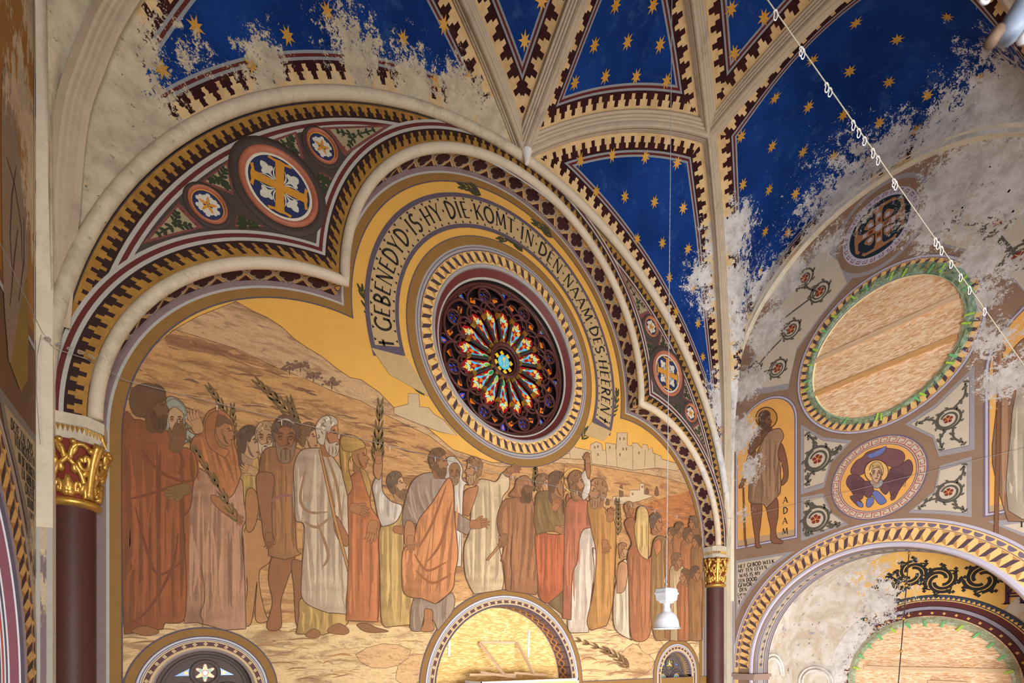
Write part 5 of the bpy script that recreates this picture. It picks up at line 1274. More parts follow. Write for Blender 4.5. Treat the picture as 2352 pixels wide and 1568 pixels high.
f.shape('R', [(830, 200), (900, 160), (930, 170), (880, 330), (860, 370), (820, 360)], (190, 128, 86), 1, 1.6).shape('R', [(1110, 60), (1160, 20), (1180, 40), (1150, 90)], (150, 104, 70), 0, 1.4).hand('R', 1180, 35, 66, -10, (150, 104, 70)).head('T', 735, 240, 150, -1, (178, 130, 92), (136, 104, 74), (172, 140, 104), kind='curly'); f.done(label='painted bearded man with an outstretched arm in a cream cloak')
f = Fig(); f.shape('R', [(480, 930), (620, 1000), (740, 920), (752, 1040), (640, 1190), (560, 1050), (520, 1195), (440, 1170)], (158, 142, 126), 1, 1.8, folds=7).shape('R', [(545, 1040), (600, 1050), (600, 1120), (610, 1190), (520, 1195), (540, 1130)], (172, 118, 78), 0, 1.6)
f.shape('T', [(440, 258), (350, 285), (290, 370), (245, 560), (262, 640), (330, 605), (370, 640), (560, 360), (560, 310), (510, 290)], (160, 144, 130), 1, 2, folds=7, lean=.2).shape('R', [(755, 340), (820, 370), (890, 420), (872, 470), (850, 505), (760, 450)], (148, 132, 118), 1, 1.6, folds=2)
f.shape('R', [(700, 110), (735, 110), (752, 180), (762, 400), (785, 640), (762, 780), (742, 900), (620, 1000), (520, 960), (400, 930), (380, 760), (390, 620), (430, 560), (470, 520), (500, 400), (600, 270)], (206, 136, 88), 1, 2.2, folds=14, fw=7, lean=-.15, contrast=.6)
for pts in ([(470, 640), (560, 760), (700, 700)], [(480, 760), (600, 850), (740, 780)], [(700, 150), (600, 420), (500, 600)], [(740, 260), (660, 560), (560, 700)]): f.line(pts, 6, 'R', (142, 86, 56), True)
f.shape('R', [(410, 410), (470, 430), (470, 560), (440, 600), (400, 560)], (176, 122, 82), 0, 1.6).hand('R', 445, 560, 80, 85, (172, 118, 78)).hand('R', 930, 425, 95, -8, (160, 110, 72)).head('T', 495, 190, 165, 1, (160, 112, 76), (98, 72, 52), (104, 78, 58), kind='curly'); f.done(label='painted bearded man in a grey tunic and orange cloak')
f = Fig(); f.shape('R', [(985, 685), (1000, 690), (1110, 560), (1098, 548)], (170, 122, 76), 0, 1.2, 1).shape('R', [(1110, 260), (1180, 240), (1240, 225), (1320, 255), (1340, 480), (1352, 700), (1365, 900), (1340, 935), (1130, 905), (1112, 700), (1090, 690), (1122, 560), (1080, 500), (1065, 380)], (156, 106, 74), 1, 2, folds=13, fw=6, contrast=.55, lean=-.1)
f.head('R', 1265, 170, 160, 1, (110, 78, 54), (80, 60, 44), (74, 56, 42), kind='hood').shape('R', [(1208, 105), (1270, 78), (1312, 118), (1322, 160), (1270, 150), (1240, 190), (1245, 235), (1150, 225), (1190, 165)], (160, 108, 78), 1, 1.8, folds=3).hand('R', 1110, 540, 70, 110, (140, 98, 66)); f.done(label='painted hooded man in brown leaning on a stick')
Fig().head('R', 1395, 150, 140, 1, (182, 136, 96), (120, 90, 66), kind='curly').done(label='painted youth with brown hair')
f = Fig(); f.shape('R', [(1430, 980), (1545, 880), (1548, 1080), (1500, 1050)], (112, 96, 68), 1, 1.5, folds=4).shape('R', [(1340, 490), (1450, 500), (1540, 480), (1560, 250), (1580, 260), (1555, 800), (1540, 900), (1430, 995), (1365, 945), (1350, 720)], (182, 92, 60), 1, 2, folds=10, fw=6, contrast=.55)
f.shape('R', [(1360, 200), (1440, 190), (1520, 240), (1555, 300), (1560, 420), (1540, 490), (1440, 480), (1350, 505), (1328, 400), (1340, 260)], (118, 98, 62), 1, 2, folds=8, lean=.2).head('R', 1500, 150, 170, 1, (160, 112, 78), (84, 66, 54), kind='long').hand('R', 1490, 290, 70, -60, SD).hand('R', 1520, 470, 70, 20, SD); f.done(label='painted woman in an olive bodice and red skirt')
f = Fig(); f.shape('R', [(1670, 460), (1740, 445), (1815, 600), (1795, 632), (1750, 600), (1762, 760), (1735, 1000), (1722, 1205), (1600, 1210), (1570, 1140), (1605, 800)], (216, 202, 184), 1, 2, folds=11, fw=6, contrast=.68)
f.shape('R', [(1570, 260), (1640, 240), (1700, 250), (1742, 330), (1745, 440), (1682, 470), (1652, 560), (1640, 700), (1605, 800), (1595, 1115), (1535, 1105), (1545, 700), (1550, 400)], (182, 106, 82), 1, 2, folds=9, fw=6, contrast=.55)
f.hand('R', 1835, 590, 80, 60, (190, 142, 104)); P = fr('S', circ((186, 290), 76, 40)); f.line(P + [P[0]], 2.6, None, (236, 190, 96)); f.head('S', 205, 310, 140, 1, (178, 130, 92), (120, 88, 62), (110, 80, 56), tilt=-.15, kind='long')
f.shape('S', [(225, 260), (255, 225), (285, 300), (275, 380), (240, 415), (228, 380), (245, 320)], (222, 214, 198), 1, 1.6).shape('S', [(256, 235), (252, 170), (262, 150), (280, 170), (284, 240), (272, 280)], (160, 112, 76), 0, 1.6).hand('S', 266, 150, 48, -95, (164, 116, 78)); f.done(label='painted haloed man in a red mantle over a white robe')
f = Fig(); f.shape('S', [(265, 430), (330, 432), (390, 480), (440, 560), (445, 700), (440, 800), (422, 1080), (385, 1205), (290, 1235), (262, 1180), (300, 1000), (320, 760), (290, 600)], (190, 138, 76), 1, 2, folds=10, fw=5, contrast=.58).head('S', 330, 365, 150, -1, (172, 124, 86), (150, 114, 80), (152, 118, 86), kind='curly').hand('S', 410, 510, 62, -80, SD).hand('S', 380, 700, 60, 80, SD); f.done(label='painted older man in an ochre robe')
f = Fig(); f.shape('S', [(480, 810), (520, 825), (530, 1240), (548, 1295), (440, 1225), (430, 1040), (455, 900)], (220, 204, 178), 1, 1.8, folds=7, fw=4).head('S', 490, 730, 80, 1, (196, 150, 108), (150, 110, 76)).shape('S', [(455, 840), (490, 800), (520, 840), (500, 980), (450, 1000)], (206, 152, 112), 1, 1.4); f.done(label='painted child in white')
f = Fig(); f.head('S', 530, 470, 80, 1, SD, (150, 100, 66)).shape('S', [(500, 560), (540, 520), (570, 560), (600, 740), (650, 780), (682, 760), (692, 900), (662, 1250), (592, 1305), (540, 1265), (528, 1000), (520, 760), (545, 680)], (172, 106, 72), 1, 2, folds=12, fw=5, contrast=.58)
f.shape('S', [(580, 470), (612, 450), (645, 480), (652, 560), (648, 790), (590, 745), (560, 600), (570, 540)], (214, 180, 118), 1, 1.8, folds=6, fw=4); f.done(label='painted veiled figure seen from behind in a red-brown cloak')
f = Fig(); f.shape('S', [(670, 780), (690, 660), (740, 640), (790, 700), (785, 900), (842, 1295), (700, 1300), (665, 1150)], (152, 120, 74), 1, 1.8, folds=9, fw=4).head('S', 700, 560, 110, 1, (168, 116, 78), (84, 74, 68)).shape('S', [(685, 690), (720, 660), (730, 720), (700, 770)], (192, 122, 80), 1, 1.2); f.done(label='painted man in an olive robe')
for i, (x, y, h, w, c, hc) in enumerate(((800, 640, 90, 50, (160, 108, 66), (100, 76, 58)), (850, 600, 84, 44, (170, 112, 70), (96, 70, 50)), (935, 560, 80, 40, (140, 100, 66), (110, 82, 60)), (900, 640, 86, 46, (178, 112, 72), (84, 66, 52)), (955, 680, 80, 38, (150, 108, 70), (70, 56, 46)), (830, 800, 90, 46, (196, 172, 130), (112, 82, 58)), (880, 900, 92, 50, (172, 104, 66), (96, 68, 48)), (945, 880, 88, 44, (150, 106, 66), (72, 60, 54)))):
    f = Fig(); f.shape('S', [(x - w, y + h * .6), (x, y + h * .35), (x + w, y + h * .6), (x + w * .9, y + 300), (x + w * .95, min(1296, y + 640)), (x + w * .2, min(1304, y + 650)), (x - w * .95, min(1298, y + 642)), (x - w * .9, y + 300)], c, 1, 1.6, folds=6, fw=4).head('S', x, y, h, (-1, 1)[i % 2], (158, 108, 72), hc, kind='curly'); f.done(label=None)
palm('X', [(1440, 1532), (1400, 1500), (1325, 1470)], 9, 24, 4, (96, 74, 44), 30, 'painted_branch')
# thin dark cracks in the plaster of the painted wall
for pts in ([(465, 1440), (466, 1425), (460, 1410), (470, 1380), (468, 1340), (462, 1300)], [(1170, 1356), (1172, 1320), (1170, 1280), (1173, 1230)], [(1292, 1068), (1290, 1120), (1291, 1180)]):
    g = Fig(); g.line(pts, 1.2, 'X', (60, 44, 36)); g.done('plaster_crack')
# ------------------------------------------------------------------ right wall: boarded round window, painted panels, arch into the side chapel
def rp(px, py): return pR(px, py)
RZ = dict(peel='right')
R_BRN = WALLP
R_GRY = paint('panel_grey', (150, 144, 146), .12, 5, .85, 'right'); R_BEI = paint('panel_stone', (192, 178, 158), .1, 5, .85, 'right'); R_SCR = paint('scroll_umber', (84, 80, 70), .14, 9, .85, 'right')
R_RED = paint('rosette_red', (122, 48, 44), .16, 9, .8, 'right'); R_GLD = paint('panel_gold', (222, 164, 88), .12, 4, .6, 'right'); R_VIO = paint('violet_line', (112, 96, 112), .14, 9, .85, 'right'); R_LIL = paint('lilac_line', (182, 176, 190), .1, 9, .8, 'right')
R_CG = paint('cube_gold_r', (226, 184, 118), .12, 7, .6, 'right'); R_CD = paint('cube_shade_r', (182, 134, 80), .12, 7, .6, 'right'); R_CB = paint('cube_dark_r', (82, 62, 70), .12, 8, .75, 'right')
R_NAVY = paint('medallion_navy', (30, 42, 52), .18, 8, .8, 'right'); R_COP = paint('cross_tan', (160, 112, 78), .16, 9, .7, 'right'); R_INK = paint('ink_r', (44, 38, 36), .1, 9, .8, 'right')
RV = vcol_paint('right_figures', .18, 0.0, 'right', .85, .1); RVF = vcol_paint('right_drapery', .14, .12, 'right', .85, .1)
window_5 = empty('window_5'); tag(window_5, kind='structure')
mb = MB(); cr = (XR, *RWIN_C)
cube_ring(mb, RWIN_C, 1.03, 1.185, onR(.012), onR(.014), 58, 0, 1, 2); mb.build('cube_ring', [R_CG, R_CD, R_CB], window_5)
mb = MB(); f = onR(.011)
for r0, r1, mi in ((1.185, 1.195, 1), (1.195, 1.222, 0), (1.222, 1.232, 1)): ring(mb, RWIN_C, r0, r1, f, mi)
mb.build('painted_ring', [R_LIL, R_VIO], window_5)
mb = MB(); mb.lathe([(1.03, 0), (1.02, .02), (1.0, .10), (1.0, .3)], cr, 72, 0, axis='x'); mb.build('splay', [SILVER], window_5, True)
# the boarding: strand board disc, two rails, foam bead, green film and tape
brd = empty('round_board', (XR + .04, RWIN_C[0], RWIN_C[1])); tag(brd, 'round strand board with two pale rails closing the circular window of the side wall', 'board')
def inb(o, root=None, c=None):
    root = root or brd; o.parent = root; o.matrix_parent_inverse = Matrix.Translation(-root.location); return o
XB = XR + .05
pRx = lambda px, py, X: (lambda d: tuple(d * (X / d.x)))(ray(px, py))
cuts = [-1.2, -.28, .32, 1.2]
for a, b in zip(cuts, cuts[1:]):
    ys = np.linspace(max(a, -.998), min(b, .998), 26); top = [(RWIN_C[0] + y, RWIN_C[1] + math.sqrt(max(1.0 - y * y, 0))) for y in ys]; bot = [(RWIN_C[0] + y, RWIN_C[1] - math.sqrt(max(1.0 - y * y, 0))) for y in ys[::-1]]
    mb = MB(); mb.slab(top + bot, lambda p: (XB, p[0], p[1]), lambda p: (XB + .02, p[0], p[1])); inb(mb.build('board_sheet', [OSB_X]))
TIM2 = timber_mat('rail_timber', (216, 166, 108), 1)
for (a, b, h, m_) in (((1867, 832), (2204, 679), .075, TIMB), ((1866, 908), (2200, 772), .075, TIM2)):
    mb = MB(); mb.beam(pRx(*a, XB - .02), pRx(*b, XB - .02), .035, h); inb(mb.build('rail', [m_]))
FOAM = paint('foam_bead', (232, 222, 178), .1, 14, .7)
mb = MB(); rnd = random.Random(5)
mb.tube([(XB - .012, RWIN_C[0] + .995 * math.cos(t), RWIN_C[1] + .995 * math.sin(t)) for t in np.linspace(0, 2 * PI, 121)[:-1]], .016, 7, closed=True, rad=[.009 + .016 * (abs(math.sin(t * .5 - 1.0)) ** 3 * rnd.uniform(.5, 1.2)) for t in np.linspace(0, 2 * PI, 121)[:-1]])
inb(mb.build('foam_bead', [FOAM], None, True))
def film_mat():
    m, nt, b = new_mat('green_film'); p = nt.pos(); n = nt.noise(p, 9.0, 5, .7, 1.0)
    nt._in(b, 'Base Color', nt.mix(nt.ramp(n, .4, .65), lin((70, 132, 98)), lin((170, 206, 176)))); b.inputs['Roughness'].default_value = .12; b.inputs['Specular IOR Level'].default_value = .7
    nt._in(b, 'Alpha', nt.ramp(n, .25, .75, .35, .72)); nt._in(b, 'Normal', None)
    bm = nt.n.new('ShaderNodeBump'); bm.inputs['Strength'].default_value = .8; bm.inputs['Distance'].default_value = .03; nt._in(bm, 'Height', nt.noise(p, 14.0, 4, .6, 1.5)); nt.l.new(bm.outputs[0], b.inputs['Normal'])
    return m
FILM = film_mat()
TAPE = paint('lime_tape', (168, 206, 76), .1, 9, .5); TAPE2 = paint('green_tape', (110, 188, 118), .1, 9, .5)
def film_ring(cen, r0, r1, x, n, seed, root, a0=0.0, a1=2 * PI):
    """crumpled plastic film round the edge of the boarding, folded up into loose tongues"""
    rnd = random.Random(seed); N = 160; ph = [rnd.uniform(0, 6.28) for _ in range(6)]
    A, M_, B = [], [], []
    for i in range(N + 1):
        t = a0 + (a1 - a0) * i / N; w = sum(math.sin(t * k + ph[j]) for j, k in enumerate((5, 9, 14, 23, 31))) / 5
        ro = r1 * (1 + .018 * w) if isinstance(r1, float) else r1(t, w); z = .012 + .008 * rnd.random()
        A.append((x, cen[0] + r0 * math.cos(t), cen[1] + r0 * math.sin(t)))
        rm = (r0 + ro) / 2; M_.append((x - z - .012 * abs(w), cen[0] + rm * math.cos(t), cen[1] + rm * math.sin(t))); B.append((x - .004, cen[0] + ro * math.cos(t), cen[1] + ro * math.sin(t)))
    mb = MB(); mb.strip(A, M_); mb.strip(M_, B); return inb(mb.build('plastic_film', [FILM], None, True), root)
film_ring(RWIN_C, .985, lambda t, w: 1.085 + .05 * max(0, math.cos(t - 2.3)) + .02 * w, XR - .016, 160, 3, brd)
for i in range(26):
    t = 2 * PI * i / 26 + .13 * math.sin(i * 3.1); r = 1.06 + .03 * math.sin(i * 5.3)
    if 5.2 < t < 6.1: continue
    c = Vector((XR - .034, RWIN_C[0] + r * math.cos(t), RWIN_C[1] + r * math.sin(t))); d = Vector((0, math.cos(t + .3 * math.sin(i)), math.sin(t + .3 * math.sin(i))))
    mb = MB(); mb.beam(c - d * .055, c + d * .055, .028, .003, 0, up=(1, 0, 0)); inb(mb.build('tape_strip', [TAPE if i % 3 else TAPE2]))

# ---- painted scrollwork panels
def curl(mb, c, r, a0, turns, w, mp, mi, sgn=1, r1=.25):
    P = []
    for i in range(int(28 * turns) + 1):
        t = i / (28 * turns); rr = r * (1 - (1 - r1) * t); a = a0 + sgn * 2 * PI * turns * t; P.append((c[0] + rr * math.cos(a), c[1] + rr * math.sin(a)))
    add_ribbon(mb, P, w, mp, mi, (1, 1, 1), False); return P
def leafy(mb, p, a, s, mp, mi):
    for k in (-1, 0, 1):
        q = (p[0] + s * math.cos(a + k * .8), p[1] + s * math.sin(a + k * .8)); mb.poly(petal4(*q, s * .5, s * .5), mp, mi)
    add_ribbon(mb, [(p[0] - s * .6 * math.cos(a), p[1] - s * .6 * math.sin(a)), p, (p[0] + s * math.cos(a), p[1] + s * math.sin(a))], s * .4, mp, mi, (1, 1, 1), False)
def rosette(mb, c, r, mp, mp2, ri, gi):
    for j in range(5):
        a = 2 * PI * j / 5 + PI / 2; T = lambda u, v: (c[0] + r * (u * math.cos(a) - v * math.sin(a)), c[1] + r * (u * math.sin(a) + v * math.cos(a)))
        mb.poly([T(0, 0), T(.55, .36), T(.80, .36), T(1.0, 0), T(.80, -.36), T(.55, -.36)], mp, ri)
        b = a + PI / 5; add_ribbon(mb, [(c[0], c[1]), (c[0] + r * .5 * math.cos(b), c[1] + r * .5 * math.sin(b)), (c[0] + r * .82 * math.cos(b), c[1] + r * .82 * math.sin(b))], r * .10, mp2, gi, (1, 1, 1), False)
def scroll_panel(outline, cen, r, tips, sgn=1):
    """grey-edged field with one spiral stem, leaf sprigs into its corners and a red rosette"""
    P = outline; cx, cz = sum(p[0] for p in P) / len(P), sum(p[1] for p in P) / len(P)
    o = empty('scroll_panel', parent=wall_right)
    def sh(k): return [(cx + (x - cx) * k, cz + (z - cz) * k) for x, z in P]
    mb = MB(); mb.poly(sh(1.20), onR(.003), 0); mb.poly(sh(1.02), onR(.0035), 1); mb.build('panel_border', [R_GRY, R_VIO], o)
    mb = MB(); mb.poly(P, onR(.004), 0); mb.build('panel_field', [R_BEI], o)
    mb = MB(); mp = onR(.006); w = r * .2
    curl(mb, cen, r, .6, 1.0, w, mp, 0, sgn, .9); curl(mb, cen, r * .86, 1.2, 1.15, w * .9, mp, 0, -sgn, .62)
    for i in range(9): leafy(mb, (cen[0] + r * 1.02 * math.cos(i * .7), cen[1] + r * 1.02 * math.sin(i * .7)), i * .7 + .9, r * .17, mp, 0)
    for tx, tz in tips:
        a = math.atan2(tz - cen[1], tx - cen[0]); s = (cen[0] + r * math.cos(a), cen[1] + r * math.sin(a)); L = math.hypot(tx - s[0], tz - s[1])
        m_ = ((s[0] + tx) / 2 - .18 * L * math.sin(a), (s[1] + tz) / 2 + .18 * L * math.cos(a)); Q = spline([s, m_, (tx, tz)], 6); add_ribbon(mb, Q, w * .9, mp, 0, (1, 1, 1), False)
        for f_ in (.3, .55, .8, 1.0): q = Q[min(len(Q) - 1, int(f_ * (len(Q) - 1)))]; leafy(mb, q, a + (1 if f_ < .9 else 0) * (.9 if int(f_ * 10) % 2 else -.9), r * .21, mp, 0)
    mb.build('scroll_stem', [R_SCR], o)
    mb = MB(); rosette(mb, cen, r * .40, onR(.008), onR(.009), 0, 1); mb.build('rosette', [R_RED, R_GLD], o)
SP = [([(1847, 987), (1890, 1012), (1945, 1018), (1905, 1062), (1892, 1108), (1847, 1122)], (1878, 1054), [(1856, 1000), (1926, 1030), (1856, 1108)]),
      ([(1847, 1148), (1890, 1140), (1905, 1176), (1938, 1200), (1847, 1232)], (1874, 1192), [(1856, 1156), (1922, 1204), (1856, 1224)]),
      ([(2226, 862), (2226, 1022), (2158, 1036), (2146, 1000), (2092, 974), (2150, 936)], (2178, 963), [(2218, 880), (2110, 972), (2212, 1016), (2164, 1028)]),
      ([(2221, 1062), (2221, 1178), (2165, 1172), (2098, 1170), (2150, 1128), (2160, 1080)], (2179, 1130), [(2214, 1070), (2116, 1164), (2214, 1170)])]
for outl, c, tips in SP:
    C = rp(*c); rr = abs(rp(c[0] + 31, c[1])[0] - C[0]); scroll_panel([rp(*p) for p in outl], C, rr, [rp(*t) for t in tips])
# upper scroll frieze, left and right of the cross medallion
def frieze(pts, outl):
    o = empty('scroll_frieze', parent=wall_right)
    P = [rp(*p) for p in outl]; cx, cz = sum(p[0] for p in P) / len(P), sum(p[1] for p in P) / len(P)
    mb = MB(); mb.poly([(cx + (x - cx) * 1.1, cz + (z - cz) * 1.1) for x, z in P], onR(.0025), 0); mb.poly(P, onR(.0032), 1); mb.build('panel_field', [R_GRY, R_BEI], o)
    mb = MB(); mp = onR(.005); C = [rp(*p) for p in pts]
    for i, c in enumerate(C):
        r = .155; curl(mb, c, r, .4 + i, 1.0, .03, mp, 0, 1, .92); curl(mb, c, r * .80, 1.5, 1.1, .024, mp, 0, -1, .6)
        for k in range(7): leafy(mb, (c[0] + r * math.cos(k * .9), c[1] + r * math.sin(k * .9)), k * .9 + .8, .032, mp, 0)
    for a, b in zip(C, C[1:]): add_ribbon(mb, spline([a, ((a[0] + b[0]) / 2 + .07, (a[1] + b[1]) / 2), b], 6), .03, mp, 0, (1, 1, 1), False)
    mb.build('scroll_stem', [R_SCR], o)
    for c in C: mb = MB(); rosette(mb, c, .075, onR(.007), onR(.008), 0, 1); mb.build('rosette', [R_RED, R_GLD], o)
frieze([(1786, 846), (1731, 854), (1817, 757), (1775, 753), (1883, 670), (1847, 640)], [(1712, 880), (1760, 760), (1830, 640), (1890, 570), (1925, 600), (1945, 650), (1880, 730), (1830, 800), (1812, 880), (1760, 890)])
frieze([(2178, 502), (2290, 512), (2340, 590), (2240, 410), (2340, 440)], [(2130, 420), (2240, 350), (2380, 310), (2380, 700), (2330, 640), (2250, 580), (2170, 560), (2140, 500)])
# ---- cross medallion over the round window
CM = (3.16, 6.63); xm = empty('cross_medallion', parent=wall_right)
mb = MB(); ring(mb, CM, .50, .60, onR(.003), 0, 64); ring(mb, CM, .60, .66, onR(.003), 2, 64); ring(mb, CM, .40, .50, onR(.003), 1, 64); mb.build('painted_ring', [R_BRN, R_LIL, R_GRY], xm)
mb = MB(); mb.poly(circ(CM, .405, 48), onR(.004), 0); mb.build('dark_disc', [R_NAVY], xm)
mb = MB()
for k in range(26):
    a = 2 * PI * k / 26; T = lambda u, v: (CM[0] + (.43 + u) * math.cos(a + v), CM[1] + (.43 + u) * math.sin(a + v))
    add_ribbon(mb, [T(0, 0), T(.045, 0), T(.045, .12), T(.015, .12), T(.015, .06)], .011, onR(.005), 0, (1, 1, 1), False)
mb.build('key_pattern', [R_RED], xm)
mb = MB(); r = .38; mpx = onR(.006); mp2 = onR(.007); mp3 = onR(.008)
for a in (0, 90, 180, 270):
    ca, sa = math.cos(math.radians(a)), math.sin(math.radians(a)); T = lambda u, v: (CM[0] + r * (u * ca - v * sa), CM[1] + r * (u * sa + v * ca))
    mb.poly([T(0, -.12), T(.62, -.12), T(.74, -.18), T(.74, -.46), T(.66, -.56), T(.72, -.62), T(.84, -.52), T(.88, 0), T(.84, .52), T(.72, .62), T(.66, .56), T(.74, .46), T(.74, .18), T(.62, .12), T(0, .12)], mpx, 0)
    for u in (.28, .5): mb.poly([T(u - .07, -.07), T(u + .07, -.07), T(u + .07, .07), T(u - .07, .07)], mp2, 1 if u < .4 else 2)
    cb, sb = math.cos(math.radians(a + 45)), math.sin(math.radians(a + 45)); T = lambda u, v: (CM[0] + r * (u * cb - v * sb), CM[1] + r * (u * sb + v * cb))
    mb.poly(spline([T(.26, 0), T(.42, .16), T(.58, .16), T(.60, 0), T(.58, -.16), T(.42, -.16)], 4, True), mpx, 0); mb.poly(spline([T(.34, 0), T(.44, .09), T(.52, 0), T(.44, -.09)], 4, True), mp2, 2)
mb.poly(circ(CM, .05, 16), mp3, 2); mb.build('painted_cross', [R_COP, R_RED, R_LIL], xm)
# ---- angel medallion
AM = (.358 * XR, .3063 * XR); am = empty('angel_medallion', parent=wall_right)
mb = MB(); ring(mb, AM, .62, .645, onR(.004), 2, 64); ring(mb, AM, .51, .62, onR(.004), 0, 64); ring(mb, AM, .50, .512, onR(.0045), 2, 64); mb.poly(circ(AM, .505, 48), onR(.004), 1); mb.build('painted_ring', [R_BEI, R_GLD, R_VIO], am)
mb = MB(); n = 30
for k in range(n):
    st = 2 * PI / n; T = lambda u, v: (AM[0] + (.53 + .075 * u) * math.cos(st * (k + v)), AM[1] + (.53 + .075 * u) * math.sin(st * (k + v)))
    add_ribbon(mb, [T(0, 0), T(1, 0), T(1, .36), T(1, .72), T(.35, .72), T(.35, .36)], .013, onR(.006), 0, (1, 1, 1), False); add_ribbon(mb, [T(0, 0), T(0, .5), T(0, 1)], .013, onR(.006), 0, (1, 1, 1), False)
mb.build('key_pattern', [paint('key_red', (166, 86, 76), .1, 9, .8, 'right')], am)
class RFig(Fig):
    split = False
    def __init__(self, base): self.mb = MB(); self.base = base; self.k = 0; self.parts = []
    def off(self):
        self.k += 1; g = onR(self.base + self.k * .00006); return lambda p: g(pR(*p))
    def done(self, name, parent, label=None):
        o = self.mb.build(name, [RV, RVF], parent)
        if label: o['label'] = label
        return o
FRM['V'] = (1950, 800, 3.485); FRM['W'] = (1650, 800, 3.92)
WG, WG2, WB = (112, 74, 82), (98, 66, 76), (98, 112, 170)
f = RFig(.006)
f.shape('V', [(20, 960), (60, 900), (110, 870), (150, 830), (250, 800), (330, 800), (420, 820), (450, 870), (420, 930), (370, 960), (320, 940), (260, 930), (160, 940), (120, 1000), (60, 1020), (20, 1000)], WG, 0, 1.4)
f.shape('V', [(150, 850), (200, 830), (290, 785), (298, 800), (260, 850), (170, 880)], WB, 0, 1.2)
for pts in ([(0, 1020), (60, 1010), (110, 1040), (130, 1080), (110, 1200), (60, 1190), (10, 1130), (-20, 1080)], [(330, 970), (400, 940), (480, 890), (512, 940), (500, 1010), (440, 1080), (400, 1140), (350, 1200), (320, 1100)], [(90, 1090), (150, 1060), (190, 1100), (200, 1160), (140, 1190)], [(240, 1090), (310, 1010), (370, 1020), (330, 1120), (290, 1170)], [(10, 1190), (60, 1180), (110, 1240), (110, 1270), (70, 1260)], [(340, 1180), (400, 1130), (370, 1200), (340, 1215)]): f.shape('V', pts, WG2, 0, 1.2)
for pts in ([(190, 1150), (230, 1140), (290, 1200), (298, 1230), (250, 1250), (200, 1190)], [(150, 1200), (190, 1190), (200, 1230), (170, 1270), (140, 1260)], [(60, 1220), (110, 1240), (110, 1270), (80, 1265)]): f.shape('V', pts, WB, 0, 1.2)
for i in range(14): x = 330 + i * 11; f.line([(x, 960 + 4 * i), (x - 14, 1040), (x - 20, 1110)], 1.2, 'V', (78, 50, 62), True)
for i in range(10): x = 20 + i * 11; f.line([(x, 1050), (x + 6, 1120), (x + 10, 1170)], 1.2, 'V', (78, 50, 62), True)
P = fr('V', [(222 + 95 * math.cos(t), 985 + 92 * math.sin(t)) for t in np.linspace(0, 2 * PI, 32)]); f.shape('X', P[:-1], (226, 176, 110), 0, 2.2, 1)
f.shape('V', [(175, 1060), (210, 1070), (265, 1050), (270, 1090), (225, 1120), (180, 1090)], (150, 156, 160), 0, 1.2).head('V', 222, 1000, 150, 0, (196, 160, 134), (190, 158, 104), kind='curly'); f.done('painted_angel', am, 'painted angel with six folded violet wings')
# ---- ADAM panel
ap = empty('adam_panel', parent=wall_right)
def arched(l, r, zb, zs, n=20): c = ((l + r) / 2, zs); R = abs(r - l) / 2; return [(l, zb)] + arc(c, R, 180 if l < r else 0, 0 if l < r else 180, n) + [(r, zb)]
Y0, Y1 = 4.43, 5.50; zs = 4.17
mb = MB(); mb.poly(arched(Y0 - .06, Y1 + .05, 2.03, zs), onR(.003), 1); mb.poly(arched(Y0 - .045, Y1 + .035, 2.045, zs), onR(.0034), 2); mb.poly(arched(Y0 - .02, Y1 + .01, 2.07, zs), onR(.0037), 1); mb.poly(arched(Y0, Y1, 2.09, zs), onR(.004), 0); mb.build('panel_ground', [R_GLD, R_VIO, R_LIL], ap)
mb = MB(); mb.poly([(Y0, 2.09), (Y1, 2.09), (Y1, 2.20), (Y0, 2.20)], onR(.0045), 0); mb.build('panel_plinth', [paint('plinth_tan', (176, 146, 112), .1, 6, .8, 'right')], ap)
f = RFig(.006); SKA = (126, 84, 64)
P = fr('W', [(435 + 95 * math.cos(t), 625 + 95 * math.sin(t)) for t in np.linspace(0, 2 * PI, 32)]); f.shape('X', P[:-1], (196, 138, 70), 0, 2.4, 1)
f.shape('W', [(220, 1250), (232, 1250), (248, 1700), (262, 1780), (246, 1790), (232, 1700)], (120, 82, 54), 0, 1.2, 1)
f.shape('W', [(300, 1380), (390, 1390), (385, 1560), (370, 1680), (372, 1760), (385, 1790), (340, 1790), (330, 1700), (310, 1560)], SKA, 0, 1.6).shape('W', [(440, 1400), (530, 1350), (540, 1500), (520, 1620), (530, 1700), (580, 1730), (570, 1755), (480, 1740), (470, 1620), (445, 1500)], SKA, 0, 1.6)
f.shape('W', [(270, 960), (330, 900), (330, 1000), (270, 1120), (230, 1230), (195, 1260), (190, 1235), (240, 1110)], SKA, 0, 1.5).shape('W', [(535, 870), (575, 860), (610, 960), (630, 1080), (625, 1180), (575, 1235), (570, 1200), (590, 1140), (575, 1050), (535, 960)], SKA, 0, 1.5)
f.shape('W', [(370, 700), (470, 700), (480, 760), (380, 860), (290, 960), (270, 900), (320, 780)], (112, 76, 60), 0, 1.4)
f.shape('W', [(430, 780), (500, 730), (560, 725), (590, 790), (560, 860), (540, 950), (560, 1100), (560, 1280), (500, 1370), (430, 1440), (400, 1400), (290, 1390), (275, 1300), (290, 1100), (340, 960)], (158, 124, 96), 1, 1.6, folds=9, fw=5)
f.head('W', 425, 650, 150, 1, (116, 78, 58), (84, 58, 46), (96, 68, 54), kind='long'); f.done('painted_figure', ap, 'painted dark-skinned man in a hide tunic with a staff')
mb = MB()
for i, ch in enumerate('ADAM'):
    c = [(1804, 1148), (1804, 1172), (1803, 1196), (1802, 1220)][i]; y, z = pR(*c); h = .115
    letters(mb, ch, 0, h, lambda p, y=y, z=z: (XR - .007, y + .04 - p[0], z - h / 2 + p[1]), 0)
mb.build('lettering', [R_INK], ap)
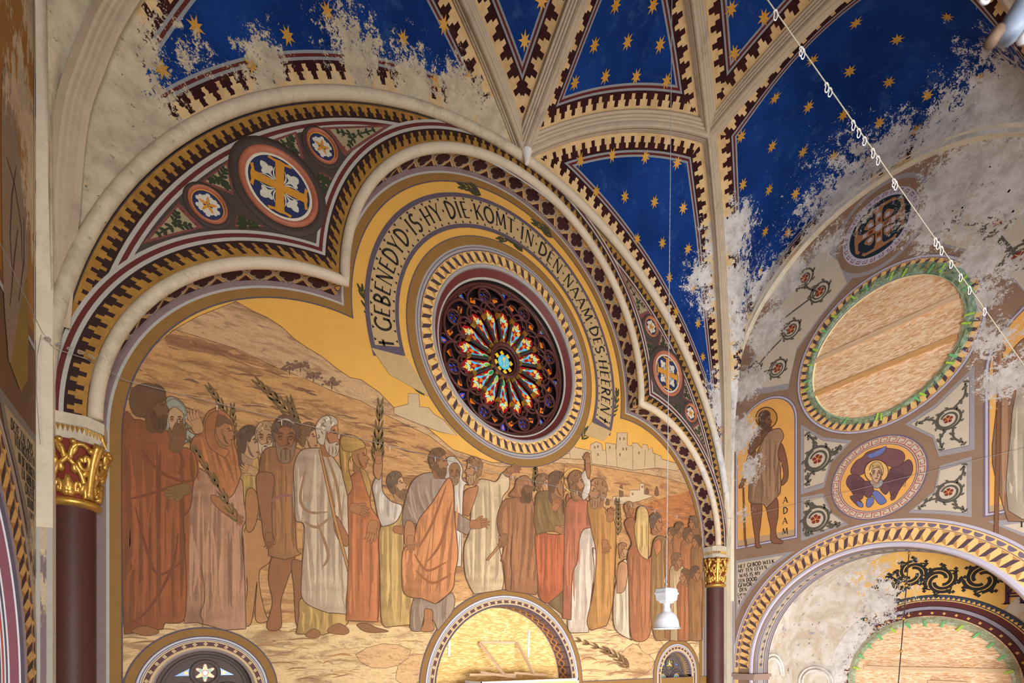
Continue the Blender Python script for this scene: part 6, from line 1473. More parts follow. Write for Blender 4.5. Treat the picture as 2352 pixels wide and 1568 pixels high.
# ---- middle panel with the standing figure at the edge of view
cp = empty('middle_panel', parent=wall_right); Y1 = 1.905; Y0 = 2 * YC - Y1 - 1.85; Y0 = .25; zs = 3.75
mb = MB(); mb.poly(arched(Y0 - .05, Y1 + .06, 1.83, zs), onR(.003), 1); mb.poly(arched(Y0 - .035, Y1 + .04, 1.85, zs), onR(.0034), 2); mb.poly(arched(Y0 - .02, Y1 + .015, 1.87, zs), onR(.0037), 1); mb.poly(arched(Y0, Y1, 1.89, zs), onR(.004), 0); mb.build('panel_ground', [R_GLD, R_VIO, R_LIL], cp)
mb = MB(); mb.poly([(Y0, 1.89), (Y1, 1.89), (Y1, 1.97), (Y0, 1.97)], onR(.0045), 0); mb.build('panel_plinth', [_pc['plinth_tan']], cp)
FRM['Z'] = (2200, 700, 6.03); f = RFig(.006)
f.shape('Z', [(560, 260), (620, 250), (690, 300), (680, 320), (620, 290), (612, 520), (575, 520)], (140, 100, 74), 0, 1.5, 3)
f.shape('Z', [(500, 700), (520, 580), (600, 530), (660, 580), (650, 640), (620, 660), (630, 740), (680, 760), (740, 650), (850, 520), (1000, 420), (1250, 420), (1300, 3000), (700, 3000), (480, 2200), (530, 1500), (550, 1100), (500, 1000)], (156, 118, 92), 1, 1.6, folds=9, fw=8, k=3)
f.shape('Z', [(850, 1100), (1100, 1300), (1250, 1400), (1300, 2950), (700, 2850), (740, 1700), (790, 1300)], (190, 176, 156), 1, 1.6, folds=8, fw=8, k=3).shape('Z', [(555, 1080), (600, 1080), (560, 3150), (505, 3150), (530, 2000)], (126, 84, 58), 0, 1.3, 2)
f.head('Z', 1120, 250, 420, -1, (150, 106, 78), (130, 96, 70), (150, 120, 92), kind='long'); f.done('painted_figure', cp, 'painted robed figure with a long staff, half scaled away')
# ---- text panel
tp = empty('text_panel', parent=wall_right)
TPo = [(1690, 1287), (1826, 1265), (1770, 1305), (1730, 1350), (1703, 1392), (1690, 1425)]
def scaled(P, k): cx, cz = sum(p[0] for p in P) / len(P), sum(p[1] for p in P) / len(P); return [(cx + (x - cx) * k, cz + (z - cz) * k) for x, z in P]
Q = [rp(*p) for p in TPo]; Qi = [rp(*p) for p in [(1694, 1293), (1800, 1275), (1764, 1302), (1725, 1346), (1702, 1382), (1694, 1400)]]
mb = MB(); mb.poly(Q, onR(.003), 0); mb.poly(Qi, onR(.004), 1); mb.build('panel_field', [R_GRY, R_BEI], tp)
mb = MB()
for s, (ax, ay), (bx, by) in (('HET GEBOD WELK', (1696, 1304), (1779, 1293.5)), ('MY TEN LEVEN', (1695.5, 1315.5), (1762, 1306)), ('WAS IS MY', (1699, 1326), (1747, 1320)), ('TEN DOOD', (1696, 1337.5), (1739, 1333)), ('GEWOR-', (1696, 1348), (1731, 1344.5)), ('DEN', (1699, 1358.5), (1716, 1357)), ('CAP VII', (1695, 1368), (1713, 1367)), ('V X', (1696, 1375), (1705, 1374.5)), ('+', (1695.5, 1387.5), (1701, 1387.5))):
    ya, za = pR(ax, ay); yb, zb = pR(bx, by); h = .07 if len(s) > 1 and s not in ('CAP VII', 'V X') else (.046 if len(s) > 1 else .09); w = abs(ya - yb) / (text_width(s) * h)
    letters(mb, s, 0, h, lambda p, ya=ya, za=(za + zb) / 2: (XR - .006, ya - p[0], za + p[1]), 0, (1, 1, 1), w, .10, 1.35)
mb.build('lettering', [R_INK], tp)
tq = empty('text_panel', parent=wall_right); Q2 = [(2 * YC - 2 * (YC - 1.78) * 0 - 0 + (1.78 - (y - 4.45)) if False else 1.80 - .0, 0) for y in (0,)]
Qb = [rp(*p) for p in [(2268, 1197), (2352, 1190), (2460, 1190), (2460, 1290), (2352, 1232)]]
mb = MB(); mb.poly(Qb, onR(.003), 0); mb.poly([rp(*p) for p in [(2304, 1206), (2352, 1200), (2440, 1200), (2440, 1260), (2352, 1224)]], onR(.004), 1); mb.build('panel_field', [R_GRY, R_BEI], tq)
mb = MB(); y_, z_ = pR(2343, 1211); letters(mb, 'IN', 0, .10, lambda p: (XR - .006, y_ - p[0], z_ + p[1]), 0); mb.build('lettering', [R_INK], tq)
# ---- painted mouldings of the lower arch
trim_4 = empty('trim_4'); tag(trim_4, kind='structure')
def larch(r, n=72): return [(low_c[0] + r, -1.6)] + arc(low_c, r, 0, 180, n) + [(low_c[0] - r, -1.6)]
mb = MB()
for r0, r1, mi in ((2.36, 2.325, 0), (2.325, 2.315, 1), (2.315, 2.235, 2), (2.235, 2.225, 1)): mb.strip([onR(.008)(p) for p in larch(r0)], [onR(.008)(p) for p in larch(r1)], mi)
for i in range(52):
    a = math.radians(180 * (i + .5) / 52); c = (low_c[0] + 2.295 * math.cos(a), low_c[1] + 2.295 * math.sin(a)); mb.poly([(c[0] + .056 * math.cos(a + PI + t), c[1] + .056 * math.sin(a + PI + t)) for t in np.linspace(-PI / 2, PI / 2, 9)], onR(.009), 1)
mb.build('scalloped_band', [R_LIL, R_VIO, R_CG], trim_4)
mb = MB(); cube_ring(mb, low_c, 2.02, 2.225, onR(.009), onR(.011), 48, 0, 1, 2, 0, 180); mb.build('cube_band', [R_CG, R_CD, R_CB], trim_4)
mb = MB(); R0 = larch(2.02); mb.strip([onR(.009)(p) for p in R0], [onR(.03)(p) for p in larch(2.0)], 0); mb.strip([onR(.03)(p) for p in larch(2.0)], [onR(.03)(p) for p in larch(1.965)], 0); mb.strip([onR(.03)(p) for p in larch(1.965)], [onR(-.02)(p) for p in larch(1.93)], 0); mb.build('arch_lip', [R_LIL], trim_4, True)
mb = MB(); mb.strip([onR(-.02)(p) for p in larch(1.926)], [onR(-.50)(p) for p in larch(1.926)], 0)
for d0, d1, mi in ((-.04, -.06, 1), (-.10, -.115, 2), (-.33, -.345, 2), (-.40, -.42, 1), (-.46, -.48, 2)): mb.strip([onR(d0)(p) for p in larch(1.923)], [onR(d1)(p) for p in larch(1.923)], mi)
mb.build('soffit', [R_GRY, R_VIO, R_CB], trim_4)
for i in range(40):
    a0, st = PI * i / 40, PI / 40; T = lambda t, y, d=0: (XR + y, low_c[0] + (1.920 - d) * math.cos(a0 + st * t), low_c[1] + (1.920 - d) * math.sin(a0 + st * t))
    mb = MB()
    for s in (-1, 1): mb.strip([T(t, .22 + s * .06 * math.cos(PI * t)) for t in np.linspace(0, 1, 9)], [T(t, .22 + s * .06 * math.cos(PI * t) + .022) for t in np.linspace(0, 1, 9)], 0)
    mb.add([T(.5 + .24 * math.cos(t), .231 + .03 * math.sin(t), .001) for t in np.linspace(0, 2 * PI, 13)[:-1]], [tuple(range(12))], 1); mb.build('guilloche_link', [R_CG, R_SCR], trim_4)
mb = MB(); mb.box((XR - .06, low_c[0] + 1.90, -.52), (XR + .5, low_c[0] + 2.36, -.40)); mb.box((XR - .10, low_c[0] + 1.86, -.46), (XR + .5, low_c[0] + 2.38, -.40)); mb.build('impost', [paint('impost_stone', (150, 126, 112), .14, 6, .85)], trim_4)

# ------------------------------------------------------------------ side chapel beyond the arch
NPL = paint('chapel_plaster', (214, 206, 196), .16, 4, .9, 'niche', dirt=.35); XN = 11.0
def chapel_mat():
    m, nt, b = new_mat('chapel_vault_paint'); p = nt.pos(); n1 = nt.noise(p, 2.2, 7, .68, .6); n2 = nt.noise(p, 9.0, 8, .72); n3 = nt.noise(p, 30.0, 4, .6)
    col = nt.mix(nt.ramp(n1, .35, .65), lin((216, 208, 200)), lin((190, 174, 150))); col = nt.mix(nt.ramp(n2, .60, .66, 0, .9), col, lin((62, 58, 56))); col = nt.mix(nt.ramp(nt.noise(p, 3.3, 6, .7), .60, .70, 0, .7), col, lin((112, 124, 150)))
    return finish(m, nt, b, col, .9, n3, .2)
NMAT = chapel_mat()
chapel = empty('wall_chapel'); tag(chapel, kind='structure')
NWC, NWR = (3.176, -.571), 1.235
mb = MB(); mb.slab([(.4, -5), (5.9, -5), (5.9, 3), (.4, 3)], lambda p: (XN, p[0], p[1]), lambda p: (XN + .4, p[0], p[1]), 0, holes=[[(NWC[0] + NWR, -4.2)] + arc(NWC, NWR, 0, 180, 40) + [(NWC[0] - NWR, -4.2)]]); mb.build('end_wall', [NMAT], chapel)
mb = MB(); cc = (3.2, -.25); Rv = 2.28
sec = lambda r: [(cc[0] + r, -5)] + arc(cc, r, 0, 180, 48) + [(cc[0] - r, -5)]
mb.strip([(XR + .45, p[0], p[1]) for p in sec(Rv)], [(XN, p[0], p[1]) for p in sec(Rv)]); mb.build('barrel_vault', [NMAT], chapel, True)
BLUE2 = paint('chapel_blue', (44, 68, 122), .2, 5, .85)
g = [(XN - 1.45 + 1.25 * t, cc[0] + (Rv - .03) * math.cos(math.radians(38 + 38 * t)), cc[1] + (Rv - .03) * math.sin(math.radians(38 + 38 * t))) for t in np.linspace(0, 1, 30)]
mb = MB(); mb.tube(g, .05, 8); mb.build('chapel_rib', [paint('chapel_rib', (196, 180, 138), .2, 6, .85)], chapel, True)
mb = MB(); A = [(XN - 1.50 + 1.1 * t, cc[0] + (Rv - .012) * math.cos(math.radians(40 + 40 * t)), cc[1] + (Rv - .012) * math.sin(math.radians(40 + 40 * t))) for t in np.linspace(0, 1, 24)]
B = [(XR + .46, cc[0] + (Rv - .012) * math.cos(math.radians(40 + 46 * t)), cc[1] + (Rv - .012) * math.sin(math.radians(40 + 46 * t))) for t in np.linspace(0, 1, 24)]; mb.strip(A, B); mb.build('blue_field', [paint('chapel_blue_p', (44, 68, 122), .2, 5, .85, 'niche')], chapel)
mb = MB()
nf = lambda off: nrm(lambda p: (XN - off, p[0], p[1]), (-1, 0, 0))
OXN = paint('chapel_oxblood', (92, 44, 44), .16, 6, .8, 'niche'); NAVN = paint('chapel_navy', (58, 66, 84), .16, 7, .8, 'niche'); GLDN = paint('chapel_gold', (226, 178, 96), .12, 5, .6, 'niche'); BLKN = paint('chapel_black', (40, 38, 36), .12, 6, .75, 'niche'); LILN = paint('chapel_lilac', (150, 142, 156), .12, 6, .8, 'niche')
for r0, r1, mi in ((1.235, 1.33, 0), (1.33, 1.345, 3), (1.345, 1.40, 4), (1.40, 1.415, 3), (1.415, 1.50, 0), (1.50, 1.515, 2), (1.515, 1.60, 1), (1.60, 1.61, 3)): ring(mb, NWC, r0, r1, nf(.006), mi, 64, -10, 190)
for k in range(70):
    a = PI * k / 70; mb.poly([(NWC[0] + 1.53 * math.cos(a), NWC[1] + 1.53 * math.sin(a)), (NWC[0] + 1.575 * math.cos(a + .022), NWC[1] + 1.575 * math.sin(a + .022)), (NWC[0] + 1.53 * math.cos(a + .04), NWC[1] + 1.53 * math.sin(a + .04))], nf(.008), 2)
for k in range(24):
    a = PI * (k + .5) / 24; quatre(mb, (NWC[0] + 1.285 * math.cos(a), NWC[1] + 1.285 * math.sin(a)), .024, nf(.008), 2)
mb.build('painted_arch', [OXN, NAVN, GLDN, BLKN, LILN], chapel)
mb = MB(); ring(mb, NWC, 1.61, 2.5, nf(.004), 0, 40, 58, 128); mb.build('gold_spandrel', [GLDN], chapel)
mb = MB()                                      # black arabesque on the gold spandrel
for k, (a, r) in enumerate(((112, 1.95), (96, 1.86), (84, 2.05), (72, 1.88))):
    c = (NWC[0] + r * math.cos(math.radians(a)), NWC[1] + r * math.sin(math.radians(a)))
    for q in (0, 1.6, 3.1, 4.7): P = curl(mb, c, .23, q + k, .55, .05, nf(.007), 0, 1 if k % 2 else -1, .35)
    for q in range(8): leafy(mb, (c[0] + .22 * math.cos(q * .8), c[1] + .22 * math.sin(q * .8)), q * .8 + 1, .06, nf(.007), 0)
mb.build('arabesque', [BLKN], chapel)
mb = MB()
for t, r in ((96, 1.86),):
    c = pRx(2330, 1362, XN); letters(mb, 'H', 0, .34, lambda p: (XN - .012, c[1] + .12 - p[0], c[2] - .17 + p[1]), 0); letters(mb, 'A', 0, .34, lambda p: (XN - .013, c[1] + .12 - p[0], c[2] - .17 + p[1]), 0)
mb.build('monogram', [paint('monogram_plum', (72, 44, 66), .1, 8, .8)], chapel)
for yc, zc_, r in ((5.02, -.62, .33), (5.02, -.62, .26)):
    mb = MB(); mb.tube([(XN - .02, yc + r * math.cos(t), zc_ + r * math.sin(t)) for t in np.linspace(-.1, PI + .1, 30)], .022, 8); mb.build('blind_arch', [LILN if r > .3 else NPL], chapel, True)
for xc_, zc_, r in ((10.1, -.35, .42), (10.1, -.35, .34)):
    mb = MB(); mb.tube([(xc_ + r * math.cos(t), cc[0] + Rv - .03, zc_ - .1 + r * math.sin(t)) for t in np.linspace(-.1, PI + .1, 30)], .03, 8); mb.build('blind_arch', [NPL], chapel, True)
# boarded window of the side chapel
nb = empty('chapel_board', (XN - .02, NWC[0], -4.9)); tag(nb, 'strand board with a pale rail closing the round-headed window of the side chapel', 'board')
cuts = [-1.3, -.35, .5, 1.3]
for a, b in zip(cuts, cuts[1:]):
    ys = np.linspace(max(a, -1.234), min(b, 1.234), 24); top = [(NWC[0] + y, NWC[1] + math.sqrt(max(1.235 ** 2 - y * y, 0))) for y in ys]
    mb = MB(); mb.slab([(NWC[0] + ys[0], -4.9)] + top + [(NWC[0] + ys[-1], -4.9)], nf(.012), nf(-.01)); inb(mb.build('board_sheet', [OSB_X]), nb)
for (a, b) in (((1985, 1533), (2334, 1541)), ((2132, 1566), (2221, 1570))):
    mb = MB(); mb.beam(pRx(*a, XN - .045), pRx(*b, XN - .045), .03, .07); inb(mb.build('rail', [TIMB]), nb)
film_ring(NWC, 1.10, lambda t, w: 1.225 + .012 * w, XN - .05, 140, 9, nb, -.2, PI + .2)
for i, t in enumerate(np.linspace(.25, 2.9, 13)):
    c = Vector((XN - .075, NWC[0] + 1.10 * math.cos(t), NWC[1] + 1.10 * math.sin(t))); d = Vector((0, math.cos(t + .3 * math.sin(i)), math.sin(t + .3 * math.sin(i)))); mb = MB(); mb.beam(c - d * .06, c + d * .06, .035, .003, 0, up=(1, 0, 0)); inb(mb.build('tape_strip', [TAPE2 if i % 4 else TAPE]), nb)
# ------------------------------------------------------------------ left wall paintings
L_BRN = paint('left_border_brown', (120, 86, 54), .16, 5, .8, 'left'); L_GRY = paint('left_grey', (128, 122, 114), .12, 6, .85, 'left'); L_BEI = paint('left_stone', (172, 154, 122), .12, 6, .85, 'left'); L_GLD = paint('left_gold', (158, 108, 44), .16, 4, .7, 'left')
L_DRA = paint('left_drapery', (146, 126, 106), .2, 6, .85, 'left'); L_OLI = paint('left_olive', (142, 116, 58), .18, 6, .85, 'left'); L_LIN = paint('left_line', (176, 172, 176), .1, 8, .8, 'left'); L_RED = paint('left_fold', (92, 54, 50), .14, 8, .85, 'left')
lw = empty('painted_panel', parent=wall_left); LP = lambda pts: [pL(*p) for p in pts]
mb = MB(); mb.poly([(1.2, 2.62), (5.50, 2.62), (5.50, 6.2), (1.2, 6.2)], onL(.003), 0); mb.build('panel_ground', [L_GLD], lw)
mb = MB(); mb.poly(spline(LP([(2, 180), (22, 170), (40, 330), (62, 500), (61, 615), (44, 704), (21, 829), (14, 780), (6, 666), (2, 500)]), 4, True), onL(.006), 0); mb.build('painted_drapery', [L_DRA], lw)
mb = MB()
for pts in ([(12, 360), (30, 420), (46, 520), (48, 600)], [(34, 380), (24, 450), (20, 540), (26, 640)], [(38, 525), (30, 590), (20, 700)], [(52, 500), (52, 600), (40, 690)]): add_ribbon(mb, LP(pts), .02, onL(.008), 0)
mb.build('fold_line', [L_RED], lw)
mb = MB(); mb.poly(LP([(50, 665), (61, 640), (64, 704), (62, 870), (46, 900), (20, 832)]), onL(.0055), 0); mb.build('painted_hem', [L_OLI], lw)
mb = MB(); mb.strip([onL(.0045)((y, 2.62)) for y in (1.2, 5.50)], [onL(.0045)((y, 2.54)) for y in (1.2, 5.50)], 0); mb.strip([onL(.0045)((y, 2.54)) for y in (1.2, 5.50)], [onL(.0045)((y, 2.50)) for y in (1.2, 5.50)], 1); mb.strip([onL(.0045)((5.50, z)) for z in (2.5, 6.2)], [onL(.0045)((5.535, z)) for z in (2.5, 6.2)], 1); mb.build('panel_border', [L_BRN, L_LIN], lw)
tl = empty('text_panel', parent=wall_left)
mb = MB(); mb.poly(LP([(-8, 880), (10, 905), (80, 1000), (82, 1330), (76, 1300), (64, 1225), (50, 1150), (30, 1060), (10, 985)]), onL(.003), 0); mb.poly(LP([(7, 926), (78, 1014), (79, 1285), (66, 1190), (52, 1130), (36, 1060), (18, 985)]), onL(.004), 1); mb.build('panel_field', [L_GRY, L_BEI], tl)
mb = MB()
for s, a, b in (('DEZE ZAL ONS', (22.8, 985), (73.6, 1043)), ('VERTROOSTEN', (31.6, 1022), (77.4, 1072)), ('IN DE WERKEN', (40, 1062), (77.4, 1100)), ('EN ARBEID', (48, 1097), (77, 1126)), ('ONZER', (55.7, 1131), (76, 1150)), ('HAND', (61, 1162), (75.5, 1175)), ('CAP V', (65.6, 1187), (76, 1196))):
    ya, za = pL(*a); yb, zb = pL(*b); h = .078 if s != 'CAP V' else .05; w = abs(yb - ya) / (text_width(s) * h)
    letters(mb, s, 0, h, lambda p, ya=ya, za=(za + zb) / 2: (XL + .006, ya + p[0], za + p[1]), 0, (1, 1, 1), w, .10, 1.15)
mb.build('lettering', [INK], tl)
trim_5 = empty('trim_5'); tag(trim_5, kind='structure')
mb = MB()
for r0, r1, mi in ((2.36, 2.325, 0), (2.325, 2.315, 1), (2.315, 2.235, 2), (2.235, 2.225, 1)): mb.strip([onL(.008)(p) for p in larch(r0)], [onL(.008)(p) for p in larch(r1)], mi)
for i in range(52):
    a = math.radians(180 * (i + .5) / 52); c = (low_c[0] + 2.295 * math.cos(a), low_c[1] + 2.295 * math.sin(a)); mb.poly([(c[0] + .056 * math.cos(a + PI + t), c[1] + .056 * math.sin(a + PI + t)) for t in np.linspace(-PI / 2, PI / 2, 9)], onL(.009), 1)
mb.build('scalloped_band', [L_LIN, PURPLE, GOLDP], trim_5)
mb = MB(); cube_ring(mb, low_c, 2.02, 2.225, onL(.009), onL(.011), 48, 0, 1, 2, 0, 180); mb.build('cube_band', [GOLDP, GOLDD, CUBEB], trim_5)
PINK = paint('soffit_purple', (140, 84, 96), .14, 6, .75); WHI = paint('soffit_white', (226, 224, 226), .06, 8, .8); SRED = paint('soffit_red', (200, 70, 50), .1, 8, .8); HEXG = paint('soffit_hex_gold', (228, 180, 112), .12, 7, .7)
def lsof(x, r=1.98): return [(XL + x, p[0], p[1]) for p in larch(r)]
mb = MB(); mb.strip([onL(.009)(p) for p in larch(2.02)], lsof(.02, 1.99), 0); mb.strip(lsof(.02, 1.99), lsof(-.55, 1.93), 3)
edges = [(.012, -.03, 1), (-.03, -.05, 2), (-.05, -.15, 4), (-.15, -.168, 2), (-.168, -.19, 1), (-.19, -.205, 2), (-.215, -.228, 5), (-.228, -.24, 2), (-.24, -.255, 1), (-.255, -.50, 2)]
for x0, x1, mi in edges: mb.strip(lsof(x0 * .5, 1.985 + .05 * min(x0, 0)), lsof(x1 * (.5 if x1 > -.4 else .9), 1.985 + .05 * x1 * (1 if x1 > -.4 else 1.8)), mi)
mb.build('soffit', [SILVER, PURPLE, WHI, LILAC, PINK, SRED], trim_5)
for i in range(36):
    a0, st = PI * i / 36, PI / 36
    for row in range(2):
        T = lambda t, y, d=0: (XL - .185 - .075 * row + y, low_c[0] + (1.9605 - .0075 * row - d) * math.cos(a0 + st * (t + .5 * row)), low_c[1] + (1.9605 - .0075 * row - d) * math.sin(a0 + st * (t + .5 * row)))
        hx_ = lambda k, d: [T(.5 + k * .5 * math.cos(q), k * .048 * math.sin(q), d) for q in np.arange(6) * PI / 3]
        mb = MB()
        for j, (k, mi) in enumerate(((.98, 0), (.84, 1), (.58, 0), (.42, 2))): mb.add(hx_(k, .001 + .0015 * j), [tuple(range(6))], mi)
        mb.build('hexagon_tile', [PURPLE, HEXG, WHI], trim_5)

# ------------------------------------------------------------------ gold stars on the vault
STARM = paint('star_gold', (206, 152, 62), .16, 12, .45, 'vault', .2)
STARS = [(449, 62), (372, 160), (578, 150), (660, 83), (751, 27), (846, 137), (926, 90), (1019, 57), (1000, 188), (1075, 183), (1205, 94), (1244, 2), (1414, 12), (1500, 12), (1365, 104), (1441, 96), (1516, 103), (1320, 190), (1390, 176), (1461, 176), (1531, 186),
 (1333, 368), (1406, 357), (1482, 361), (1555, 374), (1369, 440), (1435, 452), (1503, 464), (1569, 478), (1463, 549), (1521, 558), (1580, 572), (1537, 638), (1592, 660), (1552, 715), (1603, 743), (1614, 820), (1680, 20), (1755, 40), (1687, 122), (1966, 52), (2061, 90), (2177, 38), (1952, 163), (2042, 188), (2131, 219), (1866, 138), (1857, 245), (1937, 264), (2020, 282), (2105, 300), (2252, 180), (2230, 250), (1780, 225),
 (1702, 313), (1773, 336), (1844, 349), (1915, 360), (1995, 368), (1706, 424), (1766, 436), (1827, 445), (1893, 447), (1708, 525), (1757, 532), (1810, 535), (1703, 622), (1745, 624), (1687, 727)]
for px, py in STARS:
    loc, nor = hit(px, py)
    if loc is None: continue
    if nor.dot(loc) > 0: nor = -nor
    up = Vector((0, 0, 1)) - nor * nor.z; up.normalize(); sd = up.cross(nor); pts = []
    for k in range(16):
        a = PI * k / 8; R = (.088, .036, .078, .036)[k % 4]; pts.append(loc + nor * .006 + (up * math.cos(a) * R * 1.08 + sd * math.sin(a) * R * .95))
    o = mesh('painted_star', [tuple(p) for p in [loc + nor * .006] + pts], [(0, 1 + k, 1 + (k + 1) % 16) for k in range(16)], [STARM], ceiling)

# ------------------------------------------------------------------ pendant lamp
def at(px, py, w): return ray(px, py) * w
WH = 5.6
lampp = at(1531, 1445, WH)
lamp = empty('pendant_lamp', lampp); tag(lamp, 'white industrial bell lamp hanging on a long chain before the painted crowd', 'lamp')
def inl(o): o.parent = lamp; o.matrix_parent_inverse = Matrix.Translation(-lampp); return o
LWH = paint('lamp_white', (196, 198, 204), .03, 20, .4)
def lampglow():
    m, nt, b = new_mat('lit_shade'); nt._in(b, 'Base Color', (.55, .56, .60, 1)); nt._in(b, 'Emission Color', (1, .98, .95, 1)); b.inputs['Emission Strength'].default_value = .14; b.inputs['Roughness'].default_value = .3; return m
LGL = lampglow(); CHROME = paint('lamp_metal', (190, 190, 194), .05, 20, .3, None, .6)
S = WH / FPX; c0 = (lampp.x, lampp.y, lampp.z)
prof = [(29, 2), (30, 4), (28.5, 5), (27, 14), (25, 23), (21, 32), (15, 38), (10, 41), (9.5, 45)]
mb = MB(); mb.lathe([(r * S, h * S) for r, h in prof[4:]], c0, 40); inl(mb.build('shade', [LGL], None, True))
mb = MB(); mb.lathe([(r * S, h * S) for r, h in prof[:5]], c0, 40); inl(mb.build('prismatic_band', [LGL], None, True))
mb = MB(); mb.lathe([(29.5 * S, 3.4 * S), (31.5 * S, 3 * S), (31.5 * S, 1.2 * S), (29 * S, 1 * S)], c0, 40); inl(mb.build('rim', [CHROME], None, True))
mb = MB(); mb.lathe([(9.5 * S, 44 * S), (7.5 * S, 52 * S), (8.5 * S, 60 * S), (10 * S, 62 * S)], c0, 24); inl(mb.build('neck', [LWH], None, True))
mb = MB()
for (w0, w1, h0, h1) in ((12, 15, 60, 66), (19, 21, 66, 82), (22.5, 22.5, 80, 84), (21, 20, 84, 92), (20, 18, 92, 94)):
    for q in range(1):
        A = [(c0[0] + sx * w0 * S, c0[1] + sy * w0 * S * .7, c0[2] + h0 * S) for sx, sy in ((-1, -1), (1, -1), (1, 1), (-1, 1))]; B = [(c0[0] + sx * w1 * S, c0[1] + sy * w1 * S * .7, c0[2] + h1 * S) for sx, sy in ((-1, -1), (1, -1), (1, 1), (-1, 1))]
        mb.strip(A, B, closed=True); mb.add(A, [(0, 1, 2, 3)]); mb.add(B, [(0, 1, 2, 3)])
inl(mb.build('ballast_housing', [LWH]))
mb = MB(); z = c0[2] + 94 * S; mb.tube([(c0[0] + .012 * math.sin(t), c0[1], z + .03 + .03 * -math.cos(t)) for t in np.linspace(0, 2 * PI, 17)[:-1]], .004, 6, closed=True); mb.tube([(c0[0] - .02, c0[1], z + .05), (c0[0] - .035, c0[1], z + .09), (c0[0] - .015, c0[1], z + .13), (c0[0], c0[1], z + .14)], .003, 5); inl(mb.build('hook', [CHROME], None, True))
ctop = at(1545, -190, WH); mb = MB(); pts = [Vector((c0[0], c0[1], z + .05)).lerp(ctop, i / 220) for i in range(221)]
mb.tube(pts, .0045, 6, rad=[.0035 if i % 2 else .0055 for i in range(221)]); inl(mb.build('chain', [paint('chain_grey', (176, 178, 186), .1, 20, .5)], None, True))
bl = bpy.data.lights.new('lamp_bulb', 'POINT'); bl.energy = 8; bl.shadow_soft_size = .06; bl.color = (1, .97, .92); bo = bpy.data.objects.new('lamp_bulb', bl); COL.objects.link(bo); bo.location = lampp + Vector((0, 0, .02)); bo.parent = lamp; bo.matrix_parent_inverse = Matrix.Translation(-lampp)

# ------------------------------------------------------------------ taut cable with white wire loops
ca, cb = at(1752, -16, 3.2), at(2420, 935, 5.0)
ROPE = paint('cable_tan', (176, 170, 148), .1, 20, .6); LOOPM = paint('loop_white', (236, 236, 238), .03, 20, .5)
mb = MB(); mb.tube([ca.lerp(cb, i / 40) for i in range(41)], .0036, 7); o = mb.build('taut_cable', [ROPE], None, True); tag(o, 'pale taut cable slung diagonally across the blue vault and round boarded window', 'cable')
def on_cable(px, py):
    best = min((abs((1176 + FPX * (p.x * CA - p.y * SA) / (p.x * SA + p.y * CA)) - px), i) for i, p in ((i, ca.lerp(cb, i / 2000)) for i in range(2001)))[1]; return ca.lerp(cb, best / 2000)
rt = Vector((CA, -SA, 0)); protoloop = None
for i, (px, py) in enumerate(((1781, 40), (1840, 142), (1843, 150), (1898, 235), (1906, 243), (1959, 330), (1972, 348), (1985, 368), (2004, 400), (2016, 413), (2053, 470), (2056, 478), (2148, 600), (2154, 612), (2162, 622), (2184, 655), (2206, 682), (2226, 707), (2261, 756))):
    p = on_cable(px, py)
    if protoloop is None:
        P = [(0, 0), (.012, -.006), (.018, -.03), (.013, -.052), (.003, -.068), (-.009, -.066), (-.012, -.048), (-.006, -.03), (-.012, -.012)]
        mb = MB(); mb.tube([rt * (x * .9) + Vector((0, 0, z_ + .006)) for x, z_ in spline(P, 4, True)], .0035, 6, closed=True); protoloop = mb.build('wire_loop', [LOOPM], None, True); o = protoloop
    else: o = protoloop.copy(); COL.objects.link(o)
    o.location = p; o.scale = (1, 1, 1); o.rotation_euler = (0, .12 * math.sin(i * 2.1), 0); tag(o, 'small white wire loop threaded on the pale taut cable', 'wire loop', 'white wire loops on the taut cable')
# ------------------------------------------------------------------ bird wire round the walls
WIRE = paint('wire_grey', (158, 154, 150), .1, 30, .5); ZW = 2.62
mb = MB(); path = [(XL + .06, 3.0, ZW + .02), (XL + .07, 5.40, ZW), (-1.0, 5.60, ZW - .02), (-.80, 5.62, ZW - .03), (-.55, 5.93, ZW), (3.9, 5.95, ZW - .02), (8.4, 5.93, ZW), (8.62, 5.62, ZW), (XR - .12, 5.50, ZW), (XR - .05, 4.2, ZW), (XR - .05, 1.6, ZW), (XR - .05, -3, ZW)]
mb.tube(path, .0027, 6); wire = mb.build('bird_wire', [WIRE], None); tag(wire, 'thin grey wire strung along the walls above the capitals', 'wire')
mb = MB(); rnd = random.Random(2)
for i in range(5):
    t0 = i * .07; cpt = Vector((-1.03 + t0, 5.545 + .004 * i, ZW + .02 - .012 * i)); mb.tube([cpt + Vector((.02 * math.cos(t), -.006 * math.sin(2 * t), .013 * math.sin(t + i))) for t in np.linspace(0, 2 * PI, 15)[:-1]], .004, 5, closed=True)
mb.tube([(-1.06, 5.50, ZW + .02), (-1.07, 5.42, ZW - .2), (-1.07, 5.40, ZW - .5), (-1.06, 5.47, ZW - .9)], .003, 5)
o = mb.build('wire_knot', [WIRE], wire)
mb = MB(); kn = []
for q in [(XL + .065, y, ZW + .01) for y in (4.85, 5.2)]: pass
protohk = None
for x in [(.2 + .62 * i) for i in range(13)]:
    mb = MB(); mb.tube([(x, 5.94, ZW - .02), (x, 5.935, ZW - .075)], .0035, 5); mb.tube([(x, 5.94, ZW - .02), (x, 6.0, ZW - .02)], .0035, 5); mb.build('wire_hook', [LOOPM], wire)
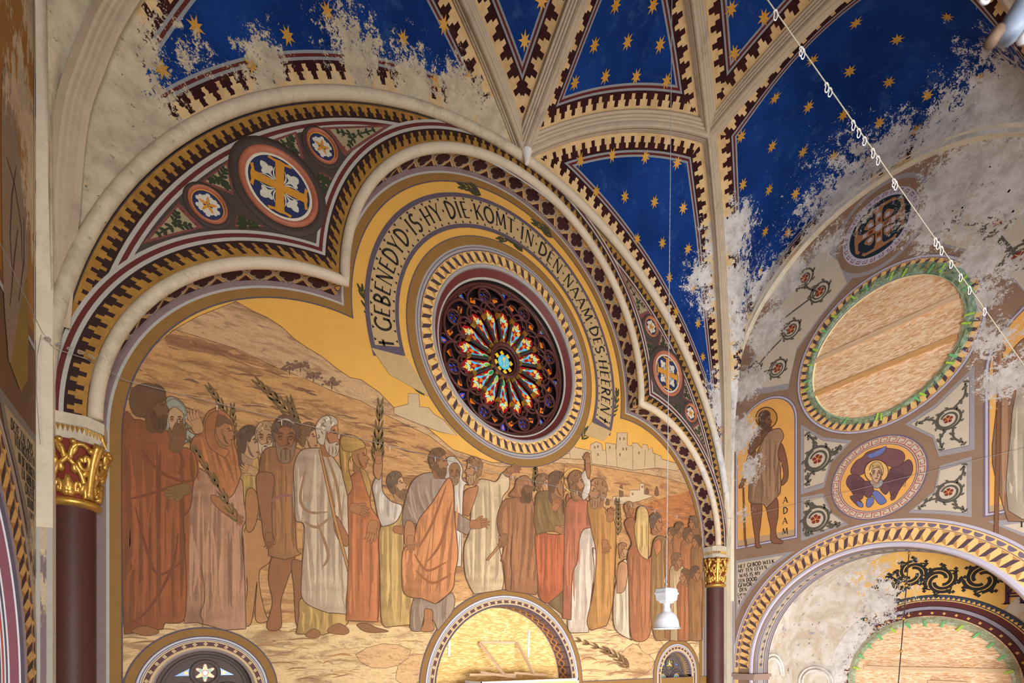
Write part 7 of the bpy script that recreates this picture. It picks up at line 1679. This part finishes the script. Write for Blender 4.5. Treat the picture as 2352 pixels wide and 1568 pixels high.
# ------------------------------------------------------------------ beaded rod hanging in the side chapel
ra, rb_ = pRx(2089.5, 1252, 9.5), pRx(2062, 1585, 9.5)
chn = empty('beaded_rod', rb_); tag(chn, 'thin dark rod with brass beads hanging in front of the side chapel board', 'hanging rod')
def inc(o): o.parent = chn; o.matrix_parent_inverse = Matrix.Translation(-Vector(rb_)); return o
mb = MB(); mb.tube([ra, rb_], .008, 6); inc(mb.build('rod', [paint('iron_dark', (66, 52, 50), .1, 20, .6)]))
for py in (1270, 1344, 1420, 1494):
    px = 2089.5 + (2062 - 2089.5) * (py - 1252) / 333; mb = MB(); mb.sphere(pRx(px, py, 9.5), .022, n=10); inc(mb.build('brass_bead', [GILT2], None, True))
# ------------------------------------------------------------------ grey fitting hanging close to the camera
fp = at(2330, 30, 1.25); fit = empty('hanging_clamp', fp); tag(fit, 'blue grey metal clamp with a rusty end hanging beside the vault rib', 'clamp')
def inf(o): o.parent = fit; o.matrix_parent_inverse = Matrix.Translation(-fp); return o
GREYB = paint('clamp_paint', (128, 140, 160), .18, 30, .45); RUST = paint('clamp_rust', (116, 94, 78), .25, 40, .7)
def cap(a, b, r): 
    a, b = Vector(a), Vector(b); return [a.lerp(b, t) for t in (0, .06, .15, .5, .85, .94, 1)], [r * k for k in (.35, .8, 1, 1, 1, .8, .35)]
mb = MB(); P, R_ = cap(at(2400, -60, 1.25), at(2308, 92, 1.25), .030); mb.tube(P, .03, 14, rad=R_); inf(mb.build('clamp_body', [GREYB], None, True))
mb = MB(); P, R_ = cap(at(2296, 66, 1.24), at(2272, 104, 1.24), .015); mb.tube(P, .012, 12, rad=R_); inf(mb.build('clamp_tip', [RUST], None, True))
mb = MB(); P, R_ = cap(at(2372, 60, 1.2), at(2344, 96, 1.2), .012); mb.tube(P, .012, 10, rad=R_); inf(mb.build('clamp_pin', [LWH], None, True))
mb = MB(); mb.tube([at(2262 + 10 * math.cos(t), -2 + 9 * math.sin(t), 1.25) for t in np.linspace(0, 2 * PI, 15)[:-1]], .004, 6, closed=True); mb.tube([at(2272, -4, 1.25), at(2330, -20, 1.25), at(2390, -50, 1.25)], .004, 6); inf(mb.build('clamp_loop', [LWH], None, True))
mb = MB(); mb.tube([at(2390, -50, 1.25), at(2400, -1200, 1.25), at(2400, -5200, 1.25)], .006, 6); inf(mb.build('suspension_cord', [ROPE], None))
cam_data.dof.use_dof = True; cam_data.dof.focus_distance = 8.0; cam_data.dof.aperture_fstop = 2.8
# ------------------------------------------------------------------ peeled plaster: where the paint has come off
def fill_peel(name, blobs, sc, plaster, dark, edge=.16, stretch=(1, 1, 1), plaster2=None):
    if name not in PEEL: return
    g = PEEL[name]; nt = NT(g); out = [n for n in g.nodes if n.type == 'GROUP_OUTPUT'][0]; p = nt.pos(); acc = None
    for c, r, s in blobs:
        d = nt.vm('DISTANCE', p, None); d.node.inputs[1].default_value = c
        v = nt.m('MULTIPLY', nt.m('SUBTRACT', 1.0, nt.m('DIVIDE', d, r)), s)
        acc = v if acc is None else nt.m('MAXIMUM', acc, v)
    q = nt.scale(p, stretch)
    n = nt.noise(q, sc, 9, .72, .4); n2 = nt.noise(p, sc * .3, 3, .5)
    v = nt.m('ADD', nt.m('MAXIMUM', acc, -1.0), nt.m('ADD', nt.m('MULTIPLY', nt.m('SUBTRACT', n, .5), 2.6), nt.m('MULTIPLY', nt.m('SUBTRACT', n2, .5), 1.0)))
    v = nt.m('ADD', v, nt.m('MULTIPLY', nt.m('SUBTRACT', nt.noise(q, sc * 5.5, 4, .6), .5), 1.3))
    mask = nt.ramp(v, .30, .30 + edge)
    n3 = nt.noise(p, 5.0, 6, .7); n4 = nt.noise(p, 16.0, 6, .75)
    base = nt.mix(nt.ramp(nt.sep(p)[0], 4.0, 7.5), lin(plaster), lin(plaster2 or plaster))   # limewash is whiter towards the right-hand bay
    pc = nt.mix(nt.ramp(n3, .35, .7, 0, .45), base, lin((112, 100, 86)))
    pc = nt.mix(nt.ramp(n4, .60, .70, 0, .85), pc, lin(dark))
    nt.l.new(mask, out.inputs[0]); nt.l.new(pc, out.inputs[1])
def hv(px, py): return tuple(hit(px, py)[0] or (50, 50, 50))
vb = [(hv(240, 330), 1.0, 1.4), (hv(180, 200), 1.1, 1.5), (hv(170, 30), .9, 1.3), (hv(300, 60), .45, .9), (hv(330, 230), .45, .6), (hv(300, 260), .5, 1.0), (hv(280, 420), .5, 1.5)]
vb += [((-1.0, 5.5, 3.4), 1.3, 1.6), ((-.9, 5.55, 4.6), .9, 1.3)]
for x, y, r, s in ((620, 170, .45, .75), (820, 130, .55, .85), (950, 200, .5, .85), (1060, 240, .5, 1.0), (1130, 290, .4, 1.2), (420, 120, .3, .5), (790, 70, .3, .6)): vb.append((hv(x, y), r, s))
for x, y, r, s in ((1690, 540, .60, .95), (1690, 660, .65, 1.0), (1610, 640, .45, .7), (1640, 560, .4, .8), (1700, 760, .5, .9), (1620, 700, .4, .6)): vb.append((hv(x, y), r, s))
for x, y, r, s in ((1950, 420, .5, .95), (2040, 350, .5, 1.05), (2150, 300, .5, 1.0), (2260, 250, .6, 1.15), (2340, 200, .6, 1.25), (2352, 260, .6, 1.3), (1760, 640, .35, .8)): vb.append((hv(x, y), r, s))
vb += [((8.84, 5.55, 3.6), 1.2, 1.3), ((8.84, 5.5, 4.8), .9, 1.2), ((8.84, 3.6, 7.3), 1.0, .9), ((8.84, 2.0, 6.9), 1.2, 1.0), ((8.84, 4.8, 6.6), .8, .8)]
fill_peel('vault', vb, 11.0, (206, 192, 164), (104, 82, 56), plaster2=(214, 210, 208))
rb = [((XR, *pR(x, y)), r, s) for x, y, r, s in ((1800, 640, .55, 1.3), (1760, 760, .5, 1.35), (1720, 880, .45, 1.2), (1700, 1000, .5, 1.15), (1720, 1080, .35, .8), (1710, 1180, .2, .5),
      (2200, 420, .8, 1.15), (2330, 420, .8, 1.2), (2150, 520, .45, .9), (2240, 600, .45, 1.05), (1900, 560, .4, .75), (2280, 780, .35, .85), (2320, 860, .4, 1.0), (2250, 690, .35, .95), (1990, 500, .3, .5), (2320, 620, .3, .7), (2100, 480, .35, .6))]
fill_peel('right', rb, 13.0, (216, 210, 206), (70, 60, 54))
lb = [((XL, *pL(x, y)), r, s) for x, y, r, s in ((70, 60, .5, 1.0), (50, 250, .6, .9), (75, 330, .5, 1.2), (70, 450, .4, 1.2), (84, 600, .25, 1.1), (80, 760, .2, .7), (20, 60, .35, .3))]
lb += [((-1.05, 5.58, .55), .35, .8), ((-1.05, 5.58, .95), .3, .9)]
fill_peel('left', lb, 7.0, (208, 188, 154), (84, 58, 32), .2, (1, 1, .3))
fill_peel('niche', [((10.4, 4.4, 1.2), 1.3, 1.2), ((10.9, 4.8, .3), 1.4, 1.2), ((10.0, 4.0, 1.6), .9, .9), ((10.9, 4.0, 1.0), .75, 1.0), ((10.9, 5.2, -.5), 1.2, 1.2), ((9.6, 4.6, 1.0), .6, .8)], 8.0, (222, 216, 210), (70, 64, 58))
